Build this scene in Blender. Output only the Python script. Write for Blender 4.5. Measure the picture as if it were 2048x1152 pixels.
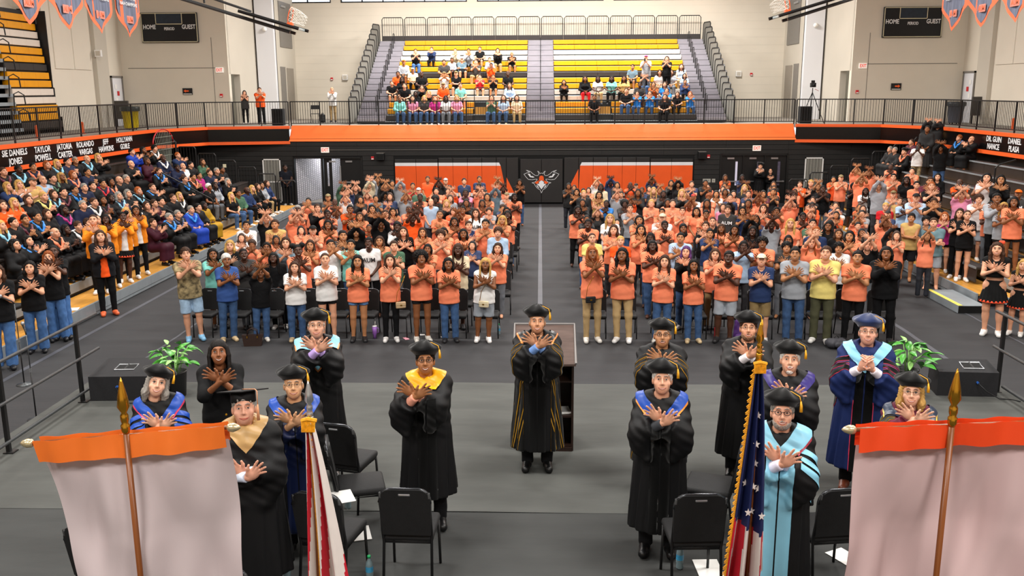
import bpy, bmesh, math, random
import numpy as np
from mathutils import Vector, Matrix, Euler

for _o in list(bpy.data.objects): bpy.data.objects.remove(_o)
random.seed(7); RNG = np.random.RandomState(7)
SC = bpy.context.scene
COL = SC.collection
R = math.radians

# ------------------------------------------------------------------ camera
FPX, PITCH, ROLL = 1820.0, R(12.33), R(-0.30)
YAW = math.atan((1083 - 1024) / FPX * math.cos(PITCH))
_fw = Vector((-math.sin(YAW) * math.cos(PITCH), math.cos(YAW) * math.cos(PITCH), -math.sin(PITCH)))
_rt = Vector((math.cos(YAW), math.sin(YAW), 0)); _up = _rt.cross(_fw)
_r2 = math.cos(ROLL) * _rt + math.sin(ROLL) * _up
_u2 = -math.sin(ROLL) * _rt + math.cos(ROLL) * _up
cam_d = bpy.data.cameras.new('camera'); cam = bpy.data.objects.new('camera', cam_d); COL.objects.link(cam)
cam_d.sensor_width = 36; cam_d.lens = 36 * FPX / 2048; cam_d.clip_start = 0.1; cam_d.clip_end = 200
_m = Matrix.Identity(4)
for _i in range(3):
    _m[_i][0] = _r2[_i]; _m[_i][1] = _u2[_i]; _m[_i][2] = -_fw[_i]
_m[2][3] = 5.0
cam.matrix_world = _m
SC.camera = cam

# ------------------------------------------------------------------ world, exposure
W = bpy.data.worlds.new('world'); SC.world = W; W.use_nodes = True
_bg = W.node_tree.nodes['Background']; _bg.inputs[0].default_value = (0.80, 0.90, 1.0, 1); _bg.inputs[1].default_value = 2.2
SC.view_settings.view_transform = 'Standard'; SC.view_settings.look = 'None'
SC.view_settings.exposure = 0.0; SC.view_settings.gamma = 1.0; SC.view_settings.use_curve_mapping = False
SC.cycles.max_bounces = 6; SC.cycles.diffuse_bounces = 3; SC.cycles.glossy_bounces = 2; SC.cycles.transmission_bounces = 4
SC.cycles.transparent_max_bounces = 6; SC.cycles.caustics_reflective = False; SC.cycles.caustics_refractive = False
try:
    SC.cycles.use_denoising = True; SC.cycles.denoiser = 'OPENIMAGEDENOISE'
except Exception: pass

# ------------------------------------------------------------------ arena lamps (the hall's high-bay fixtures)
LAMPS = [(x, y, e) for x, e in ((-12.0, 700), (-4.5, 960), (4.5, 960), (12.0, 700)) for y in (-3, 8, 19, 30)] + [(-6.5, 44.0, 1620), (0.0, 44.0, 1620), (6.5, 44.0, 1620)]
for _i, (_x, _y, _e) in enumerate(LAMPS):
    _l = bpy.data.lights.new('lamp_light', 'AREA'); _l.shape = 'RECTANGLE'; _l.size = 3.0; _l.size_y = 1.6
    _l.energy = _e; _l.color = (1.0, 0.968, 0.925)
    _o = bpy.data.objects.new('lamp_light', _l); COL.objects.link(_o); _o.location = (_x, _y, 11.75)

# ------------------------------------------------------------------ helpers
def lin(h):
    if isinstance(h, str):
        h = h.lstrip('#'); c = [int(h[i:i + 2], 16) / 255 for i in (0, 2, 4)]
    else: c = [v / 255 for v in h]
    return tuple(v / 12.92 if v <= 0.04045 else ((v + 0.055) / 1.055) ** 2.4 for v in c)

MATS = {}
def M(name, col=None, rough=0.7, metal=0.0, vary=0.0, vscale=8.0, bump=0.0, bscale=60.0, emit=0.0, objcol=False, mul=None,
      sheen=0.0, trans=0.0, spec=0.4, stretch=None, sss=0.0, alpha=1.0):
    """procedural principled material; vary = tone noise, bump = fine relief, objcol = base colour from the object's own colour"""
    if name in MATS: return MATS[name]
    m = bpy.data.materials.new(name); m.use_nodes = True; nt = m.node_tree; N = nt.nodes; L = nt.links
    b = N['Principled BSDF']
    b.inputs['Roughness'].default_value = rough; b.inputs['Metallic'].default_value = metal
    b.inputs['Specular IOR Level'].default_value = spec
    if sheen: b.inputs['Sheen Weight'].default_value = sheen
    if trans: b.inputs['Transmission Weight'].default_value = trans
    if alpha < 1: b.inputs['Alpha'].default_value = alpha
    c = lin(col) if col is not None else (0.5, 0.5, 0.5)
    src = None
    if objcol:
        oi = N.new('ShaderNodeObjectInfo'); src = oi.outputs['Color']
        if mul:
            mx = N.new('ShaderNodeMix'); mx.data_type = 'RGBA'; mx.blend_type = 'MULTIPLY'; mx.inputs[0].default_value = 1
            L.new(src, mx.inputs[6]); mx.inputs[7].default_value = (*mul, 1); src = mx.outputs[2]
    else:
        b.inputs['Base Color'].default_value = (*c, 1); m.diffuse_color = (*c, 1)
    tc = None
    if vary or bump:
        tc = N.new('ShaderNodeTexCoord'); co = tc.outputs['Object']
        if stretch:
            mp = N.new('ShaderNodeMapping'); mp.inputs['Scale'].default_value = stretch; L.new(co, mp.inputs[0]); co = mp.outputs[0]
    if vary:
        n = N.new('ShaderNodeTexNoise'); n.inputs['Scale'].default_value = vscale; n.inputs['Detail'].default_value = 4
        L.new(co, n.inputs['Vector'])
        mr = N.new('ShaderNodeMapRange'); mr.inputs[1].default_value = 0.3; mr.inputs[2].default_value = 0.7
        mr.inputs[3].default_value = 1 - vary; mr.inputs[4].default_value = 1 + vary
        L.new(n.outputs[0], mr.inputs[0])
        mx = N.new('ShaderNodeMix'); mx.data_type = 'RGBA'; mx.blend_type = 'MULTIPLY'; mx.inputs[0].default_value = 1
        if src is not None: L.new(src, mx.inputs[6])
        else: mx.inputs[6].default_value = (*c, 1)
        L.new(mr.outputs[0], mx.inputs[7]); src = mx.outputs[2]
    if src is not None: L.new(src, b.inputs['Base Color'])
    if bump:
        n2 = N.new('ShaderNodeTexNoise'); n2.inputs['Scale'].default_value = bscale; n2.inputs['Detail'].default_value = 3
        L.new(co, n2.inputs['Vector'])
        bp = N.new('ShaderNodeBump'); bp.inputs['Strength'].default_value = bump; bp.inputs['Distance'].default_value = 0.02
        L.new(n2.outputs[0], bp.inputs['Height']); L.new(bp.outputs[0], b.inputs['Normal'])
    if emit:
        b.inputs['Emission Color'].default_value = (*c, 1); b.inputs['Emission Strength'].default_value = emit
    MATS[name] = m
    return m

def tag(o, label=None, cat=None, group=None, kind=None):
    if label: o['label'] = label
    if cat: o['category'] = cat
    if group: o['group'] = group
    if kind: o['kind'] = kind
    return o

def empty(name, loc=(0, 0, 0), rz=0.0, label=None, cat=None, group=None, kind=None):
    o = bpy.data.objects.new(name, None); COL.objects.link(o); o.location = loc; o.rotation_euler = (0, 0, rz)
    o.empty_display_size = 0.1
    return tag(o, label, cat, group, kind)

def mesh_np(name, V, Q, mats=(), mi=None, smooth=False):
    me = bpy.data.meshes.new(name); V = np.asarray(V, dtype=np.float32)
    if isinstance(Q, np.ndarray):
        me.vertices.add(len(V)); me.vertices.foreach_set('co', V.ravel())
        n = Q.shape[1]; me.loops.add(Q.size); me.loops.foreach_set('vertex_index', Q.astype(np.int32).ravel())
        me.polygons.add(len(Q)); me.polygons.foreach_set('loop_start', np.arange(0, Q.size, n, dtype=np.int32))
        me.polygons.foreach_set('loop_total', np.full(len(Q), n, dtype=np.int32))
    else:
        me.from_pydata([tuple(map(float, v)) for v in V], [], Q)
    for m in mats: me.materials.append(m)
    if mi is not None: me.polygons.foreach_set('material_index', np.asarray(mi, dtype=np.int32))
    if smooth: me.polygons.foreach_set('use_smooth', np.ones(len(me.polygons), dtype=bool))
    me.update(calc_edges=True); me.validate()
    return me

def link(name, me, parent=None, loc=None, rot=None, col=None):
    o = bpy.data.objects.new(name, me); COL.objects.link(o)
    if parent is not None: o.parent = parent
    if loc is not None: o.location = loc
    if rot is not None: o.rotation_euler = rot
    if col is not None: o.color = (*col, 1)
    return o

class MB:
    """collects shapes into one mesh"""
    def __init__(s): s.v = []; s.f = []
    def add(s, vs, fs):
        b = len(s.v); s.v += [tuple(v) for v in vs]; s.f += [tuple(i + b for i in f) for f in fs]; return s
    def box(s, c, d, rz=0.0, rx=0.0, ry=0.0):
        hx, hy, hz = d[0] / 2, d[1] / 2, d[2] / 2
        vs = [Vector((x, y, z)) for x in (-hx, hx) for y in (-hy, hy) for z in (-hz, hz)]
        if rz or rx or ry:
            e = Euler((rx, ry, rz)).to_matrix(); vs = [e @ v for v in vs]
        vs = [v + Vector(c) for v in vs]
        return s.add(vs, [(0, 1, 3, 2), (4, 6, 7, 5), (0, 4, 5, 1), (2, 3, 7, 6), (0, 2, 6, 4), (1, 5, 7, 3)])
    def bx(s, x0, x1, y0, y1, z0, z1): return s.box(((x0 + x1) / 2, (y0 + y1) / 2, (z0 + z1) / 2), (abs(x1 - x0), abs(y1 - y0), abs(z1 - z0)))
    def rbox(s, c, d, b=0.01, rz=0.0, rx=0.0):
        """box with chamfered edges"""
        hx, hy, hz = d[0] / 2, d[1] / 2, d[2] / 2; b = min(b, hx * .9, hy * .9, hz * .9)
        bm = bmesh.new(); bmesh.ops.create_cube(bm, size=1.0)
        for v in bm.verts: v.co = (v.co.x * d[0], v.co.y * d[1], v.co.z * d[2])
        bmesh.ops.bevel(bm, geom=list(bm.edges), offset=b, segments=2, affect='EDGES', profile=0.5)
        e = Euler((rx, 0, rz)).to_matrix()
        bm.verts.ensure_lookup_table(); vs = [e @ v.co + Vector(c) for v in bm.verts]
        for i, v in enumerate(bm.verts): v.index = i
        fs = [tuple(v.index for v in f.verts) for f in bm.faces]; bm.free()
        return s.add(vs, fs)
    def tube(s, pts, r, n=6, closed=False, cap=True):
        pts = [Vector(p) for p in pts]; N = len(pts); rs = r if isinstance(r, (list, tuple)) else [r] * N
        base = len(s.v); prev = None
        for i, p in enumerate(pts):
            a = pts[i - 1] if (i > 0 or closed) else p; c = pts[(i + 1) % N] if (i < N - 1 or closed) else p
            t = (c - a).normalized() if (c - a).length > 1e-9 else Vector((0, 0, 1))
            if prev is None:
                h = Vector((0, 0, 1)) if abs(t.z) < 0.9 else Vector((1, 0, 0)); u = t.cross(h).normalized()
            else: u = (prev - t * prev.dot(t)).normalized()
            prev = u; w = t.cross(u)
            for k in range(n):
                a2 = 2 * math.pi * k / n; s.v.append(tuple(p + (u * math.cos(a2) + w * math.sin(a2)) * rs[i]))
        for i in range(N if closed else N - 1):
            j = (i + 1) % N
            for k in range(n):
                k2 = (k + 1) % n; s.f.append((base + i * n + k, base + i * n + k2, base + j * n + k2, base + j * n + k))
        if cap and not closed:
            s.f.append(tuple(base + k for k in range(n))[::-1]); s.f.append(tuple(base + (N - 1) * n + k for k in range(n)))
        return s
    def lathe(s, prof, n=16, c=(0, 0, 0), cap=True):
        base = len(s.v); c = Vector(c)
        for r, z in prof:
            for k in range(n):
                a = 2 * math.pi * k / n; s.v.append((c.x + r * math.cos(a), c.y + r * math.sin(a), c.z + z))
        for i in range(len(prof) - 1):
            for k in range(n):
                k2 = (k + 1) % n; s.f.append((base + i * n + k, base + i * n + k2, base + (i + 1) * n + k2, base + (i + 1) * n + k))
        if cap:
            s.f.append(tuple(base + k for k in range(n))[::-1]); s.f.append(tuple(base + (len(prof) - 1) * n + k for k in range(n)))
        return s
    def prism(s, poly, y0, y1, ax='y'):
        """polygon in the xz plane (ax y), yz plane (ax x) or xy plane (ax z) pushed from y0 to y1"""
        n = len(poly); f = {'y': lambda a, b, t: (a, t, b), 'x': lambda a, b, t: (t, a, b), 'z': lambda a, b, t: (a, b, t)}[ax]
        vs = [f(a, b, y0) for a, b in poly] + [f(a, b, y1) for a, b in poly]
        fs = [tuple(range(n)), tuple(range(2 * n - 1, n - 1, -1))] + [(i, i + n, (i + 1) % n + n, (i + 1) % n) for i in range(n)]
        return s.add(vs, fs)
    def mesh(s, name, mat, smooth=False):
        me = bpy.data.meshes.new(name); me.from_pydata(s.v, [], s.f)
        if mat is not None:
            for m in (mat if isinstance(mat, (list, tuple)) else [mat]): me.materials.append(m)
        bm = bmesh.new(); bm.from_mesh(me); bmesh.ops.recalc_face_normals(bm, faces=bm.faces); bm.to_mesh(me); bm.free()
        if smooth: me.polygons.foreach_set('use_smooth', np.ones(len(me.polygons), dtype=bool))
        me.update(); return me
    def build(s, name, mat, parent=None, smooth=False, loc=None, rot=None, col=None):
        return link(name, s.mesh(name, mat, smooth), parent, loc, rot, col)

def struct(name, mb, mat, label=None, parent=None, smooth=False):
    o = mb.build(name, mat, parent, smooth)
    if parent is None: tag(o, label, None, None, 'structure')
    return o

def text(name, body, size, loc, rot, mat, parent=None, depth=0.004, align='CENTER', squash=1.0):
    """flat raised lettering as a mesh"""
    cu = bpy.data.curves.new(name, 'FONT'); cu.body = body; cu.size = size; cu.extrude = depth; cu.align_x = align; cu.align_y = 'CENTER'
    cu.offset = size * 0.018; cu.resolution_u = 2; cu.space_line = 0.95
    t = bpy.data.objects.new(name, cu); me = bpy.data.meshes.new_from_object(t); me.name = name
    bpy.data.objects.remove(t); bpy.data.curves.remove(cu)
    me.materials.clear(); me.materials.append(mat)
    o = link(name, me, parent, loc, rot); o.scale = (squash, 1, 1)
    return o

def copy_tree(o, loc=None, rz=None):
    c = o.copy(); COL.objects.link(c)
    if loc is not None: c.location = loc
    if rz is not None: c.rotation_euler.z = rz
    for ch in list(o.children):
        d = ch.copy(); COL.objects.link(d); d.parent = c
        for g in list(ch.children):
            e = g.copy(); COL.objects.link(e); e.parent = d
    return c
# ================================================================== SETTING
m_floor = M('charcoal_floor_cover', '2d2d2f', 0.85, vary=0.10, vscale=1.3, bump=0.25, bscale=9, stretch=(0.35, 2.2, 1))
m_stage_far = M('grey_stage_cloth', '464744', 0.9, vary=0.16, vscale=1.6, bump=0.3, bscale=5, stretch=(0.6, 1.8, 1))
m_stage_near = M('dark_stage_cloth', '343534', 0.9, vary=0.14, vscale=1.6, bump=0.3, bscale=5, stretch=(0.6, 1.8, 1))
m_tape = M('grey_gaffer_tape', '4c4e55', 0.6, vary=0.08, vscale=3)
m_black_block = M('black_painted_block', '1b1a19', 0.55, vary=0.12, vscale=3, bump=0.15, bscale=30)
m_joint = M('black_joint', '0c0c0c', 0.9, vary=0.1)
m_orange = M('orange_painted_metal', 'f2632a', 0.35, vary=0.03, vscale=1.5)
m_fascia = M('orange_gloss_fascia', 'f4743a', 0.28, vary=0.03, vscale=0.8, spec=0.6)
m_blackgloss = M('black_gloss_panel', '0a0909', 0.22, vary=0.1, vscale=1.0)
m_beige = M('beige_painted_block', 'd8cfbf', 0.75, vary=0.03, vscale=0.7, bump=0.1, bscale=25)
m_beige2 = M('warm_grey_paint', 'c0b8aa', 0.75, vary=0.03, vscale=0.7)
m_whitewall = M('cool_white_paint', 'd9d9dc', 0.7, vary=0.02, vscale=0.7)
m_concrete = M('balcony_concrete', '8c857c', 0.85, vary=0.08, vscale=1.5)
m_ceiling = M('pale_roof_deck', 'cfcac2', 0.85, vary=0.04, vscale=0.5)
m_blackmetal = M('black_powder_coat', '151516', 0.45, vary=0.08, vscale=6)
m_railgrey = M('worn_dark_steel', '55585a', 0.38, metal=0.6, vary=0.1, vscale=6)
m_greysteel = M('grey_bleacher_steel', '8f979c', 0.45, metal=0.25, vary=0.07, vscale=4)
m_wood = M('honey_maple_deck', 'c98f3c', 0.4, vary=0.16, vscale=2.2, stretch=(6, 0.6, 1))
m_yellow = M('golden_seat_plastic', 'dd9400', 0.4, vary=0.04, vscale=3)
m_whiteseat = M('white_seat_plastic', 'd6cabd', 0.4, vary=0.03, vscale=3)
m_darkseat = M('charcoal_seat_plastic', '2b2624', 0.45, vary=0.08, vscale=3)
m_stepgrey = M('lilac_grey_step', '89858c', 0.55, vary=0.05, vscale=3)
m_white = M('white_enamel', 'e8e6e2', 0.5, vary=0.02)
m_whitetext = M('white_lettering', 'e9e9ea', 0.6, vary=0.02)
m_red = M('red_enamel', 'c4222a', 0.4, vary=0.04)
m_greypanel = M('grey_steel_door', '77726c', 0.5, vary=0.05)
m_orangevinyl = M('orange_vinyl', 'e8581c', 0.42, vary=0.04, vscale=2.5)
m_whitevinyl = M('white_vinyl', 'dfe0e2', 0.42, vary=0.03, vscale=2.5)
m_blackvinyl = M('black_vinyl', '252322', 0.42, vary=0.10, vscale=2.5)
m_lit = M('lit_white_diffuser', 'fff6ea', 0.5, emit=2.0)
m_navyscreen = M('dark_scoreboard_face', '0c1016', 0.3, vary=0.1, vscale=2)
m_cream = M('cream_line', 'd8cfae', 0.5, vary=0.03)

def glass_mat():
    m = bpy.data.materials.new('clear_window_glass'); m.use_nodes = True; nt = m.node_tree; N = nt.nodes; L = nt.links
    N.remove(N['Principled BSDF']); t = N.new('ShaderNodeBsdfTransparent'); g = N.new('ShaderNodeBsdfGlossy'); g.inputs['Roughness'].default_value = 0.03
    mx = N.new('ShaderNodeMixShader'); mx.inputs[0].default_value = 0.08
    L.new(t.outputs[0], mx.inputs[1]); L.new(g.outputs[0], mx.inputs[2]); L.new(mx.outputs[0], N['Material Output'].inputs[0]); return m
m_glass = glass_mat()

# ---- floor and stage
def grid_mesh(x0, x1, y0, y1, nx, ny, zf):
    xs = np.linspace(x0, x1, nx + 1); ys = np.linspace(y0, y1, ny + 1)
    X, Y = np.meshgrid(xs, ys, indexing='ij'); Z = zf(X, Y)
    V = np.stack([X, Y, Z], -1).reshape(-1, 3); i = np.arange(nx)[:, None] * (ny + 1) + np.arange(ny)[None]
    Q = np.stack([i, i + ny + 1, i + ny + 2, i + 1], -1).reshape(-1, 4)
    return V, Q
def wrinkle(X, Y, s=1.0):
    z = 0.006 * np.sin(Y * 5.1 + 0.7 * np.sin(X * 0.9)) * np.clip(np.sin(X * 0.55 + Y * 0.21), 0, 1) ** 2
    z += 0.005 * np.sin(Y * 9.3 + X * 1.7 + np.sin(X * 2.1)) * np.clip(np.sin(X * 0.8 - Y * 0.37 + 1.3), 0, 1) ** 2
    return z * s
V, Q = grid_mesh(-21, 21, -12, 41, 160, 330, lambda X, Y: wrinkle(X, Y, 0.8))
fl = link('floor', mesh_np('floor', V, Q, [m_floor], smooth=True)); tag(fl, kind='structure')
for x, y0, y1, w in ((0.0, 12.4, 40.3, 0.11), (-9.5, 12, 37, 0.1), (-7.55, 12, 23, 0.05), (7.65, 12, 40, 0.1), (9.6, 12, 21.5, 0.05)):
    V, Q = grid_mesh(x - w / 2, x + w / 2, y0, y1, 2, int((y1 - y0) * 8), lambda X, Y: wrinkle(X, Y, 0.8) + 0.004)
    link('seam_tape', mesh_np('seam_tape', V, Q, [m_tape], smooth=True), fl)
SZ = 0.9
stg = MB(); stg.bx(-6.45, 6.45, -12, 12.33, 0, SZ - 0.006)
st = struct('floor_stage', stg, m_blackmetal, 'raised stage platform covered in grey cloth')
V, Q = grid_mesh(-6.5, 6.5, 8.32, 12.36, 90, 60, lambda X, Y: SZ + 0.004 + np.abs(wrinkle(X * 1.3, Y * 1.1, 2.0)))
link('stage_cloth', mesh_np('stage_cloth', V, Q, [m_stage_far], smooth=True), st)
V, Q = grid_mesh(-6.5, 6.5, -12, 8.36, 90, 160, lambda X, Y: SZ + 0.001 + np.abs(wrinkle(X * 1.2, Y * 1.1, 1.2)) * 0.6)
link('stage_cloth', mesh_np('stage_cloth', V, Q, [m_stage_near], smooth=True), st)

# ---- lower back wall: black block courses, with openings
DL, DR = (-10.94, -7.94), (7.92, 10.78)
wb = struct('wall_back_lower', MB().bx(-17, DL[0], 40.42, 40.75, 0, 2.9).bx(DL[1], DR[0], 40.42, 40.75, 0, 2.9).bx(DR[1], 17, 40.42, 40.75, 0, 2.9)
            .bx(DL[0], DL[1], 40.42, 40.75, 2.06, 2.9).bx(DR[0], DR[1], 40.42, 40.75, 2.15, 2.9), m_joint)
ch = 0.215
for i in range(13):
    z0 = i * ch; z1 = z0 + ch - 0.014
    segs = [(-16.2, DL[0] - 0.06), (DL[1] + 0.06, -6.5), (6.75, DR[0] - 0.06), (DR[1] + 0.06, 16.2)] if z1 < 2.1 else [(-16.2, 16.2)]
    if 2.0 < z1 < 2.2: segs = [(-16.2, DL[0] - .06), (DL[1] + .06, -6.5), (6.75, DR[0] - .06), (DR[1] + .06, 16.2)]
    for a, b in segs:
        n = max(1, int(round((b - a) / 2.6)))
        for k in range(n):
            xa = a + (b - a) * k / n; xb = a + (b - a) * (k + 1) / n
            MB().bx(xa + 0.003, xb - 0.003, 40.395, 40.43, z0, z1).build('block_course', m_black_block, wb)
MB().bx(-9.5, 9.5, 40.37, 40.42, 2.40, 2.415).build('cable_conduit', m_greypanel, wb)

# ---- padded wall panels with orange and white print
pads = empty('wall_padding', (0, 40.4, 0), 0, 'row of black vinyl wall pads printed with orange field and white stripe', 'wall padding')
def padset(xs, ztop, zoff=0):
    for a, b in zip(xs[:-1], xs[1:]):
        p = MB(); p.rbox(((a + b) / 2, -0.05, (ztop + 0.1) / 2), (b - a - 0.012, 0.07, ztop - 0.1), 0.012); po = p.build('pad', m_blackvinyl, pads)
        yf = -0.0875
        # coloured field: white stripe, orange field, lower white stripe, cut by the slanted end near the centre
        for nm, z0, z1, mt in (('white_stripe', 1.70, 1.84, m_whitevinyl), ('orange_field', 0.50, 1.70, m_orangevinyl), ('white_stripe', 0.36, 0.50, m_whitevinyl)):
            def lim(z): return 1.15 + (z - 0.5) * 0.50
            poly = []
            s = 1 if a >= 0 else -1
            lo, hi = (a + 0.006, b - 0.006) if s > 0 else (-b + 0.006, -a - 0.006)
            l0, l1 = max(lo, lim(z0)), max(lo, lim(z1))
            if l0 >= hi and l1 >= hi: continue
            pts = []
            if l0 < hi: pts += [(hi, z0), (l0, z0)]
            else:
                zc = z0 + (hi - lim(z0)) / (lim(z1) - lim(z0)) * (z1 - z0); pts += [(hi, zc)]
            if lim(z0) < lo < lim(z1): pts += [(lo, z0 + (lo - lim(z0)) / (lim(z1) - lim(z0)) * (z1 - z0))] if False else []
            if l1 < hi: pts += [(l1, z1), (hi, z1)]
            else:
                zc = z0 + (hi - lim(z0)) / (lim(z1) - lim(z0)) * (z1 - z0); pts += [(hi, zc)]
            pts = [(s * x, z) for x, z in pts]
            if len(pts) >= 3: MB().prism(pts, yf, yf + 0.006).build(nm, mt, po)
padset((-6.43, -5.5, -4.53), 1.99); padset((-4.50, -3.86, -3.22, -2.58, -1.94, -1.5, -0.97), 2.05)
padset((1.04, 1.68, 2.32, 2.96, 3.6, 4.2, 4.80), 2.05); padset((4.83, 5.75, 6.68), 1.98)
# centre doors with the bird-of-prey emblem
emb = empty('emblem_pad', (0.05, 40.3, 0), 0, 'black double pad in the wall centre carrying the fierce bird emblem', 'wall pad')
for a, b in ((-0.94, 0.0), (0.0, 0.94)):
    MB().rbox(((a + b) / 2, 0.05, 1.03), (b - a - 0.012, 0.08, 1.92), 0.012).build('pad', m_blackvinyl, emb)
K = 2.42 / 1152 * 1.0
def EP(x, y): return ((x - 528) * K, 1.98 - (y - 105) * K)
def ribbon(pts, w, closed=False):
    mb = MB()
    P = [Vector((a, 0, b)) for a, b in [EP(*p) for p in pts]]
    n = len(P)
    for i in range(n if closed else n - 1):
        a, b = P[i], P[(i + 1) % n]; d = (b - a)
        if d.length < 1e-6: continue
        mb.box((a + b) / 2 + Vector((0, 0.004, 0)), (d.length + w * 0.7, 0.006, w), ry=-math.atan2(d.z, d.x))
    return mb
left = [(205, 332), (255, 345), (300, 362), (350, 410), (400, 442), (445, 446), (470, 425), (468, 385), (445, 352), (470, 360), (490, 402), (528, 392)]
eye_o = [(205, 332), (240, 352), (285, 375), (240, 380), (160, 415), (200, 470), (252, 525), (330, 532), (395, 520), (440, 520), (425, 550), (385, 585), (325, 595), (375, 612), (400, 660), (440, 710), (500, 745), (528, 812)]
eye_w = [(235, 405), (290, 410), (305, 455), (340, 455), (382, 478), (350, 488), (290, 478)]
orange_beak = [(528, 445), (490, 460), (480, 500), (478, 560), (528, 545)]
cheek = [(470, 545), (440, 560), (385, 595), (430, 622), (470, 600)]
white_beak = [(528, 545), (478, 575), (480, 615), (430, 622), (480, 670), (528, 735)]
lower_w = [(420, 640), (445, 655), (485, 715), (445, 690)]
for sgn in (1, -1):
    fx = (lambda p: p) if sgn > 0 else (lambda p: (1056 - p[0], p[1]))
    ribbon([fx(p) for p in left], 0.016).build('emblem_outline', m_whitevinyl, emb)
    ribbon([fx(p) for p in eye_o], 0.016).build('emblem_outline', m_whitevinyl, emb)
    for nm, pl, mt in (('emblem_eye', eye_w, m_whitevinyl), ('emblem_beak', orange_beak, m_orangevinyl), ('emblem_cheek', cheek, m_orangevinyl),
                       ('emblem_beak', white_beak, m_whitevinyl), ('emblem_beak', lower_w, m_whitevinyl)):
        MB().prism([EP(*fx(p)) for p in pl], 0.0, 0.010).build(nm, mt, emb)

# ---- doors in the lower back wall
m_doorblack = M('black_door_paint', '121212', 0.4, vary=0.08)
m_brushed = M('brushed_aluminium', 'b9bcc0', 0.3, metal=0.85, vary=0.05)
m_brick = bpy.data.materials.new('white_glazed_brick'); m_brick.use_nodes = True
_nt = m_brick.node_tree; _b = _nt.nodes['Principled BSDF']; _bt = _nt.nodes.new('ShaderNodeTexBrick'); _tc = _nt.nodes.new('ShaderNodeTexCoord'); _mp = _nt.nodes.new('ShaderNodeMapping')
_bt.inputs['Color1'].default_value = (*lin('d7d4da'), 1); _bt.inputs['Color2'].default_value = (*lin('c6c4cc'), 1); _bt.inputs['Mortar'].default_value = (*lin('6c6a70'), 1)
_bt.inputs['Scale'].default_value = 5.0; _bt.inputs['Mortar Size'].default_value = 0.03; _mp.inputs['Rotation'].default_value = (R(90), 0, R(90))
_nt.links.new(_tc.outputs['Object'], _mp.inputs[0]); _nt.links.new(_mp.outputs[0], _bt.inputs[0]); _nt.links.new(_bt.outputs[0], _b.inputs['Base Color'])
d1 = empty('door_1', (0, 40.42, 0), kind='structure')
fr = MB(); fr.bx(DL[0] - .06, DL[0] + .02, -0.06, 0.3, 0, 2.1).bx(DL[1] - .02, DL[1] + .06, -.06, .3, 0, 2.1).bx(DL[0], DL[1], -.06, .3, 2.03, 2.1).bx(-9.74, -9.66, -.06, .3, 0, 2.05)
fr.build('door_frame', m_doorblack, d1)
def leaf(par, x0, x1, y=0.05, win=None, bar=True, h=2.02, wmat=None):
    if win:
        w0, w1 = win; mb = MB().bx(x0, w0, y, y + .05, .01, h).bx(w1, x1, y, y + .05, .01, h).bx(w0, w1, y, y + .05, .01, .8).bx(w0, w1, y, y + .05, 1.85, h)
    else: mb = MB().bx(x0, x1, y, y + .05, .01, h)
    lf = mb.build('door_leaf', m_doorblack, par)
    if win: MB().bx(win[0], win[1], y + .02, y + .03, .8, 1.85).build('pane', wmat or m_glass, lf)
    if bar: MB().box(((x0 + x1) / 2, y - .05, .98), (x1 - x0 - .12, .05, .05)).box((x0 + .1, y - .02, .98), (.04, .05, .07)).box((x1 - .1, y - .02, .98), (.04, .05, .07)).build('push_bar', m_brushed, lf)
    MB().bx(x0 + .25, x0 + .55, y - .06, y, h - .16, h - .09).build('door_closer', m_brushed, lf)
    return lf
leaf(d1, -9.64, -9.28, .08, win=(-9.50, -9.42), bar=False)
leaf(d1, -8.90, -7.97, .05, win=None)
MB().bx(-8.92, -8.86, -.02, .0, 1.05, 1.7).build('pull_handle', m_brushed, d1)
# corridor seen through the open leaves
co = struct('wall_corridor', MB().add([(-10.9, 40.5, 0), (-9.3, 46, 0), (-9.3, 46, 2.4), (-10.9, 40.5, 2.4), (-11.0, 40.5, 0), (-9.4, 46, 0), (-9.4, 46, 2.4), (-11.0, 40.5, 2.4)],
           [(0, 1, 2, 3), (4, 7, 6, 5), (0, 4, 5, 1), (3, 2, 6, 7)]), m_brick)
struct('floor_corridor', MB().bx(-12, -7, 40.7, 48, -.05, -0.01), m_concrete)
struct('wall_corridor_end', MB().bx(-9.4, -7.5, 45.0, 45.1, 0, 1.0).bx(-9.4, -9.1, 45.0, 45.1, 1.0, 2.4).bx(-8.2, -7.5, 45.0, 45.1, 1.0, 2.4).bx(-9.4, -7.5, 45, 45.1, 2.0, 2.4).bx(-7.5, -7.4, 40.7, 45.1, 0, 2.4), m_whitewall)
struct('ceiling_corridor', MB().bx(-12, -7, 40.7, 46, 2.4, 2.5), m_whitewall)
_l = bpy.data.lights.new('corridor_light', 'AREA'); _l.energy = 60; _l.size = 1.2; _o = bpy.data.objects.new('corridor_light', _l); COL.objects.link(_o); _o.location = (-9.4, 42.6, 2.35)
d2 = empty('door_2', (0, 40.42, 0), kind='structure')
MB().bx(DR[0] - .06, DR[0] + .02, -.06, .3, 0, 2.2).bx(DR[1] - .02, DR[1] + .06, -.06, .3, 0, 2.2).bx(DR[0], DR[1], -.06, .3, 2.12, 2.2).bx(8.86, 8.9, -.04, .2, 0, 2.12).bx(9.8, 9.84, -.04, .2, 0, 2.12).build('door_frame', m_doorblack, d2)
m_litglass = M('self_lit_pane_glass', 'c9c4d6', 0.15, emit=0.35)  # pane glows by itself, standing in for corridor light behind the doors
m_dimglass = M('dim_wired_glass', '5b5566', 0.15, vary=0.2, vscale=12)  # dim pane: the lack of light behind is put into the colour
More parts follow.
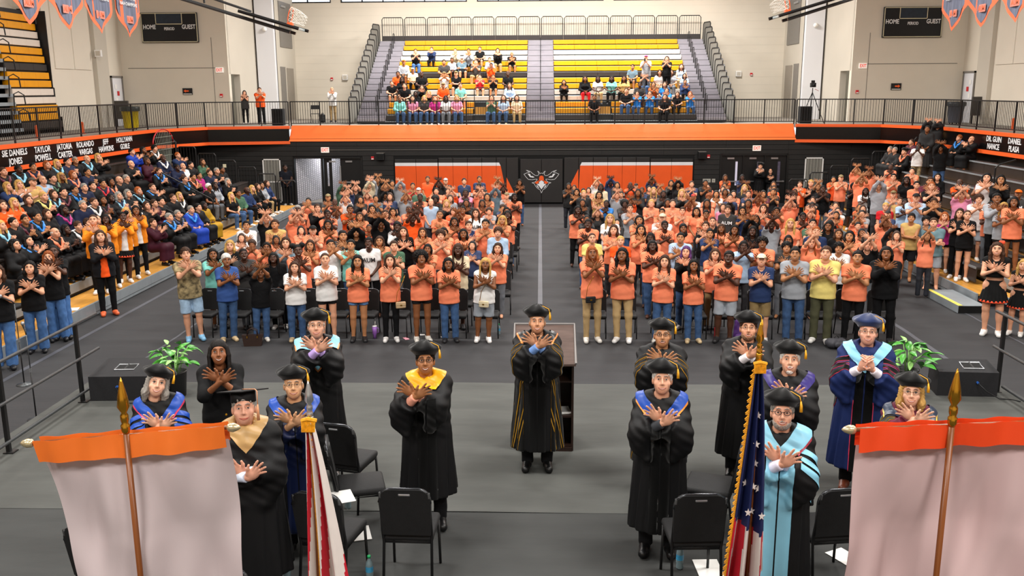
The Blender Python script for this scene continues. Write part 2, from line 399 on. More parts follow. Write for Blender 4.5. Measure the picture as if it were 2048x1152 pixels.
leaf(d2, 7.94, 8.86, .05, win=(8.56, 8.66), h=2.11, wmat=m_litglass); leaf(d2, 8.9, 9.8, .05, win=(9.5, 9.58), h=2.11, wmat=m_dimglass); leaf(d2, 9.84, 10.76, .05, win=(10.4, 10.52), h=2.11, wmat=m_dimglass)

# ---- vents, exit signs, strobes, speakers on the lower wall
m_grille = M('grey_louvre', 'a8a59b', 0.5, vary=0.05)
m_grille2 = M('grey_mesh', '6f6d66', 0.6, vary=0.1, vscale=30)
def vent(x0, x1, label):
    e = empty('wall_vent', (0, 40.39, 0), 0, label, 'vent', 'tall vents in the black wall')
    MB().bx(x0, x1, -.01, .0, .1, 2.0).build('mesh_backing', m_grille2, e)
    MB().bx(x0, x0 + .05, -.04, .0, .08, 2.02).bx(x1 - .05, x1, -.04, 0, .08, 2.02).bx(x0, x1, -.04, 0, 1.97, 2.02).bx(x0, x1, -.04, 0, .08, .13).bx(x0, x1, -.04, 0, .98, 1.03).build('frame', m_white, e)
    for i in range(1, 6):
        x = x0 + (x1 - x0) * i / 6; MB().bx(x - .008, x + .008, -.025, -.01, .13, 1.97).build('bar', m_grille, e)
vent(-12.35, -11.55, 'tall pale framed vent beside the open black doors'); vent(11.55, 12.35, 'tall pale framed vent behind the orange student rows, beside stepped rail')
m_exitred = M('exit_red', 'e0402c', 0.5, emit=0.5)
m_exitface = M('exit_white_face', 'f0e6dc', 0.5, emit=0.35)
def exit_sign(loc, rz, label):
    e = empty('exit_sign', loc, rz, label, 'exit sign', 'EXIT signs')
    MB().rbox((0, 0, 0), (.36, .05, .24), .01).build('housing', m_exitface, e)
    text('lettering', 'EXIT', .2, (0, -.028, 0), (R(90), 0, 0), m_exitred, e, .002, squash=.72)
exit_sign((-9.52, 40.36, 2.41), 0, 'white sign with red EXIT letters above the open black doors')
exit_sign((9.43, 40.36, 2.43), 0, 'white sign with red EXIT letters above the three closed black doors')
def wallspeaker(loc, rz, label):
    e = empty('wall_loudspeaker', loc, rz, label, 'loudspeaker')
    MB().rbox((0, -.13, 0), (.34, .26, .3), .015).build('cabinet', m_blackmetal, e); MB().bx(-.14, .14, -.265, -.258, -.12, .1).build('grille', m_joint, e)
    MB().bx(-.17, .17, -.26, 0, .15, .165).build('bracket', m_greypanel, e)
wallspeaker((-7.05, 40.39, 2.12), 0, 'black box loudspeaker on the black wall by the open doors')
wallspeaker((7.05, 40.39, 2.14), 0, 'black box loudspeaker on the black wall by the closed doors')
def strobe(loc, rz, label):
    e = empty('fire_alarm', loc, rz, label, 'fire alarm')
    MB().rbox((0, -.03, 0), (.13, .06, .15), .008).build('housing', m_red, e); MB().bx(-.05, .05, -.066, -.058, -.06, -.015).build('lens', m_white, e)
strobe((-7.42, 40.39, 2.05), 0, 'red fire alarm left of the loudspeaker by open doors')
strobe((7.35, 40.39, 2.08), 0, 'red fire alarm beside the loudspeaker by closed doors')
for x, z in ((7.32, 1.02), (7.62, 1.02)):
    e = empty('switch_plate', (x, 40.39, z), 0, 'pale wall switch plate %s on the black wall' % ('with three switches' if x < 7.5 else 'nearest the closed doors'), 'switch plate')
    MB().bx(-.17 if x < 7.5 else -.07, .17 if x < 7.5 else .07, -.012, 0, -.08, .08).build('plate', m_grille, e)
    for k in ((-.08, 0.0, .08) if x < 7.5 else (0,)): MB().bx(k - .018, k + .018, -.02, -.012, -.03, .03).build('switch', m_greypanel, e)
e = empty('wall_notice', (-7.5, 40.39, 1.02), 0, 'pale notice plate on the black wall by the open doors', 'notice')
MB().bx(-.2, .2, -.01, 0, -.07, .07).build('plate', m_grille, e)
for x, z, s in ((13.2, 1.42, .16), (13.2, 1.15, .07), (-13.1, 1.95, .07)):
    e = empty('paper_notice', (x, 37.6, z), 0, {'0.16': 'square paper notice on the right stepped rail'}.get(str(s), 'small paper number tag on the %s stepped rail' % ('right' if x > 0 else 'left')), 'notice')
    MB().bx(-s, s, -.006, 0, -s, s).build('sheet', M('aged_paper', 'cfc9ac', .8, vary=.05), e)

# ---- balcony: slab, fascias, rail
PATH_L = [(-11.1, 40.45), (-14.5, 39.75), (-15.85, 37.3), (-16.15, -12)]
PATH_R = [(-x, y) for x, y in PATH_L]
sl = MB().prism([(-11.1, 41.0), (11.1, 41.0), (11.1, 52), (-11.1, 52)], 3.3, 3.43, 'z')
for P in (PATH_L, PATH_R):
    s = -1 if P[0][0] < 0 else 1
    sl.prism([(P[0][0], 41.0), P[0], P[1], P[2], P[3], (s * 28, -12), (s * 28, 52), (P[0][0], 52)], 3.3, 3.43, 'z')
struct('floor_balcony', sl, m_concrete)
tf = struct('trim_1', MB().add([(-11.1, 40.95, 3.46), (11.1, 40.95, 3.46), (11.1, 40.33, 2.79), (-11.1, 40.33, 2.79), (-11.1, 41, 3.46), (11.1, 41, 3.46), (11.1, 41, 2.79), (-11.1, 41, 2.79)],
     [(0, 1, 2, 3), (4, 7, 6, 5), (0, 4, 5, 1), (3, 2, 6, 7), (0, 3, 7, 4), (1, 5, 6, 2)]), m_fascia, 'sloped glossy orange fascia below the balcony rail')
_n = 1
for P, side in ((PATH_L, 'left'), (PATH_R, 'right')):
    for i in range(3):
        a, b = Vector((*P[i], 0)), Vector((*P[i + 1], 0)); d = b - a; L_ = d.length; rz = math.atan2(d.y, d.x); mid = (a + b) / 2
        _n += 1; e = empty('trim_%d' % _n, mid, rz, 'balcony fascia with orange rails and black gloss panel', None, None, 'structure')
        MB().box((0, 0, 3.40), (L_ + .05, .22, .12)).build('upper_band', m_orange, e)
        MB().box((0, 0, 3.07), (L_ + .02, .12, .54)).build('black_panel', m_blackgloss, e)
        MB().box((0, 0, 2.74), (L_ + .05, .2, .13)).build('lower_band', m_orange, e)
struct('wall_left_lower', MB().bx(-16.45, -16.25, -12, 40.5, 0, 2.9), m_black_block); struct('wall_right_lower', MB().bx(16.25, 16.45, -12, 40.5, 0, 2.9), m_black_block)
# names on the black panels
def fascia_name(body, y, side, size, label):
    x = (-15.85 - (37.3 - y) / 49.3 * .3) * (1 if side == 'left' else -1)
    rz = R(90) - .006 if side == 'left' else R(-90) + .006
    o = text('fascia_lettering', body, size, (x + (.075 if side == 'left' else -.075), y, 3.07), (R(90), 0, rz), m_whitetext, None, .003, squash=.92)
    tag(o, label, 'lettering', 'white names on the balcony fascia')
for b_, y_, l_ in (('SIE DANIELS\nJONES', 27.2, 'white name SIE DANIELS JONES on black balcony fascia'), ('TAYLOR\nPOWELL', 28.75, 'white name TAYLOR POWELL on black balcony fascia'),
                ('JATORIA\nCARTER', 30.1, 'white name JATORIA CARTER on black balcony fascia'), ('ROLANDO\nVARGAS', 31.5, 'white name ROLANDO VARGAS on black balcony fascia'),
                ('JEFF\nHAWKINS', 33.0, 'white name JEFF HAWKINS on black balcony fascia'), ('HOLLYANN\nGOBLE', 34.5, 'white name HOLLYANN GOBLE on black balcony fascia')):
    fascia_name(b_, y_, 'left', .27, l_)
for b_, y_, l_ in (('DR. GUIN\nNANCE', 32.6, 'white name DR. GUIN NANCE on black balcony fascia'), ('DANIEL\nPLASA', 31.2, 'white name DANIEL PLASA on black balcony fascia'), ('JOH', 30.0, 'white letters JOH on black balcony fascia')):
    fascia_name(b_, y_, 'right', .27, l_)

def railing(name, pts, label, z0=3.43, h=1.07, post=1.35, pick=.11, group=None):
    e = empty(name, (0, 0, 0), 0, label, 'railing', group)
    P = [Vector((*p, 0)) for p in pts]
    top, bot, pk, = MB(), MB(), MB()
    for a, b in zip(P[:-1], P[1:]):
        d = b - a; L_ = d.length; u = d / L_; rz = math.atan2(d.y, d.x); mid = (a + b) / 2
        top.box((mid.x, mid.y, z0 + h), (L_, .045, .045), rz); bot.box((mid.x, mid.y, z0 + .12), (L_, .035, .035), rz)
        n = max(1, int(round(L_ / post)))
        for i in range(n + 1):
            q = a + u * (L_ * i / n); MB().box((q.x, q.y, z0 + h / 2), (.045, .045, h), rz).build('post', m_blackmetal, e)
        n2 = int(L_ / pick)
        for i in range(1, n2):
            q = a + u * (L_ * i / n2); pk.box((q.x, q.y, z0 + .12 + (h - .12) / 2), (.016, .016, h - .12), rz)
    top.build('top_rail', m_blackmetal, e); bot.build('bottom_rail', m_blackmetal, e)
    tag(pk.build('pickets', m_blackmetal, e), kind='stuff')
    return e
railing('balcony_railing', [(-11.15, 41.05), (11.15, 41.05)], 'long black picket railing above the orange fascia')
railing('balcony_railing', [(-11.24, 41.02), (-14.65, 40.0), (-16.1, 37.4), (-16.4, 20)], 'black picket railing above the wall of names on the faculty side')
railing('balcony_railing', [(11.24, 41.02), (14.65, 40.0), (16.1, 37.4), (16.4, 20)], 'black picket railing above the right student bleachers')

# ---- upper walls, ceiling
YB = 51.2
wu = MB().bx(-14.2, 14.2, YB, YB + .3, 3.4, 9.62).bx(-14.2, 14.2, YB, YB + .3, 11.3, 12.5)
# clerestory window bays
bays = [(-13.9, -11.4), (-10.8, -4.0), (-3.4, 3.35), (3.95, 10.75), (11.35, 13.9)]
edge = -14.2
for a, b in bays: wu.bx(edge, a, YB, YB + .3, 9.62, 11.3); edge = b
wu.bx(edge, 14.2, YB, YB + .3, 9.62, 11.3)
wub = struct('wall_back_upper', wu, m_beige)
for i in range(14):   # horizontal block joints
    MB().bx(-13.9, 13.9, YB - .004, YB, 3.9 + i * .42, 3.906 + i * .42).build('mortar_line', m_beige2, wub)
for i, (a, b) in enumerate(bays):
    w = empty('window_%d' % (i + 1), (0, YB, 9.62), kind='structure'); n = max(2, int(round((b - a) / 1.13)))
    f = MB().bx(a, b, -.02, .1, 0, .06).bx(a, b, -.02, .1, 1.52, 1.58)
    for k in range(n + 1):
        x = a + (b - a) * k / n; f.bx(x - .03, x + .03, -.02, .1, 0, 1.58)
    f.build('window_frame', m_blackmetal, w)
    for k in range(n):
        xa = a + (b - a) * k / n + .03; xb = a + (b - a) * (k + 1) / n - .03
        MB().bx(xa, xb, .04, .05, .06, 1.52).build('pane', m_glass, w)
for s, side in ((-1, 'left'), (1, 'right')):
    X = lambda v: s * (v - (.42 if s < 0 else .75))
    struct('wall_%s_return' % side, MB().bx(X(13.9), X(14.2), 47.5, YB, 3.4, 12.5), m_beige2)
    struct('wall_%s_pilaster' % side, MB().bx(X(13.9), X(14.8), 47.2, 47.6, 3.4, 12.5), m_whitewall)
    struct('wall_%s_recess' % side, MB().bx(X(14.9), X(15.2), 44.6, 49, 3.4, 12.5).bx(X(14.9), X(15.2), 43.1, 44.6, 5.75, 12.5).bx(X(14.3), X(15.2), 48.8, 49, 3.4, 12.5).bx(X(15.2), X(16.4), 44.9, 45, 3.4, 6), m_beige2)
    struct('wall_%s_upper_front' % side, MB().bx(X(14.9), X(20.6), 43.0, 43.3, 3.4, 12.5), m_beige)
    sw = struct('wall_%s_upper' % side, MB().bx(X(19.9), X(21.5), 36.4, 43.2, 3.4, 12.5).bx(s * 20.6, s * 20.9, -12, 36.5, 3.4, 12.5), m_beige)
    MB().bx(X(19.72), X(19.95), 40.2, 41.3, 3.4, 12.5).build('pilaster', m_beige2, sw)
    for y0, y1 in ((37.0, 38.5), (38.55, 40.0)): MB().bx(X(19.86), X(19.92), y0, y1, 5.9, 11.5).build('acoustic_panel', m_beige, sw)
    # grey steel door high in the return wall and the passage doors
    dd = empty('door_%d' % (3 if s < 0 else 6), (0, 0, 0), kind='structure')
    MB().bx(X(13.86), X(13.9), 48.3, 50.6, 7.2, 9.5).build('door_leaf', m_greypanel, dd); MB().bx(X(13.8), X(13.86), 48.6, 49.4, 9.2, 9.3).build('door_closer', m_brushed, dd)
    dd = empty('door_%d' % (4 if s < 0 else 7), (0, 0, 0), kind='structure')
    MB().bx(X(13.87), X(13.9), 48.1, 49.0, 3.43, 6.2).build('door_leaf', m_greypanel, dd); MB().bx(X(13.87), X(13.9), 49.3, 50.6, 3.43, 6.15).build('door_leaf', M('painted_recess_shade', '8d8478', .7, vary=.04), dd)  # second leaf fills the recess, whose shade is put into its colour
    dd = empty('door_%d' % (5 if s < 0 else 8), (0, 0, 0), kind='structure')
    MB().bx(X(19.84), X(19.9), 41.7, 42.7, 3.43, 5.6).build('door_leaf', m_whitewall, dd); MB().bx(X(19.8), X(19.88), 41.62, 41.7, 3.43, 5.68).bx(X(19.8), X(19.88), 42.7, 42.78, 3.43, 5.68).bx(X(19.8), X(19.88), 41.62, 42.78, 5.6, 5.68).build('door_frame', m_greypanel, dd)
    for k in range(3): MB().bx(X(19.82), X(19.835), 41.95 + .2 * (k % 2), 42.15 + .2 * (k % 2), 4.5 + .3 * k, 4.7 + .3 * k).build('taped_paper', m_white if k != 1 else m_red, dd)
    # joint line across the scoreboard wall
    MB().bx(X(15.2), X(19.6), 42.985, 43.0, 6.02, 6.045).build('joint_line', m_greypanel, bpy.data.objects['wall_%s_upper_front' % side])
    MB().bx(X(15.6), X(15.62), 42.985, 43.0, 3.43, 7.4).build('joint_line', m_greypanel, bpy.data.objects['wall_%s_upper_front' % side])
struct('wall_rear', MB().bx(-21, 21, -12.3, -12, 0, 12.5), m_beige)
struct('ceiling', MB().bx(-28, 28, -12.3, 52, 12.5, 12.7), m_ceiling)
for i, (x, y, _e) in enumerate(LAMPS):
    e = empty('ceiling_lamp', (x, y, 11.95), 0, 'long white high-bay lamp over the %s' % {-3: 'near end of the stage', 8: 'stage', 19: 'front student rows', 30: 'rear student rows', 44: 'upper bleacher'}[int(y)] + {-12: ', faculty side', -4: ', centre-left', 4: ', centre-right', 12: ', right side', -6: ', left half', 0: ' aisle', 6: ', right half'}[int(x)], 'lamp', 'high-bay lamps under the roof')
    MB().bx(-1.5, 1.5, -.8, .8, -.08, .1).build('housing', m_white, e); MB().bx(-1.0, -.98, -.01, .01, .1, .55).bx(.98, 1.0, -.01, .01, .1, .55).build('hanger', m_blackmetal, e)
# ================================================================== BLEACHERS
UY0, UZ0, UDY, UDZ = 42.95, 3.56, 0.53, 0.285      # upper bleacher: first seat row front, deck, row depth, row rise
UCOL = ['k', 'y', 'y', 'w', 'w', 'y', 'y', 'k', 'y', 'y', 'w', 'w', 'y', 'y']
SEATM = {'k': m_darkseat, 'y': m_yellow, 'w': m_whiteseat}
ub = empty('upper_bleacher', (0, 43, 3.43), 0, 'wide telescopic bleacher with golden, white and charcoal seat rows', 'bleacher')
ub_y = 43.0; ub_z = 3.43
def U(mb, name, mat): return mb.build(name, mat, ub, loc=(0, -ub_y, -ub_z))
for i in range(14):
    y = UY0 + i * UDY; z = UZ0 + i * UDZ
    for s in (-1, 1):
        spans = [(0.68, 7.2)] if i > 3 else ([(0.68, 2.55), (3.35, 7.2)] if i < 3 else [(0.68, 7.2)])
        if i < 3 and s < 0: spans = [(0.68, 2.55 - .2), (3.15, 7.2)]
        for a, b in spans:
            if i >= 8: b -= 0.0
            n = max(1, int(round((b - a) / 1.1)))
            for k in range(n):
                xa = a + (b - a) * k / n; xb = a + (b - a) * (k + 1) / n
                mb = MB(); xm = s * (xa + xb) / 2; w = (xb - xa) - .004
                mb.rbox((xm, y + .02, z + .15), (w, .05, .215), .014); mb.rbox((xm, y + .16, z + .245), (w, .27, .04), .014)
                U(mb, 'seat_module', SEATM[UCOL[i]])
    U(MB().bx(-8.55, 8.55, y - .1, y + UDY - .1, z - .03, z), 'deck', m_greysteel)
    U(MB().bx(-8.55, 8.55, y + .35, y + .38, z, z + UDZ - .03), 'riser', m_blackmetal)
    for a, b in ((-.66, .66), (-8.55, -7.22), (7.22, 8.55)):
        U(MB().bx(a, b, y - .1, y + .36, z, z + UDZ * .45).bx(a, b, y + .14, y + .36, z + UDZ * .45, z + UDZ * .92), 'aisle_step', m_stepgrey)
    # stepped end guard panels
    for s in (-1, 1):
        x = s * 8.72; rz_ = s * R(16); c_ = Vector((x, y + .12, z)); hh = 1.12
        def gp(a_, b_): return (c_.x + s * (-a_) * math.sin(R(16)), c_.y + a_ * math.cos(R(16)), c_.z + b_)
        g = MB().tube([gp(-.40, -.12), gp(-.46, hh - .08), gp(-.38, hh), gp(.26, hh), gp(.34, hh - .08), gp(.40, -.12)], .028, 6)
        go = U(g, 'end_guard', m_blackmetal)
        MB().add([gp(-.42, 0), gp(.38, 0), gp(.33, hh - .03), gp(-.43, hh - .03)], [(0, 1, 2, 3)]).build('guard_mesh', m_grille2, go)
    for a_, b_ in ((-.66, .66), (-8.55, -7.22), (7.22, 8.55)):
        U(MB().bx(a_, b_, y - .115, y - .095, z - .06, z + .004).bx(a_, b_, y + .125, y + .142, z + UDZ * .45 - .03, z + UDZ * .45 + .004), 'step_nosing', m_blackmetal)
    if i % 1 == 0 and 1 <= i <= 12:
        for x in (0.0, -7.75, 7.75):
            if i % 2 == 1 or x != 0:
                U(MB().tube([(x, y + .05, z), (x, y + .05, z + .85), (x, y + .12, z + .9), (x, y + .4, z + .9), (x, y + .47, z + .85), (x, y + .47, z + .3)], .02, 6), 'aisle_handrail', m_blackmetal)
ty = UY0 + 14 * UDY; tz = UZ0 + 14 * UDZ
for k in range(14):
    xa = -8.5 + 17 * k / 14; xb = -8.5 + 17 * (k + 1) / 14
    U(MB().rbox(((xa + xb) / 2, ty - .02, tz + .13), (xb - xa - .006, .06, .26), .01), 'top_kick_panel', m_darkseat)
for k in range(14):
    xa = -8.55 + 17.1 * k / 14 + .05; xb = -8.55 + 17.1 * (k + 1) / 14 - .05; yy = ty + .12
    p = MB().tube([(xa, yy, tz), (xa, yy, tz + 1.12), (xa + .08, yy, tz + 1.22), (xb - .08, yy, tz + 1.22), (xb, yy, tz + 1.12), (xb, yy, tz)], .024, 6)
    po = U(p, 'top_rail_panel', m_blackmetal); bars = MB()
    for q in range(1, 9): xx = xa + (xb - xa) * q / 9; bars.box((xx, yy, tz + .62), (.014, .014, 1.2))
    bars.build('bars', m_blackmetal, po)
# front bay rails around the two wheelchair gaps
for s, a, b in ((-1, -3.1, -2.4), (1, 2.6, 3.3)):
    U(MB().tube([(a, UY0 + .6, UZ0 - .1), (a, UY0 + .6, UZ0 + 1.45), (a + .06, UY0 + .6, UZ0 + 1.52), (b - .06, UY0 + .6, UZ0 + 1.52), (b, UY0 + .6, UZ0 + 1.45), (b, UY0 + .6, UZ0 - .1)], .022, 6), 'bay_rail', m_blackmetal)
    U(MB().bx(a, b, UY0 + .62, UY0 + .66, UZ0 + .1, UZ0 + .62), 'bay_board', m_wood)
U(MB().bx(-8.5, 8.5, UY0 + .55, UY0 + 14 * UDY, UZ0 - .13, UZ0 + .02), 'under_frame', m_blackmetal)
# closed side bleachers on the balcony
for s, side in ((-1, 'left'), (1, 'right')):
    e = empty('folded_bleacher', (s * 18.85, 36.0, 3.43), 0, 'folded golden and white bleacher stack on the %s balcony' % ('faculty-side' if s < 0 else 'right'), 'bleacher')
    cols = ['k', 'y', 'y', 'w', 'w', 'y', 'y', 'k', 'y', 'y', 'w', 'w', 'y', 'y']
    for i in range(14):
        z = .18 + i * .305; x = s * i * .055
        for (ya, yb) in ((-3.0, -.15), (-9.5, -4.6)):
            n = 3 if ya > -4 else 5
            for k in range(n):
                a = ya + (yb - ya) * k / n; b = ya + (yb - ya) * (k + 1) / n
                MB().rbox((x + s * .1, (a + b) / 2, z + .15), (.28, b - a - .004, .245), .015).build('seat_module', SEATM[cols[i]], e)
        MB().bx(x + s * .05, x + s * .5, -9.5, -.1, z - .03, z + .02).build('deck', m_blackmetal, e)
        MB().bx(x - s * .12, x + s * .4, -4.5, -3.1, z - .02, z + .10).build('aisle_step', m_greysteel, e)
        if i % 2 == 0:
            MB().tube([(x - s * .15, -3.4, z), (x - s * .2, -3.4, z + .7), (x - s * .32, -3.3, z + .78), (x - s * .42, -3.15, z + .66), (x - s * .42, -3.1, z + .3)], .022, 6).build('aisle_handrail', m_blackmetal, e)
    MB().bx(s * .9, s * 1.3, -9.6, -.02, 0, 4.6).build('back_frame', m_blackmetal, e)
    MB().bx(0, s * .9, -.06, -.02, 0, .6).bx(s * .25, s * .9, -.06, -.02, .6, 4.6).build('end_panel', m_blackmetal, e)
    MB().tube([(s * .3, .12, 0), (s * .3, .12, 1.7), (s * .45, .12, 1.8), (s * .8, .12, 1.8), (s * .9, .12, 1.7), (s * .9, .12, 0)], .025, 6).build('end_rail', m_blackmetal, e)
    MB().tube([(s * .6, .0, 3.7), (s * .6, .0, 4.9), (s * .75, .0, 5.0), (s * 1.2, .0, 5.0)], .025, 6).tube([(s * .5, -.3, 4.1), (s * .5, -.3, 4.6), (s * .7, -.3, 4.65), (s * 1.2, -.3, 4.65)], .025, 6).build('end_rail', m_blackmetal, e)
    for ya in (-1.7, -4.9): MB().lathe([(.045, 0), (.045, .42), (.02, .45)], 10, (-s * 1.6, ya, 0)).lathe([(.09, 0), (.09, .03)], 10, (-s * 1.6, ya, 0)).build('floor_cone', m_orange, e)

# lower tier bleachers along both sides
TX0, TDX, TZ0, TDZ, NT = 10.1, 0.82, 0.30, 0.28, 7
def tier_z(i): return TZ0 + TDZ * i
def lower_bleacher(s, y0, y1, label):
    e = empty('lower_bleacher', (s * TX0, y1, 0), 0, label, 'bleacher'); ox, oy = s * TX0, y1
    def B(mb, nm, mt): return mb.build(nm, mt, e, loc=(-ox, -oy, 0))
    for i in range(NT):
        x0 = s * (TX0 + TDX * i); x1 = s * (TX0 + TDX * (i + 1)); z = tier_z(i)
        xb = s * 16.2 if i == NT - 1 else x1
        n = int((y1 - y0) / 2.4)
        for k in range(n):
            a = y0 + (y1 - y0) * k / n; b = y0 + (y1 - y0) * (k + 1) / n - .006
            B(MB().bx(x0 + s * .06, xb, a, b, z - .04, z), 'deck_board', m_wood)
            if i == 0 or (s > 0 and i < 4): B(MB().bx(x0, x0 + s * .05, a, b, z - .2, z + .01), 'nosing', m_greysteel)
            if i == 0: B(MB().bx(x0 + s * .01, x0 + s * .04, a, b, .02, z - .215), 'skirt_panel', m_greysteel)
        if not (i == 0 or (s > 0 and i < 4)): B(MB().bx(x0, x0 + s * .05, y0, y1, z - .2, z + .01), 'nosing', m_greysteel)
        B(MB().bx(x0 + s * .05, xb, y0 + .02, y1 - .02, 0.0 if i == 0 else tier_z(i - 1) - .1, z - .05), 'under_frame', m_blackmetal)
        # bench
        if s > 0 or i > 0:
            xc = s * (TX0 + TDX * i + .58)
            segs = [(y0, y1)] if s < 0 else ([(21.9, y1)] if i < 4 else [(21.9, y1)])
            for a0, b0 in segs:
                m = max(1, int((b0 - a0) / 2.4))
                for k in range(m):
                    a = a0 + (b0 - a0) * k / m; b = a0 + (b0 - a0) * (k + 1) / m - .01
                    mb = MB().rbox((xc, (a + b) / 2, z + .41), (.34, b - a, .06), .012).bx(xc - s * .15, xc - s * .13, a, b, z + .06, z + .39)
                    bo = B(mb, 'bench', m_darkseat)
                    if s > 0: MB().bx(xc - .175, xc - .155, a, b, z + .395, z + .445).build('bench_edge', m_greysteel, bo)
    # stepped rail panels at the far end
    for i in range(NT):
        xa = s * (TX0 + TDX * i + .1); xb = s * (TX0 + TDX * (i + 1) + .02); z = tier_z(i); yy = y1 + .08
        g = MB().tube([(xa, yy, z - .2), (xa, yy, z + .95), (xa + s * .06, yy, z + 1.03), (xb - s * .06, yy, z + 1.03), (xb, yy, z + .95), (xb, yy, z - .2)], .028, 6)
        go = B(g, 'end_rail', m_blackmetal); bars = MB()
        for q in range(1, 6): xx = xa + (xb - xa) * q / 6; bars.box((xx, yy, z + .42), (.016, .016, 1.2))
        bars.build('bars', m_blackmetal, go)
    return e
lbL = lower_bleacher(-1, 13.0, 37.6, 'stepped maple deck bleacher filled with seated robed faculty')
lbR = lower_bleacher(1, 20.9, 37.6, 'stepped maple deck bleacher where students stand on the right')
# sloping aisle handrails among the faculty
for (x0, z0, x1, z1, y, lb_) in ((-12.6, 2.1, -10.9, 1.25, 27.2, 'long sloping black handrail halfway along the faculty'), (-14.2, 2.6, -12.6, 1.9, 25.3, 'sloping black handrail high among the near faculty'), (-12.9, 2.3, -11.2, 1.4, 30.6, 'sloping black handrail among the farther faculty rows'), (-11.3, 1.3, -10.4, .75, 33.2, 'short black handrail beside the far end staff in jeans')):
    e = empty('aisle_handrail', (x0, y, z0 - .9), 0, lb_, 'handrail', 'faculty aisle handrails')
    MB().tube([(0, 0, 0), (0, 0, .82), (.06, 0, .9), (x1 - x0, 0, z1 - z0 + .9), (x1 - x0 + .05, 0, z1 - z0 + .82), (x1 - x0 + .05, 0, z1 - z0 + .1)], .024, 7).build('tube', m_blackmetal, e)
# entry steps in front of the right bleacher
e = empty('entry_step', (9.75, 21.2, 0), 0, 'grey bleacher entry step with yellow nosing stripe on the floor', 'step')
MB().rbox((-.02, -.1, .09), (.62, 1.7, .18), .01).build('tread', m_greysteel, e); MB().bx(-.33, -.23, -.95, .75, .18, .185).build('nosing_stripe', M('yellow_safety_stripe', 'e6d25a', .6, vary=.05), e); MB().bx(-.32, .29, -.955, -.945, .01, .17).build('end_plate', m_blackmetal, e)
for i, (x, z) in enumerate(((10.55, .34), (11.0, .52), (11.55, .70), (12.1, .98))):
    e = empty('aisle_step', (x, 20.5 + .0, 0), 0, '%s grey and maple aisle step leading up the right bleacher' % ['lowest', 'second', 'third', 'topmost'][i], 'step', 'aisle steps of the right bleacher')
    MB().bx(0, .5, -.75, .35, z - .05, z).build('tread', m_wood if i % 2 == 0 else m_stepgrey, e); MB().bx(-.02, .02, -.75, .35, z - .16, z + .005).build('nosing', m_greysteel, e); MB().bx(.02, .5, -.75, .35, 0, z - .06).build('box_frame', m_blackmetal, e)
e = empty('aisle_handrail', (11.2, 22.0, .6), 0, 'looped black handrail beside the cheerleader in a dark skirt', 'handrail')
MB().tube([(0, 0, 0), (-.05, 0, .75), (.05, 0, .9), (.25, 0, 1.0), (.95, 0, 1.15), (1.0, 0, 1.0), (.95, 0, .4), (.3, 0, .02)], .026, 7).build('tube', m_blackmetal, e)
e = empty('aisle_handrail', (14.3, 29.2, 1.6), 0, 'upright black handrail post beside the heart-print sweater', 'handrail')
MB().tube([(0, 0, 0), (0, 0, .9), (.1, 0, 1.0), (.6, 0, 1.15)], .028, 7).build('tube', m_blackmetal, e)

# ---- pennant banners
m_ban = M('slate_blue_pennant', '6b7184', .8, vary=.25, vscale=2.2, stretch=(1, 6, .6)); m_banO = M('orange_pennant_border', 'f0744a', .7, vary=.05); m_banP = M('salmon_print', 'd98a78', .8, vary=.06)
def pennant(x, yc, w, ztip, label):
    e = empty('pennant_banner', (x, yc, ztip), 0, label, 'banner', 'championship pennants'); s = 1 if x < 0 else -1
    n = 14; h = .55; ys = np.linspace(-w / 2, w / 2, n + 1); top = 3.0
    for nm, inset, dx, mt in (('border', 0, 0, m_banO), ('cloth', .07, .006, m_ban)):
        vs = []; fs = []
        for yv in ys:
            f = 1 - inset * 2 / w; yv2 = yv * f; bot = abs(yv) / (w / 2) * h + inset * 1.3
            wob = .025 * math.sin(yv * 11 + yc)
            for t in (0, .25, .5, .75, 1.0): vs.append((s * dx + wob * (1 - .3 * t), yv2, bot + (top - bot) * t))
        for i in range(n):
            for k in range(4): a = i * 5 + k; fs.append((a, a + 5, a + 6, a + 1))
        mb = MB(); mb.add(vs, fs); b = len(vs); mb.add([(v[0] - s * .004, v[1], v[2]) for v in vs], [tuple(reversed(f)) for f in fs]); mb.build(nm, mt, e, True)
    MB().bx(s * .02, s * .026, -.2, .2, .33, .5).build('print_block', m_banP, e)
    text('lettering', 'AUM', .15, (s * .03, 0, .41), (R(90), 0, R(90) * s), m_banO, e, .001)
    for j, tx in enumerate(('2013 NATIONAL', '2014 NATIONAL', 'NAIA CHAMPIONS')): text('lettering', tx, .11, (s * .03, 0, 1.05 - .14 * j), (R(90), 0, R(90) * s), m_whitetext, e, .001)
    MB().tube([(0, -w / 2, top), (0, w / 2, top)], .02, 6).tube([(0, 0, top), (0, 0, 12.4 - ztip)], .008, 5).build('hanging_rod', m_blackmetal, e)
for k, y in enumerate((18.25, 19.73, 21.2, 22.7)): pennant(-10.0, y, 1.40, 6.28, 'slate pennant with orange border, %s from the faculty-side scoreboard' % ['fourth', 'third', 'second', 'nearest'][k])
for k, y in enumerate((18.9, 20.3, 21.8, 23.25)): pennant(10.0, y, 1.40, 6.32, 'slate pennant with orange border, %s from the right scoreboard' % ['fourth', 'third', 'second', 'nearest'][k])

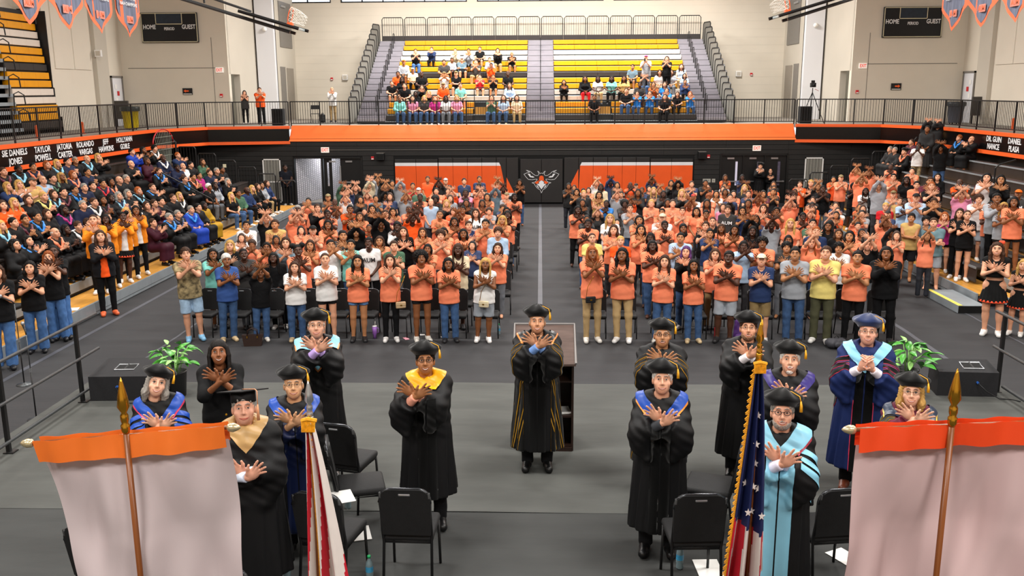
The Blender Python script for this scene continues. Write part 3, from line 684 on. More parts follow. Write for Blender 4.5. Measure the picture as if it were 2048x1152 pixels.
# ---- folded-up side baskets
m_net = M('white_cord', 'e9e4da', .8, vary=.03); m_clear = M('smoked_backboard', 'aeb8b8', .2, vary=.05)
def basket(x, y, z, s, label):
    e = empty('basketball_hoop', (x, y, z), 0, label, 'basketball hoop', 'folded side baskets'); t = s * R(16.5)
    cs, sn = math.cos(t), math.sin(t)
    def P(a, b, c): return (a * cs + c * sn * 0 + 0, b, -a * sn * 1 + c)     # plane sloping down towards the court
    u = Vector((1, 0, -math.tan(R(16.5)) * s)).normalized() * 1.0
    def Q(a, b, c): v = u * a + Vector((0, b, 0)) + Vector((0, 0, c)); return (v.x, v.y, v.z)
    mb = MB(); bd = [Q(-s * 1.35, -.55, 0), Q(s * .25, -.55, 0), Q(s * .25, .55, 0), Q(-s * 1.35, .55, 0)]
    mb.add(bd + [(p[0], p[1], p[2] - .06) for p in bd], [(0, 1, 2, 3), (7, 6, 5, 4), (0, 4, 5, 1), (1, 5, 6, 2), (2, 6, 7, 3), (3, 7, 4, 0)]); mb.build('backboard', m_clear, e)
    for b_ in (-.57, .57): MB().tube([Q(-s * 1.4, b_, -.03), Q(s * .35, b_, -.03)], .05, 6).build('edge_padding', m_blackmetal, e)
    for b in (-.3, .3): MB().tube([Q(-s * 4.2, b, -.16), Q(s * .02, b, -.2)], .05, 6).build('support_boom', m_railgrey, e)
    MB().tube([Q(-s * 4.2, 0, .18), Q(-s * 1.2, 0, .05)], .04, 6).build('support_boom', m_railgrey, e)
    MB().tube([Q(-s * 2.6, 0, -.1), (Q(-s * 2.6, 0, 0)[0], 0, 12.4 - z)], .03, 6).build('hanger_pipe', m_blackmetal, e)
    rc = Vector(Q(s * -.02, 0, .27)); n = 22
    ring = [(rc.x + .06 * s * math.sin(2 * math.pi * k / n), .228 * math.cos(2 * math.pi * k / n), rc.z + .228 * math.sin(2 * math.pi * k / n)) for k in range(n)]
    MB().tube(ring, .014, 6, True).build('rim', m_orange, e); MB().rbox((rc.x - s * .02, 0, rc.z - .24), (.16, .2, .1), .02).build('rim_bracket', m_orange, e)
    net = MB(); K_ = 10; Ls = 6
    def NP(k, l):
        a = 2 * math.pi * (k + .5 * (l % 2)) / K_; r = .228 - .02 * l; return (rc.x + s * (.085 * l) + .06 * s * math.sin(a), r * math.cos(a), rc.z + r * math.sin(a) - .018 * l * l * .4)
    for l in range(Ls - 1):
        for k in range(K_):
            a = NP(k, l)
            for dk in ((0, 1) if l % 2 else (-1, 0)): net.tube([a, NP(k + dk, l + 1)], .006, 3, cap=False)
    tag(net.build('net', m_net, e), kind='stuff')
basket(-7.16, 27.0, 6.82, 1, 'folded basketball hoop with white net beside the left tall windows wall')
basket(6.93, 27.0, 7.07, -1, 'folded basketball hoop with white net by the right scoreboard')

# ---- scoreboards
def scoreboard(x, label):
    e = empty('scoreboard', (x, 42.93, 7.84), 0, label, 'scoreboard', 'wall scoreboards'); w, h = 2.62, 1.33
    MB().rbox((0, 0, 0), (w, .12, h), .01).build('cabinet', m_navyscreen, e)
    MB().bx(-w / 2 + .02, w / 2 - .02, -.068, -.06, -h / 2 + .02, -h / 2 + .05).bx(-w / 2 + .02, w / 2 - .02, -.068, -.06, h / 2 - .05, h / 2 - .02).bx(-w / 2 + .02, -w / 2 + .05, -.068, -.06, -h / 2 + .02, h / 2 - .02).bx(w / 2 - .05, w / 2 - .02, -.068, -.06, -h / 2 + .02, h / 2 - .02).build('border_line', m_cream, e)
    MB().bx(-.62, .62, -.07, -.06, .14, .17).bx(-.62, -.59, -.07, -.06, .14, .63).bx(.59, .62, -.07, -.06, .14, .63).build('clock_line', m_cream, e)
    MB().bx(-.58, .58, -.066, -.06, .18, .62).build('clock_window', M('navy_clock_window', '1d2a38', .3, vary=.2, vscale=6), e)
    for tx, px, sz, pz in (('HOME', -.92, .27, .02), ('PERIOD', 0, .18, -.06), ('GUEST', .9, .27, .02)): text('lettering', tx, sz, (px, -.066, pz), (R(90), 0, 0), m_whitetext, e, .002, squash=.78)
scoreboard(-17.04, 'black HOME and GUEST scoreboard on the faculty-side wall'); scoreboard(16.67, 'black HOME and GUEST scoreboard on the right-hand wall')
exit_sign((-14.88, 42.95, 5.93), 0, 'white EXIT sign on the beige wall beneath the left scoreboard')
exit_sign((14.62, 42.95, 5.95), 0, 'white EXIT sign on the beige wall beneath the right scoreboard')
m_signblk = M('black_wayfinding', '151518', .5, vary=.06)
for x, sg, lb in ((-16.46, -1, 'small black wayfinding sign with orange arrow under left scoreboard'), (16.19, 1, 'small black wayfinding sign with orange arrow under right scoreboard')):
    e = empty('wayfinding_sign', (x, 42.97, 4.97 + (.05 if sg > 0 else 0)), 0, lb, 'sign')
    MB().bx(-.23, .23, -.02, .0, -.15, .15).build('plate', m_signblk, e); MB().prism([(sg * .18, .02), (sg * .08, .09), (sg * .08, .05), (-sg * .06, .05), (-sg * .06, -.01), (sg * .08, -.01), (sg * .08, -.05)], -.026, -.02).build('arrow', m_orange, e)
    MB().bx(-.2, .2, -.026, -.02, -.13, -.1).build('text_line', m_white, e)
strobe((-14.88, 42.98, 4.78), 0, 'red fire alarm on the beige wall by the left doorway'); strobe((14.45, 42.98, 4.8), 0, 'red fire alarm on the beige wall by the right doorway')
strobe((-11.5, YB - .02, 5.6), 0, 'red fire alarm on the back wall left of the bleacher'); strobe((11.45, YB - .02, 5.72), 0, 'red fire alarm on the back wall right of the bleacher')
for x, z, y, lb in ((-10.75, 5.68, YB, 'pale square wall speaker beside the left fire alarm on back wall'), (10.75, 5.75, YB, 'pale square wall speaker beside the right fire alarm on back wall'), (-19.15, 6.6, 40.2, 'pale wall speaker on the corner pilaster')):
    e = empty('wall_speaker', (x, y - .02, z), 0, lb, 'loudspeaker'); MB().rbox((0, -.06, 0), (.3, .12, .3), .02).build('cabinet', m_white, e); MB().rbox((0, -.125, 0), (.2, .01, .2), .004).build('grille', m_beige2, e)
for x, lb in ((-13.9, 'round pale wall detector on the left white pilaster'), (13.6, 'round pale wall detector on the right white pilaster')):
    e = empty('wall_detector', (x, 47.18, 8.0), 0, lb, 'detector'); MB().lathe([(.12, 0), (.12, .05), (.07, .1), (.03, .12)], 14).build('dome', m_white, e, True, rot=(R(90), 0, 0))
# ================================================================== PEOPLE: surface builder
class SDF:
    """smooth union of tapered capsules, ellipsoids and boxes, polygonised with surface nets"""
    def __init__(s): s.pr = []; s.cuts = []; s.fold = None
    def cone(s, a, b, ra, rb, k=.03, sq=1.0, clip=None, sub=False):
        s.pr.append(('c', np.array(a, float), np.array(b, float), ra, rb, k, sq, clip, sub)); return s
    def ell(s, c, r, k=.03, clip=None, sub=False, rx=0.0):
        s.pr.append(('e', np.array(c, float), np.array(r, float), rx, 0, k, 1.0, clip, sub)); return s
    def chain(s, pts, rs, k=.03, sq=1.0):
        for i in range(len(pts) - 1): s.cone(pts[i], pts[i + 1], rs[i], rs[i + 1], k, sq)
        return s
    def cut(s, p, n): s.cuts.append((np.array(p, float), np.array(n, float))); return s    # keeps the side the normal points away from
    def bounds(s):
        lo = np.full(3, 1e9); hi = -lo
        for p in s.pr:
            if p[8]: continue
            if p[0] == 'c':
                r = max(p[3], p[4]); lo = np.minimum(lo, np.minimum(p[1], p[2]) - r); hi = np.maximum(hi, np.maximum(p[1], p[2]) + r)
            else: r = p[2].max() if p[3] else p[2]; lo = np.minimum(lo, p[1] - r); hi = np.maximum(hi, p[1] + r)
        return lo, hi
    def mesh(s, vox):
        lo, hi = s.bounds(); lo = lo - 3 * vox; hi = hi + 3 * vox
        n = np.ceil((hi - lo) / vox).astype(int) + 1
        ax = [lo[i] + vox * np.arange(n[i]) for i in range(3)]
        D = np.full(n, 1.0, dtype=np.float32)
        for (t, a, b, ra, rb, k, sq, clip, sub) in s.pr:
            pad = k + 2.5 * vox
            if t == 'c': r = max(ra, rb); l = np.minimum(a, b) - r - pad; h = np.maximum(a, b) + r + pad
            else: r = b.max() if ra else b; l = a - r - pad; h = a + r + pad
            i0 = np.clip(np.floor((l - lo) / vox).astype(int), 0, n); i1 = np.clip(np.ceil((h - lo) / vox).astype(int) + 1, 0, n)
            if np.any(i1 <= i0): continue
            x = ax[0][i0[0]:i1[0]][:, None, None]; y = ax[1][i0[1]:i1[1]][None, :, None]; z = ax[2][i0[2]:i1[2]][None, None, :]
            if t == 'c':
                ba = b - a; px, py, pz = x - a[0], y - a[1], z - a[2]
                if sq != 1.0: py = py / sq; ba = np.array([ba[0], ba[1] / sq, ba[2]])
                tt = np.clip((px * ba[0] + py * ba[1] + pz * ba[2]) / max(ba @ ba, 1e-9), 0, 1)
                d = np.sqrt((px - tt * ba[0]) ** 2 + (py - tt * ba[1]) ** 2 + (pz - tt * ba[2]) ** 2) - (ra + (rb - ra) * tt)
                if sq < 1: d = d * (sq * .5 + .5)
            else:
                px, py, pz = x - a[0], y - a[1], z - a[2]
                if ra:
                    c_, s_ = math.cos(ra), math.sin(ra); py, pz = py * c_ + pz * s_, -py * s_ + pz * c_
                q = np.sqrt((px / b[0]) ** 2 + (py / b[1]) ** 2 + (pz / b[2]) ** 2)
                q2 = np.sqrt((px / b[0] ** 2) ** 2 + (py / b[1] ** 2) ** 2 + (pz / b[2] ** 2) ** 2)
                d = q * (q - 1) / np.maximum(q2, 1e-6)
            if clip is not None:
                for (cp, cn) in (clip if isinstance(clip, list) else [clip]): d = np.maximum(d, (x - cp[0]) * cn[0] + (y - cp[1]) * cn[1] + (z - cp[2]) * cn[2])
            B = D[i0[0]:i1[0], i0[1]:i1[1], i0[2]:i1[2]]
            if sub:
                hh = np.maximum(k - np.abs(-d - B), 0) / k; B[...] = np.maximum(B, -d) + hh * hh * k * .25
            else:
                hh = np.maximum(k - np.abs(d - B), 0) / k; B[...] = np.minimum(B, d) - hh * hh * k * .25
        X = ax[0][:, None, None]; Y = ax[1][None, :, None]; Z = ax[2][None, None, :]
        if s.fold is not None: D = D + s.fold(X, Y, Z).astype(np.float32)
        for cp, cn in s.cuts: D = np.maximum(D, ((X - cp[0]) * cn[0] + (Y - cp[1]) * cn[1] + (Z - cp[2]) * cn[2]).astype(np.float32))
        for i in range(3):
            sl = [slice(None)] * 3; sl[i] = 0; D[tuple(sl)] = np.maximum(D[tuple(sl)], vox); sl[i] = -1; D[tuple(sl)] = np.maximum(D[tuple(sl)], vox)
        return nets(D, lo, vox)

def nets(D, lo, vox):
    S = D < 0; n = D.shape
    c = S[:-1, :-1, :-1].astype(np.int8)
    for dx, dy, dz in ((1, 0, 0), (0, 1, 0), (0, 0, 1), (1, 1, 0), (1, 0, 1), (0, 1, 1), (1, 1, 1)):
        c = c + S[dx:n[0] - 1 + dx, dy:n[1] - 1 + dy, dz:n[2] - 1 + dz]
    act = (c > 0) & (c < 8); I, J, Kk = np.nonzero(act); m = len(I)
    idx = np.full(act.shape, -1, dtype=np.int32); idx[I, J, Kk] = np.arange(m)
    acc = np.zeros((m, 3)); cnt = np.zeros(m)
    cor = [(0, 0, 0), (1, 0, 0), (0, 1, 0), (1, 1, 0), (0, 0, 1), (1, 0, 1), (0, 1, 1), (1, 1, 1)]
    val = [D[I + a, J + b, Kk + g] for a, b, g in cor]
    for e0, e1 in ((0, 1), (2, 3), (4, 5), (6, 7), (0, 2), (1, 3), (4, 6), (5, 7), (0, 4), (1, 5), (2, 6), (3, 7)):
        v0, v1 = val[e0], val[e1]; k = (v0 < 0) != (v1 < 0)
        t = np.where(k, v0 / np.where(np.abs(v0 - v1) < 1e-9, 1, v0 - v1), 0)
        p0 = np.array(cor[e0]); p1 = np.array(cor[e1])
        acc += np.where(k[:, None], p0 + t[:, None] * (p1 - p0), 0); cnt += k
    P = (np.stack([I, J, Kk], 1) + acc / np.maximum(cnt, 1)[:, None]) * vox + lo
    Qs = []
    for ax in range(3):
        a = [slice(None)] * 3; b = [slice(None)] * 3; a[ax] = slice(0, -1); b[ax] = slice(1, None)
        ch = S[tuple(a)] != S[tuple(b)]; e = np.argwhere(ch); u, w = [(1, 2), (2, 0), (0, 1)][ax]
        e = e[(e[:, u] > 0) & (e[:, w] > 0) & (e[:, u] < n[u] - 1) & (e[:, w] < n[w] - 1)]
        def g(du, dw):
            q = e.copy(); q[:, u] += du; q[:, w] += dw; return idx[q[:, 0], q[:, 1], q[:, 2]]
        q = np.stack([g(-1, -1), g(0, -1), g(0, 0), g(-1, 0)], 1)
        ins = S[e[:, 0], e[:, 1], e[:, 2]]
        q[~ins] = q[~ins][:, ::-1]; Qs.append(q[(q >= 0).all(1)])
    return P, np.concatenate(Qs)

def ico(c, r, seg=8, ring=6):
    V = []; F = []
    for i in range(ring + 1):
        th = math.pi * i / ring
        for j in range(seg):
            ph = 2 * math.pi * j / seg; V.append((c[0] + r[0] * math.sin(th) * math.cos(ph), c[1] + r[1] * math.sin(th) * math.sin(ph), c[2] + r[2] * math.cos(th)))
    for i in range(ring):
        for j in range(seg): F.append((i * seg + j, (i + 1) * seg + j, (i + 1) * seg + (j + 1) % seg, i * seg + (j + 1) % seg))
    return np.array(V), np.array(F)
def tubenp(pts, r, n=6):
    mb = MB().tube(pts, r, n, cap=False); return np.array(mb.v), np.array(mb.f)
def joinp(parts):
    """parts: list of (V, Q, material index)"""
    Vs, Qs, Ms = [], [], []; b = 0
    for V, Q, m in parts:
        Vs.append(V); Qs.append(Q + b); Ms.append(np.full(len(Q), m)); b += len(V)
    return np.concatenate(Vs), np.concatenate(Qs), np.concatenate(Ms)
def xf(V, Mx):
    A = np.array(Mx)[:3, :3]; t = np.array(Mx)[:3, 3]; return V @ A.T + t

# ---- materials for people
m_skin = M('skin', None, .5, objcol=True, vary=.06, vscale=18, spec=.35)
m_lip = M('lips', None, .45, objcol=True, mul=(.62, .30, .30), vary=.05)
m_eye = M('eye_white', 'e6e2dd', .25, vary=.01); m_iris = M('iris_dark', '1c120c', .2, vary=.01); m_brow = M('brow_hair', '2c1f18', .8, vary=.1)
m_browg = M('brow_grey', '8c857d', .8, vary=.1); m_teeth = M('teeth', 'efe9df', .35, vary=.01)
m_hair = M('hair', None, .65, objcol=True, spec=.2, vary=.3, vscale=45, bump=.4, bscale=90, stretch=(1, 1, .25))
m_cloth = M('woven_cloth', None, .85, objcol=True, spec=.2, vary=.07, vscale=9, bump=.12, bscale=35)
m_denim = M('denim', None, .85, objcol=True, vary=.2, vscale=14, bump=.1, bscale=60)
m_camo = M('leaf_camouflage', '8a7a58', .85, vary=.75, vscale=14)
m_leather = M('shoe_leather', None, .4, objcol=True, vary=.06)
m_robe = M('black_gown_cloth', '08080a', .62, vary=.12, vscale=6, spec=.3)
m_objrobe = M('dyed_gown_cloth', None, .7, objcol=True, vary=.10, vscale=6, spec=.22)
m_velvet = M('black_velvet', '060606', .95, vary=.1, vscale=10, sheen=.2, spec=.1)
m_satin = M('dyed_satin', None, .38, objcol=True, vary=.06, vscale=5)
m_gold = M('gold_tassel', 'd99a14', .5, vary=.15, vscale=30)
BODY_M = [m_skin, m_eye, m_iris, m_lip, m_brow, m_teeth]

# ---- hand, canonical frame: +x along the fingers, +z towards the thumb, -y palm side
def hand_mesh(vox, spread=1.0, curl=0.12):
    s = SDF()
    s.ell((.05, 0, 0), (.058, .017, .044), .015); s.cone((.0, 0, 0), (.03, 0, 0), .026, .03, .02, .75)
    for i, (z, L, a) in enumerate(((.031, .070, 17), (.011, .080, 5), (-.011, .074, -7), (-.03, .057, -20))):
        a = R(a * spread); x0 = .088 - abs(z - .005) * .25; p = np.array([x0, 0, z]); d = np.array([math.cos(a), 0, math.sin(a)])
        cu = curl * (1 + .25 * i); r = .0098 - .0006 * i
        p1 = p + d * L * .48 + np.array([0, -L * .48 * cu, 0]); p2 = p1 + d * L * .30 * (1 - cu * .4) + np.array([0, -L * .30 * cu * 1.8, 0]); p3 = p2 + d * L * .22 * (1 - cu * .8) + np.array([0, -L * .22 * cu * 2.6, 0])
        s.chain([p - d * .02, p1, p2, p3], [r + .001, r, r - .0008, r - .002], .006)
    t0 = np.array([.022, -.006, .030]); t1 = t0 + np.array([.030, -.006, .030]); t2 = t1 + np.array([.026, -.003, .016])
    s.chain([t0, t1, t2], [.0145, .0115, .009], .012)
    return s.mesh(vox)
HAND_F = hand_mesh(.0034, 1.15, .10); HAND_C = hand_mesh(.0062, 1.25, .10); HAND_C = (HAND_C[0] * 1.10, HAND_C[1]); HAND_R = hand_mesh(.0062, .35, .45); HAND_RF = hand_mesh(.0036, .35, .45); HAND_L = hand_mesh(.0095, 1.25, .08)

# ---- head, canonical frame: centre of the skull, face towards -y
def head_parts(vox, fem=False, smile=1.0, wide=1.0, jaw=1.0, lod=False, grey=False, beard=0, long_=1.0):
    s = SDF(); w = wide
    s.ell((0, .016, .028), (.077 * w, .096, .094), .03); s.ell((0, -.022, -.038), (.065 * w * jaw, .073, .078 * long_), .03)
    s.ell((0, -.058, -.095 * long_), (.031 * jaw, .027, .023), .03); s.cone((-.034 * w, -.076, .036), (.034 * w, -.076, .036), .014 if not fem else .010, .014 if not fem else .010, .02)
    s.cone((0, -.090, .018), (0, -.110, -.028), .0075, .0125, .012); s.cone((-.013, -.096, -.032), (.013, -.096, -.032), .009, .009, .008)
    for x in (-1, 1):
        s.ell((x * .046 * w, -.060, -.030), (.024, .022, .022), .02); s.ell((x * .078 * w, .018, -.012), (.011, .021, .032), .008, rx=.25)
        s.ell((x * .032 * w, -.099, .010), (.017, .013, .0105), .008, sub=True)
    s.ell((0, -.064, -.066), (.042, .031, .030), .03)
    s.cone((0, .012, -.05), (0, .035, -.14), .054 * w if not fem else .047, .057 * w if not fem else .05, .03)
    V, Q = s.mesh(vox); P = [(V, Q, 0)]
    b = 4
    for x in (-1, 1):
        v, q = ico((x * .032 * w, -.0775, .0085), (.0132, .0122, .0076), 8, 6); P.append((v, q, 1))
        v, q = ico((x * .032 * w, -.0878, .0095), (.0060, .0042, .0066), 7, 4); P.append((v, q, 2))
        v, q = tubenp([(x * .014 * w, -.0985, .034), (x * .030 * w, -.0985, .041), (x * .047 * w, -.086, .033)], [.0030, .0046 if not fem else .0034, .0024], 5); P.append((v, q, b))
        v, q = tubenp([(x * .016 * w, -.0895, .0125), (x * .032 * w, -.0925, .0185), (x * .047 * w, -.083, .0115)], [.002, .0036, .002], 4); P.append((v, q, 2 if fem else 0))
    sm = .013 * smile; op = .003 * max(0, smile - .4)
    fy = lambda x: -.1005 + 4.6 * x * x
    def lipc(z0, z1, r, xs=(-.035, -.022, -.010, 0, .010, .022, .035), dy=0.0):
        return tubenp([(x, fy(x) + dy, z0 + (z1 - z0) * (x / .035) ** 2) for x in xs], [r * (.45 if abs(x) > .03 else .8 if abs(x) > .015 else 1.0) for x in xs], 5)
    v, q = lipc(-.0675, -.0675 + sm, .0028); P.append((v, q, 3))
    v, q = lipc(-.0765 - op, -.0685 + sm, .0036); P.append((v, q, 3))
    if smile > .5: v, q = lipc(-.0715 - op * .4, -.0680 + sm, .0040 + op * .4, dy=.0022); P.append((v, q, 5))
    return P
HEAD_C = {f: head_parts(.0085, f) for f in (False, True)}
HEAD_L = {f: [(p[0], p[1], p[2]) for p in head_parts(.015, f)[:1]] for f in (False, True)}

# ---- hair and hats, head frame
FP = ((0, -.083, .072), (0, -.719, -.695))          # face-opening plane
def clipface(dy=0, dz=0, n=(0, -.719, -.695)): return (np.array((0, -.083 + dy, .072 + dz)), np.array(n) / np.linalg.norm(n))
def curl_fold(a, f): return lambda X, Y, Z: a * (np.sin(X * f) * np.sin(Y * f * 1.1 + 1) + np.sin(Z * f * .9 + 2) * np.sin(X * f * 1.2 + Y * f * .5))
def hair_mesh(style, vox=.009):
    s = SDF(); cap = clipface()
    if style == 's':
        s.ell((0, .022, .034), (.086, .104, .103), .02, clip=cap); s.fold = curl_fold(.004, 130)
    elif style == 'f':     # short with fringe
        s.ell((0, .018, .034), (.088, .108, .106), .02, clip=clipface(0, -.02)); s.fold = curl_fold(.005, 110)
    elif style == 'w':     # curly, fuller
        s.ell((0, .022, .045), (.104, .122, .112), .02, clip=clipface(-.01, -.01)); s.fold = curl_fold(.010, 100)
    elif style == 'a':
        s.ell((0, .04, .04), (.138, .13, .138), .02, clip=clipface(.0, .0, (0, -.85, -.5))); s.fold = curl_fold(.011, 120)
    elif style == 'b':     # receding fringe
        s.ell((0, .024, .0), (.085, .103, .10), .02, clip=[clipface(.05, -.02, (0, -.9, -.4)), (np.array((0, 0, .035)), np.array((0, 0, 1.)))])
    elif style in ('m', 'l'):
        s.ell((0, .022, .036), (.090, .108, .106), .02, clip=clipface(.005, .004))
        zl = -.16 if style == 'm' else -.33
        for x in (-1, 1):
            s.cone((x * .076, .0, .03), (x * .086, -.012, -.09), .030, .028, .025, .8); s.cone((x * .086, -.012, -.09), (x * (.082 if style == 'm' else .095), -.02 if style == 'l' else .01, zl), .03, .022, .03, .8)
        s.cone((0, .075, 0), (0, .085, zl), .075, .06, .04, .5); s.fold = lambda X, Y, Z: .004 * np.sin(X * 160 + 14 * np.sin(Z * 22)) + .003 * np.sin(Y * 150)
    elif style == 't':
        s.ell((0, .022, .034), (.083, .102, .100), .02, clip=clipface(.012, .012)); s.ell((0, .115, .06), (.045, .045, .05), .03); s.fold = curl_fold(.002, 140)
    elif style == 'u':     # two puffs
        s.ell((0, .022, .034), (.083, .102, .100), .02, clip=clipface(.012, .012)); s.ell((-.085, .02, .11), (.055, .055, .055), .02); s.ell((.085, .02, .11), (.055, .055, .055), .02); s.fold = curl_fold(.006, 140)
    elif style in ('d', 'D'):
        s.ell((0, .022, .034), (.088, .105, .104), .02, clip=clipface(-.004, 0)); zl = -.11 if style == 'd' else -.34
        for k in range(15):
            a = R(-118 + 236 * k / 14); x, y = math.sin(a) * .088, .02 + math.cos(a) * .095
            s.chain([(x * .9, y * .9, .05), (x * 1.12, y * 1.1 - .005, -.03), (x * 1.1, y * 1.0 - (.03 if style == 'D' and abs(x) > .06 else 0), zl + .02 * math.sin(k * 2.3))], [.018, .016, .011], .008)
    elif style == 'h':     # head scarf
        s.ell((0, .02, .03), (.094, .112, .112), .02, clip=clipface(-.0, -.012)); s.cone((0, .03, -.06), (0, .02, -.15), .085, .11, .04, .8); s.ell((0, -.11, -.02), (.058, .07, .085), .02, sub=True)
    elif style == 'H':     # head wrap
        s.ell((0, .022, .05), (.095, .112, .105), .02, clip=clipface(.0, -.012, (0, -.55, -.83)))
    elif style == 'c':     # baseball cap
        s.ell((0, .016, .045), (.090, .108, .092), .01, clip=(np.array((0, 0, .045)), np.array((0, -.12, -.99)))); s.ell((0, -.125, .046), (.072, .085, .009), .012)
        s.ell((0, .055, .0), (.078, .065, .05), .01, clip=(np.array((0, .0, 0)), np.array((0, -1., 0))))
    return s.mesh(vox)
HAIR = {}
def hair_data(style, col=None):
    if style not in HAIR:
        V, Q = hair_mesh(style); HAIR[style] = mesh_np('hair_' + style, V, Q, [m_hair], smooth=True)
    return HAIR[style]

# ---- skeleton
def ik(sh, wr, l1, l2, pole):
    sh, wr, pole = map(lambda v: np.array(v, float), (sh, wr, pole)); d = wr - sh; L = np.linalg.norm(d); L2 = min(L, (l1 + l2) * .985)
    u = d / L; wr = sh + u * L2; a = (l1 * l1 - l2 * l2 + L2 * L2) / (2 * L2); h = math.sqrt(max(l1 * l1 - a * a, 1e-6))
    p = pole - sh; p = p - u * (p @ u); p = p / (np.linalg.norm(p) + 1e-9); return sh + u * a + p * h, wr
def frame(origin, fwd, thumb):
    f = np.array(fwd, float); f /= np.linalg.norm(f); t = np.array(thumb, float); t -= f * (t @ f); t /= np.linalg.norm(t)
    y = np.cross(t, f); Mx = np.eye(4); Mx[:3, 0] = f; Mx[:3, 1] = y; Mx[:3, 2] = t; Mx[:3, 3] = origin; return Mx
def mirror_hand(VQ): V, Q = VQ; V2 = V.copy(); V2[:, 1] *= -1; return V2, Q[:, ::-1]

POSES = {  # wrist targets (person's left arm first: +x), elbow pole, finger direction, thumb direction, hand kind
    1: dict(w=((-.020, -.235, 1.315), (.020, -.290, 1.300)), pole=(.42, -.12, .9), fd=(-.72, -.10, .62), th=(.55, .0, .8), hand='x'),
    2: dict(w=((-.018, -.285, 1.440), (.018, -.330, 1.425)), pole=(.40, -.25, .95), fd=(-.80, -.10, .52), th=(.45, .0, .85), hand='x'),
    6: dict(w=((-.02, -.30, 1.55), (.02, -.345, 1.54)), pole=(.42, -.3, 1.1), fd=(-.80, -.08, .55), th=(.45, .0, .85), hand='x'),
    3: dict(w=((-.02, -.24, 1.82), (.02, -.285, 1.81)), pole=(.55, -.3, 1.45), fd=(-.85, -.08, .45), th=(.4, 0, .9), hand='x'),
    4: dict(w=((-.10, -.20, 1.17), (.10, -.235, 1.15)), pole=(.6, -.05, 1.0), fd=(-.98, .12, .08), th=(0, -.2, 1), hand='r'),
    5: dict(w=((.06, -.21, .97), (-.06, -.225, .955)), pole=(.6, .15, 1.1), fd=(-.75, -.25, -.5), th=(.2, -.6, .7), hand='r'),
    7: dict(w=((.05, -.30, 1.28), (-.05, -.31, 1.28)), pole=(.5, .1, .9), fd=(-.30, -.35, .88), th=(-.5, -.6, .3), hand='r'),   # clapping
    8: dict(w=((.03, -.28, 1.42), (-.06, -.27, 1.40)), pole=(.5, -.1, .95), fd=(-.15, -.25, .95), th=(-.9, -.2, .1), hand='r'),  # holding something at the chin
}
def skeleton(pose, fem=False, seated=False, dz=0.0, lean=0.0, jit=0.0, wid=1.0):
    """joint table in the person's own frame: feet at z=0, facing -y"""
    sw = (.170 if not fem else .150) * wid; hw = .09 if not fem else .088
    J = dict(fem=fem, seated=seated, wid=wid); off = np.zeros(3)
    if seated: off = np.array([0, .0, -.47]); 
    J['off'] = off
    for sx, nm in ((1, 'L'), (-1, 'R')):
        if not seated:
            J['hip' + nm] = np.array([sx * hw, 0, .93]); J['kne' + nm] = np.array([sx * (hw + .012), -.015, .50]); J['ank' + nm] = np.array([sx * (hw + .015), .02, .085]); J['toe' + nm] = np.array([sx * (hw + .035), -.145, .04])
        else:
            J['hip' + nm] = np.array([sx * hw, 0, .46]); J['kne' + nm] = np.array([sx * (hw + .04), -.43, .50]); J['ank' + nm] = np.array([sx * (hw + .04), -.40, .085]); J['toe' + nm] = np.array([sx * (hw + .05), -.56, .04])
        J['sho' + nm] = np.array([sx * sw, .0, 1.405]) + off
    p = POSES[pose]; k = wid
    for sx, nm, w in ((1, 'L', p['w'][0]), (-1, 'R', p['w'][1])):
        w = np.array(w) + off + np.array([0, 0, dz]); pole = np.array([sx * p['pole'][0], p['pole'][1], p['pole'][2]]) + off + np.array([0, 0, dz])
        if seated and pose == 5: w = np.array([sx * .05, -.27, .60]); pole = np.array([sx * .6, .2, .8])
        J['elb' + nm], J['wri' + nm] = ik(J['sho' + nm], w, .285, .255, pole)
        fd = np.array([sx * p['fd'][0], p['fd'][1], p['fd'][2]]); th = np.array([sx * p['th'][0], p['th'][1], p['th'][2]])
        if seated and pose == 5: fd = np.array([-sx * .6, -.7, -.2])
        J['hnd' + nm] = (fd, th)
    J['hand'] = p['hand']
    J['neck'] = np.array([0, .015, 1.455]) + off; J['head'] = np.array([0, -.028, 1.622]) + off
    J['pitch'] = R(-11); J['yaw'] = 0.0; J['tilt'] = 0.0
    return J
def head_matrix(J): return Matrix.Translation(Vector(J['head'])) @ Euler((J['pitch'], J['tilt'], J['yaw']), 'XYZ').to_matrix().to_4x4()

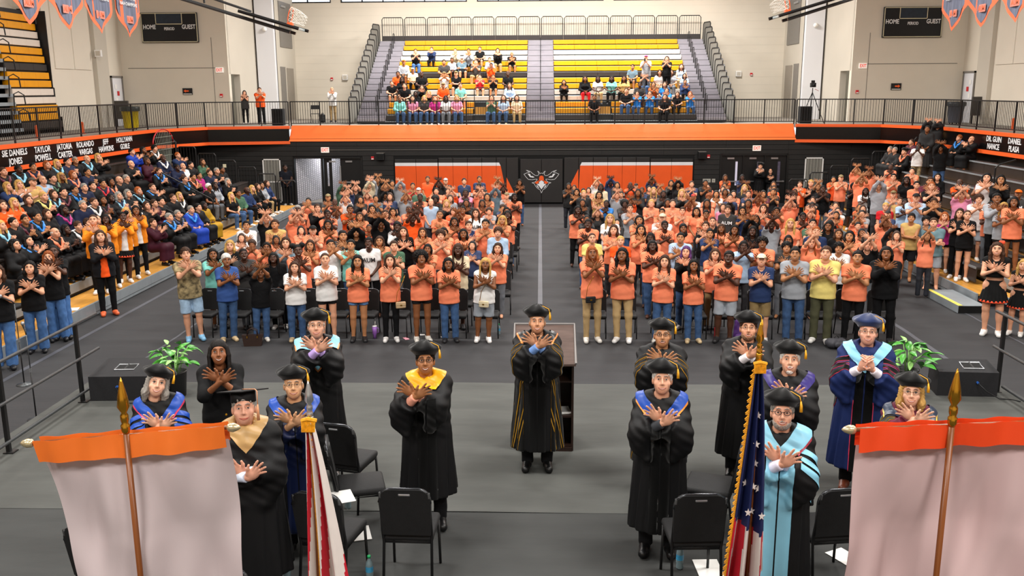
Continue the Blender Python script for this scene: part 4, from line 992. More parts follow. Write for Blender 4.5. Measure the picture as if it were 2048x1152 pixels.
def torso(s, J, g=0.0, k=.05):
    o = J['off']; f = J['fem']; w = J['wid']
    s.ell(np.array((0, .0, .975)) + o, (.168 * w + g, .122 * w + g, .13 + g), k); s.ell(np.array((0, .0, 1.13)) + o, ((.138 if f else .148) * w + g, .108 * w + g, .16 + g), k)
    s.ell(np.array((0, .005, 1.305)) + o, ((.150 if f else .168) * w + g, .115 + g, .165 + g), k)
    if f:
        for x in (-1, 1): s.ell(np.array((x * .07, -.085, 1.285)) + o, (.062 + g, .055 + g, .062 + g), .04)
    for n, x in (('L', 1), ('R', -1)):
        s.cone(J['neck'] + np.array([x * .035, .012, .005]), J['sho' + n] * np.array([.92, 1, 1]), .044 + g * .5, .055 + g * .8, k)
        s.cone(J['sho' + n] * np.array([.85, 1, 1]), np.array((x * .10, 0, 1.25)) + o, .06 + g, .08 + g, k)
def body_parts(J, vox, head, hands, arms=True, legs=True, bare=False):
    s = SDF(); torso(s, J, -.008)
    s.cone(J['neck'] + np.array([0, 0, -.03]), J['head'] + np.array([0, .015, -.07]), .058 if not J['fem'] else .05, .054 if not J['fem'] else .047, .03)
    for n in 'LR':
        s.cone(J['sho' + n], J['elb' + n], .052 if not J['fem'] else .046, .041 if not J['fem'] else .037, .04); s.cone(J['elb' + n], J['wri' + n], .041 if not J['fem'] else .037, .0265, .025)
        if legs:
            s.cone(J['hip' + n], J['kne' + n], .088, .056, .04); s.cone(J['kne' + n], J['ank' + n], .054, .036, .03)
            m = J['kne' + n] * .68 + J['ank' + n] * .32 + np.array([0, .018, 0]); s.ell(m, (.048, .05, .10), .04); s.cone(J['ank' + n] + np.array([0, .01, -.03]), J['toe' + n], .04, .032, .03)
    V, Q = s.mesh(vox); P = [(V, Q, 0)]
    for n, sx in (('L', 1), ('R', -1)):
        fd, th = J['hnd' + n]; fw = J['wri' + n] - J['elb' + n]; fw /= np.linalg.norm(fw)
        Mx = frame(J['wri' + n] - np.array(fd) * .004, fd, th); VQ = hands if sx < 0 else mirror_hand(hands)
        P.append((xf(VQ[0], Mx), VQ[1], 0))
    Mh = head_matrix(J)
    for (v, q, m) in head: P.append((xf(v, Mh), q, m))
    return P
def top_mesh(J, vox, sleeve=.62, g=.016, hem=.815, loose=.0, neck=True, cloth_arm=.010):
    """shirt: sleeve 0 = none, .62 = t-shirt, 2 = full length"""
    s = SDF(); o = J['off']; torso(s, J, g); w = J['wid']
    s.cone(np.array((0, .0, 1.28)) + o, np.array((0, -.0, hem - .1)) + o, (.165 + loose) * w, (.212 + loose) * w, .05, .72)
    for n in 'LR':
        a, e, wr = J['sho' + n], J['elb' + n], J['wri' + n]
        if sleeve > 0:
            t = min(sleeve, 1.0); end = a + (e - a) * t; u = (e - a) / np.linalg.norm(e - a)
            s.cone(a, a + (e - a) * min(t + .15, 1.1 if sleeve < 1 else 1.0), .056 + cloth_arm, .052 + cloth_arm, .035, clip=(end, u) if sleeve < 1 else None)
            if sleeve > 1:
                t2 = sleeve - 1; end = e + (wr - e) * t2 * .97; u2 = (wr - e) / np.linalg.norm(wr - e); s.cone(e, e + (wr - e) * t2, .05 + cloth_arm * .8, .036 + cloth_arm * .7, .03, clip=(end, u2))
    s.fold = lambda X, Y, Z: .0035 * np.sin(X * 38 + 3 * np.sin(Z * 17 + X * 9)) * np.sin(Z * 26 + Y * 21)
    if not J['seated']: s.cut(np.array((0, 0, hem)) + o, (0, 0, -1))
    else: s.cut((0, 0, .44), (0, 0, -1))
    s.cone(J['neck'] + np.array([0, -.045, -.02]), J['neck'] + np.array([0, .0, .16]), .058, .085, .012, sub=True)
    return s.mesh(vox)
def leg_mesh(J, vox, kind='p'):
    s = SDF(); f = J['fem']; w = J['wid']; fl = {'p': (.016, .012, .020), 'k': (.008, .006, .006), 's': (.028, .030, 0), 'h': (.016, .02, 0), 'b': (.016, .018, .045)}[kind]
    o = J['off']; s.ell(np.array((0, .0, .96)) + o if not J['seated'] else (0, .0, .50), (.160 * w, .118 * w, .11), .05)
    for n in 'LR':
        h, kn, a = J['hip' + n], J['kne' + n], J['ank' + n]
        if kind in 'sh':
            t = .92 if kind == 's' else .42; u = (kn - h) / np.linalg.norm(kn - h); s.cone(h, kn, .084 + fl[0] * .5, .074 + fl[1] * .6, .012, clip=(h + (kn - h) * t, u))
        else:
            s.cone(h, kn, .084 + fl[0], .058 + fl[1], .035); s.cone(kn, a + np.array([0, 0, -.03]), .058 + fl[1], .042 + fl[2], .03)
    s.fold = lambda X, Y, Z: .003 * np.sin(Z * 34 + X * 30) * np.sin(X * 42 + Y * 30)
    s.cut((0, 0, .055), (0, 0, -1))
    if not J['seated']: s.cut((0, 0, 1.04), (0, 0, 1))
    return s.mesh(vox)
def skirt_mesh(vox, z1=.58):
    s = SDF(); s.cone((0, 0, 1.04), (0, 0, z1 - .05), .135, .225, .04, .8); s.cut((0, 0, z1), (0, 0, -1)); s.cut((0, 0, 1.06), (0, 0, 1))
    s.fold = lambda X, Y, Z: .010 * np.sin(np.arctan2(Y, X) * 18) * np.clip((1.0 - Z) * 3, 0, 1); return s.mesh(vox)
def shoe_mesh(J, n, vox=.011, kind='s'):
    s = SDF(); a, t = J['ank' + n], J['toe' + n]
    s.cone(a + np.array([0, .035, -.045]), t + np.array([0, 0, .0]), .046, .042, .03); s.cone(a + np.array([0, .02, -.01]), a + np.array([0, -.04, -.03]), .047, .044, .03); s.cut((0, 0, .004), (0, 0, -1))
    if kind == 's': s.cut(a + np.array([0, 0, .035]), (0, .2, 1))
    return s.mesh(vox)
SKINC = {'1': 'e3b399', '2': 'd69c7c', '3': 'b27a52', '4': '83502f', '5': '4a2c1e'}
HAIRC = {'k': '0d0908', 'n': '3a2417', 'y': 'b68e4e', 'g': '86817a', 'r': '8e4a20', 'p': '4b2a58', 'W': 'cdc8c1', 'z': '6b5a4c', 'O': 'e06a1c', 'A': '84744f', 'C': 'd8cbb0', 'G': 'c4c6c8', 'K': '161617',
         'N': '20304f', 'R': 'b03020', 'E': '4f5a36', 'D': '4a4238', 'Q': 'b8407c'}
HAIRW = {'k': 'black', 'n': 'brown', 'y': 'blond', 'g': 'grey', 'r': 'reddish', 'p': 'purple', 'W': 'white', 'z': 'shaved', 'O': 'orange', 'A': 'camouflage', 'C': 'cream', 'G': 'pale grey', 'K': 'black', 'N': 'navy', 'R': 'red', 'E': 'green', 'D': 'brown', 'Q': 'pink'}
STYW = {'s': 'short %s hair', 'f': '%s fringe', 'w': 'curly %s hair', 'a': '%s afro', 'b': 'receding %s hair', 'm': '%s bob', 'l': 'long %s hair', 't': '%s bun', 'u': '%s hair puffs', 'd': '%s twists', 'D': 'long %s braids',
        'h': '%s hood', 'H': '%s headwrap', 'c': '%s cap', 'T': '%s tam'}
TOPC = {'O': 'f58862', 'o': 'f2581c', 'K': '0c0c0e', 'W': 'e6e4e2', 'G': '9a9ea4', 'N': '25355a', 'V': '34508a', 'T': '7cc6bb', 'Y': 'e6d27c', 'R': 'c8222a', 'B': '2a7fd0', 'P': 'd98aa8', 'C': 'd6c6a6', 'L': 'a9c3de',
        'M': '8a7b58', 'U': '58202e', 'S': '5f7480', 'A': 'cba868', 'D': '3b3938', 'E': '456650', 'F': '66828a', 'Q': 'b02a78', 'r': 'b4501e'}
TOPW = {'O': 'salmon', 'o': 'orange', 'K': 'black', 'W': 'white', 'G': 'grey', 'N': 'navy', 'V': 'royal-blue', 'T': 'mint', 'Y': 'yellow', 'R': 'red', 'B': 'blue', 'P': 'pink', 'C': 'cream', 'L': 'pale-blue', 'M': 'camouflage',
        'U': 'maroon', 'S': 'slate', 'A': 'tan', 'D': 'charcoal', 'E': 'green', 'F': 'teal', 'Q': 'magenta', 'r': 'rust'}
GARW = {'t': 't-shirt', 'l': 'long-sleeved top', 'v': 'sleeveless top', 'r': 'gown'}
BOT = {'j': ('p', '37547c', 'd'), 'b': ('b', '42689c', 'd'), 'k': ('k', '0c0c0e', 'c'), 'g': ('p', '6c7076', 'c'), 's': ('s', '17171a', 'c'), 'l': ('s', '9db8d2', 'd'), 'h': ('h', '141416', 'c'), 'd': ('h', '5a7fae', 'd'),
       'G': ('s', '989ea6', 'c'), 'a': ('k', 'b3966a', 'c'), 'q': ('s', '86714c', 'c'), 'o': ('p', '4a4a36', 'c'), 'D': ('p', '3a3a3d', 'd'), 'r': ('k', 'c01f2a', 'c'), 'M': ('p', '5d6140', 'm'), 'w': ('W', 'e0dcd4', 'c'), '!': ('C', '141414', 'c')}
POSEW = {'1': 'wrists crossed at chest', '2': 'wrists crossed at mouth', '3': 'arms crossed overhead', '4': 'arms folded', '5': 'hands held low', '6': 'wrists crossed over face', '7': 'hands clasped', '8': 'holding a phone'}
ORD = ['zeroth', 'first', 'second', 'third', 'fourth', 'fifth', 'sixth', 'seventh', 'eighth', 'ninth', 'tenth', 'eleventh', 'twelfth', 'thirteenth', 'fourteenth', 'fifteenth', 'sixteenth', 'seventeenth', 'eighteenth', 'nineteenth', 'twentieth',
       'twenty-first', 'twenty-second', 'twenty-third', 'twenty-fourth', 'twenty-fifth', 'twenty-sixth', 'twenty-seventh', 'twenty-eighth']
GOWNC = {'K': '08080a', 'N': '131b36', 'B': '1a3a9a', 'U': '3c1020', 'R': '7a1018', 'Y': 'a07a14'}
CACHE = {}
def cached(key, fn):
    if key not in CACHE: CACHE[key] = fn()
    return CACHE[key]
def SK(pose, fem, seat): return cached(('sk', pose, fem, seat), lambda: skeleton(pose, fem, seat))
def isfem(hair, top): return hair[0] in 'mltuHh' or hair in ('Dy', 'Dn')

# gowns
def gown_mesh(J, vox, g=.03, hem=.30, bell=1.0):
    s = SDF(); o = J['off']; torso(s, J, g)
    for n in 'LR':
        a, e, w = J['sho' + n], J['elb' + n], J['wri' + n]
        s.cone(a, e, .07, .088 * bell, .04); u = (w - e) / np.linalg.norm(w - e); m = e + (w - e) * .62
        s.cone(e, m + u * .06, .088 * bell, .088 * bell, .04, clip=(m, u))
        s.cone(e + np.array([0, 0, -.02]), m + np.array([0, .02, -.16 * bell]), .07, .045, .05)
    if J['seated']:
        for n in 'LR':
            h, kn, an = J['hip' + n], J['kne' + n], J['ank' + n]; s.cone(h, kn, .13, .105, .07); s.cone(kn, an + np.array([0, 0, .05]), .10, .12, .06)
        s.cone((0, -.1, .5), (0, -.42, .5), .1, .09, .08); s.cone((0, -.42, .48), (0, -.42, .2), .08, .1, .08); s.cut((0, 0, .14), (0, 0, -1))
    else:
        s.cone(np.array((0, .01, 1.30)), np.array((0, .01, hem - .12)), .185, .27, .06, .80); s.cut((0, 0, hem), (0, 0, -1))
        s.fold = lambda X, Y, Z: .012 * np.sin(np.arctan2(Y, X) * 13 + 1.5 * np.sin(Z * 3)) * np.clip((1.25 - Z) * 1.4, 0, 1)
    s.cone(J['neck'] + np.array([0, -.06, -.05]), J['neck'] + np.array([0, .0, .16]), .045, .085, .012, sub=True)
    return s.mesh(vox)
def hood_mesh(vox=.012, wide=1.0, drop=.0):
    s = SDF(); c = np.array([0, .015, 1.455])
    for x in (-1, 1):
        s.chain([(0, .105, 1.50), (x * .10, .055, 1.492), (x * .135 * wide, -.03, 1.455), (x * .085, -.125, 1.375), (x * .012, -.165, 1.26 - drop)], [.03 * wide, .036 * wide, .040 * wide, .036 * wide, .024], .025)
    s.cone((0, .12, 1.47), (0, .15, 1.25), .05, .04, .04); s.cone(c + np.array([0, -.04, 0]), c + np.array([0, .0, .16]), .056, .08, .012, sub=True)
    return s.mesh(vox)
def tam_mesh(vox=.008, n=6):
    s = SDF(); s.cone((0, .015, .055), (0, .02, .085), .094, .100, .01, 1.12); s.ell((0, .045, .118), (.150, .155, .050), .035, rx=.12)
    s.fold = lambda X, Y, Z: -.008 * np.cos(np.arctan2(Y - .045, X) * n + 1.57) * np.clip((Z - .09) * 25, 0, 1); s.cut((0, -.1, .062), (0, -.10, -.99)); return s.mesh(vox)
HOOD = mesh_np('hood', *hood_mesh(.014), [m_satin], smooth=True)
TAM = mesh_np('tam', *tam_mesh(.010), [m_velvet], smooth=True)

def col_of(code, table): return lin(table[code])
def jit(c, a=.10): f = 1 + RNG.uniform(-a, a); return tuple(min(1, v * f) for v in c)

def body_data(pose, fem, seat, lo=False):
    def f():
        J = SK(pose, fem, seat); P = body_parts(J, .017, HEAD_C[fem], HAND_C if J['hand'] == 'x' else HAND_R); V, Q, mi = joinp(P)
        return mesh_np('body', V, Q, BODY_M, mi, True)
    return cached(('b', pose, fem, seat), f)
def top_data(kind, pose, fem, seat):
    def f():
        J = SK(pose, fem, seat)
        if kind == 'r': V, Q = gown_mesh(J, .018); return mesh_np('gown', V, Q, [m_objrobe], smooth=True)
        kw = {'t': dict(sleeve=.66), 'l': dict(sleeve=1.93, g=.02), 'v': dict(sleeve=0, g=.010), 'c': dict(sleeve=0, g=.010, hem=1.12), 'z': dict(sleeve=1.9, g=.026, hem=.80)}[kind]
        V, Q = top_mesh(J, .016, **kw); return mesh_np('shirt', V, Q, [m_cloth], smooth=True)
    return cached(('t', kind, pose, fem, seat), f)
def leg_data(kind, fem, seat, mt):
    def f():
        if kind in 'WC': V, Q = skirt_mesh(.014, .62 if kind == 'W' else .66)
        else: V, Q = leg_mesh(SK(1 if not seat else 5, fem, seat), .016, kind)
        return mesh_np('trousers', V, Q, [{'d': m_denim, 'c': m_cloth, 'm': m_camo}[mt]], smooth=True)
    return cached(('l', kind, fem, seat, mt), f)
def shoe_data(fem, seat, n):
    return cached(('sh', fem, seat, n), lambda: mesh_np('shoe', *shoe_mesh(SK(1 if not seat else 5, fem, seat), n), [m_leather], smooth=True))
m_glow = M('phone_screen', '2a3550', .2, vary=.1); m_lanyard = M('lanyard_ribbon', 'e4d9b0', .7, vary=.05); m_cheer = M('orange_trim', 'f0502a', .6, vary=.04)
PHONE = MB().rbox((0, 0, 0), (.075, .009, .15), .004).mesh('phone', m_blackmetal)
TOPNAME = {'t': 't_shirt', 'l': 'long_sleeved_top', 'v': 'sleeveless_top', 'r': 'gown', 'c': 'crop_top', 'z': 'blazer'}
BOTNAME = {'p': 'trousers', 'k': 'trousers', 'b': 'trousers', 's': 'shorts', 'h': 'shorts', 'W': 'skirt', 'C': 'skirt'}
SHOEC = ['e4e2de', 'dcd8d0', '1b1b1d', 'e8e6e4', 'cdb48c', '2a2a2c']

def zn_robe(top): return top[0] == 'r'
def crowd_person(rec, label, group, shoes):
    mode, x, y, z, sc, seat, skin, hair, top, pose, bot = rec
    fem = isfem(hair, top); pose = int(pose); hood = None
    if '/' in top: top, hood = top.split('/')
    special = top[1] == '!'
    b = link('person', body_data(pose, fem, seat), None, (x, y, z), None, jit(lin(SKINC[skin]), .08)); wx = RNG.uniform(.98, 1.14); b.scale = (sc * wx, sc * (wx * .5 + .5), sc)
    face = math.atan2(-x, y)
    if mode == 'S': rz = (math.pi / 2) * (1 if x < 0 else -1) * .62 + face * .38 + RNG.uniform(-.22, .22)
    elif mode == 'F' and abs(x) > 10.1: rz = face * 1.0 + RNG.uniform(-.12, .12)
    else: rz = face + RNG.uniform(-.16, .16)
    b.rotation_euler = (RNG.uniform(-.03, .03), RNG.uniform(-.045, .045), rz) if not seat else (0, 0, rz); tag(b, label, 'person', group)
    J = SK(pose, fem, seat); Mh = head_matrix(J)
    # hair or hat
    st, hc = hair[0], hair[1]
    if st == 'T':
        h = link('tam', TAM, b); h.matrix_local = Mh; g = link('hair', hair_data('s'), b, col=lin('5a4a3e')); g.matrix_local = Mh
    else:
        if not (st == 'b' and hc == 'z'):
            h = link({'c': 'cap', 'h': 'head_covering', 'H': 'headwrap'}.get(st, 'hair'), hair_data(st), b, col=jit(lin(HAIRC[hc]), .2)); h.matrix_local = Mh
    kind = top[0]
    if top == 'x!': kind, tc = 'z', lin('16161a')
    elif top == 'z!': kind, tc = 'z', jit(lin('e8861c'), .05)
    elif top == 'v!': kind, tc = 'c', lin('141414')
    elif top == 't!': kind, tc = 't', lin('141720')
    elif kind == 'r': tc = jit(lin(GOWNC.get(top[1], TOPC[top[1]])), .07)
    else: tc = jit(lin(TOPC[top[1]]), .07)
    t = link(TOPNAME[kind], top_data(kind, pose, fem, seat), b, col=tc)
    if top[1] == 'M': t.data = cached(('camo', pose, fem, seat), lambda: (lambda m: (m.materials.clear(), m.materials.append(m_camo), m)[2])(t.data.copy()))
    if top in ('x!', 'z!'):   # shirt showing in the open front
        link('blouse', top_data('v', pose, fem, seat), b, col=lin('f2581c') if top == 'x!' else lin('e8e4e0')).scale = (.62, 1.20, .985)
    if hood:
        h = link('hood', HOOD, b, (0, 0, -.47) if seat else None, col=jit(lin(TOPC[hood] if hood != 'L' else '86c2dc'), .05))
    if kind != 'r' or not seat:
        bb = bot if bot != '-' else 'jkDgk'[int(abs(x * 7 + y * 3)) % 5]
        if kind == 'r': bb = 'k'
        lk, lc, lm = BOT[bb]; q = link(BOTNAME[lk], leg_data(lk, fem, seat, lm), b, col=jit(lin(lc), .1))
        if lk == 'C':
            V, Q = cached('hem', lambda: (lambda s: (s.cone((0, 0, .70), (0, 0, .60), .198, .2255, .02, .8), s.cut((0, 0, .645), (0, 0, -1)), s.cut((0, 0, .69), (0, 0, 1)), s.mesh(.012))[3])(SDF()))
            link('skirt_hem', cached('hemm', lambda: mesh_np('skirt_hem', V, Q, [m_cheer], smooth=True)), b).scale = (1.03, 1.03, 1)
            bw = MB().rbox((.06, .06, .13), (.09, .05, .07), .02).build('hair_bow', m_cheer, b); bw.matrix_local = Mh
    if shoes:
        c = lin(SHOEC[int(abs(x * 13)) % 6])
        if zn_robe(top) : c = lin('121214')
        if bot in ('l',): c = lin('7fb4d8')
        if top == 'x!': c = lin('e0653a')
        for n in 'LR': link('shoe', shoe_data(fem, seat, n), b, col=c)
    if pose in (4, 5) and not seat and top in ('tD', 'tW', 'to') and y < 32:
        text('shirt_print', 'AUM', .13, (0, -.158 if not fem else -.175, 1.27), (R(88), 0, 0), m_whitetext if top != 'tW' else m_blackvinyl, b, .002)
    if pose == 8:
        ph = link('phone', PHONE, b); ph.location = Vector(J['wriL']) + Vector((-.07, -.08, .12)); ph.rotation_euler = (R(-15), 0, 0)
    return b

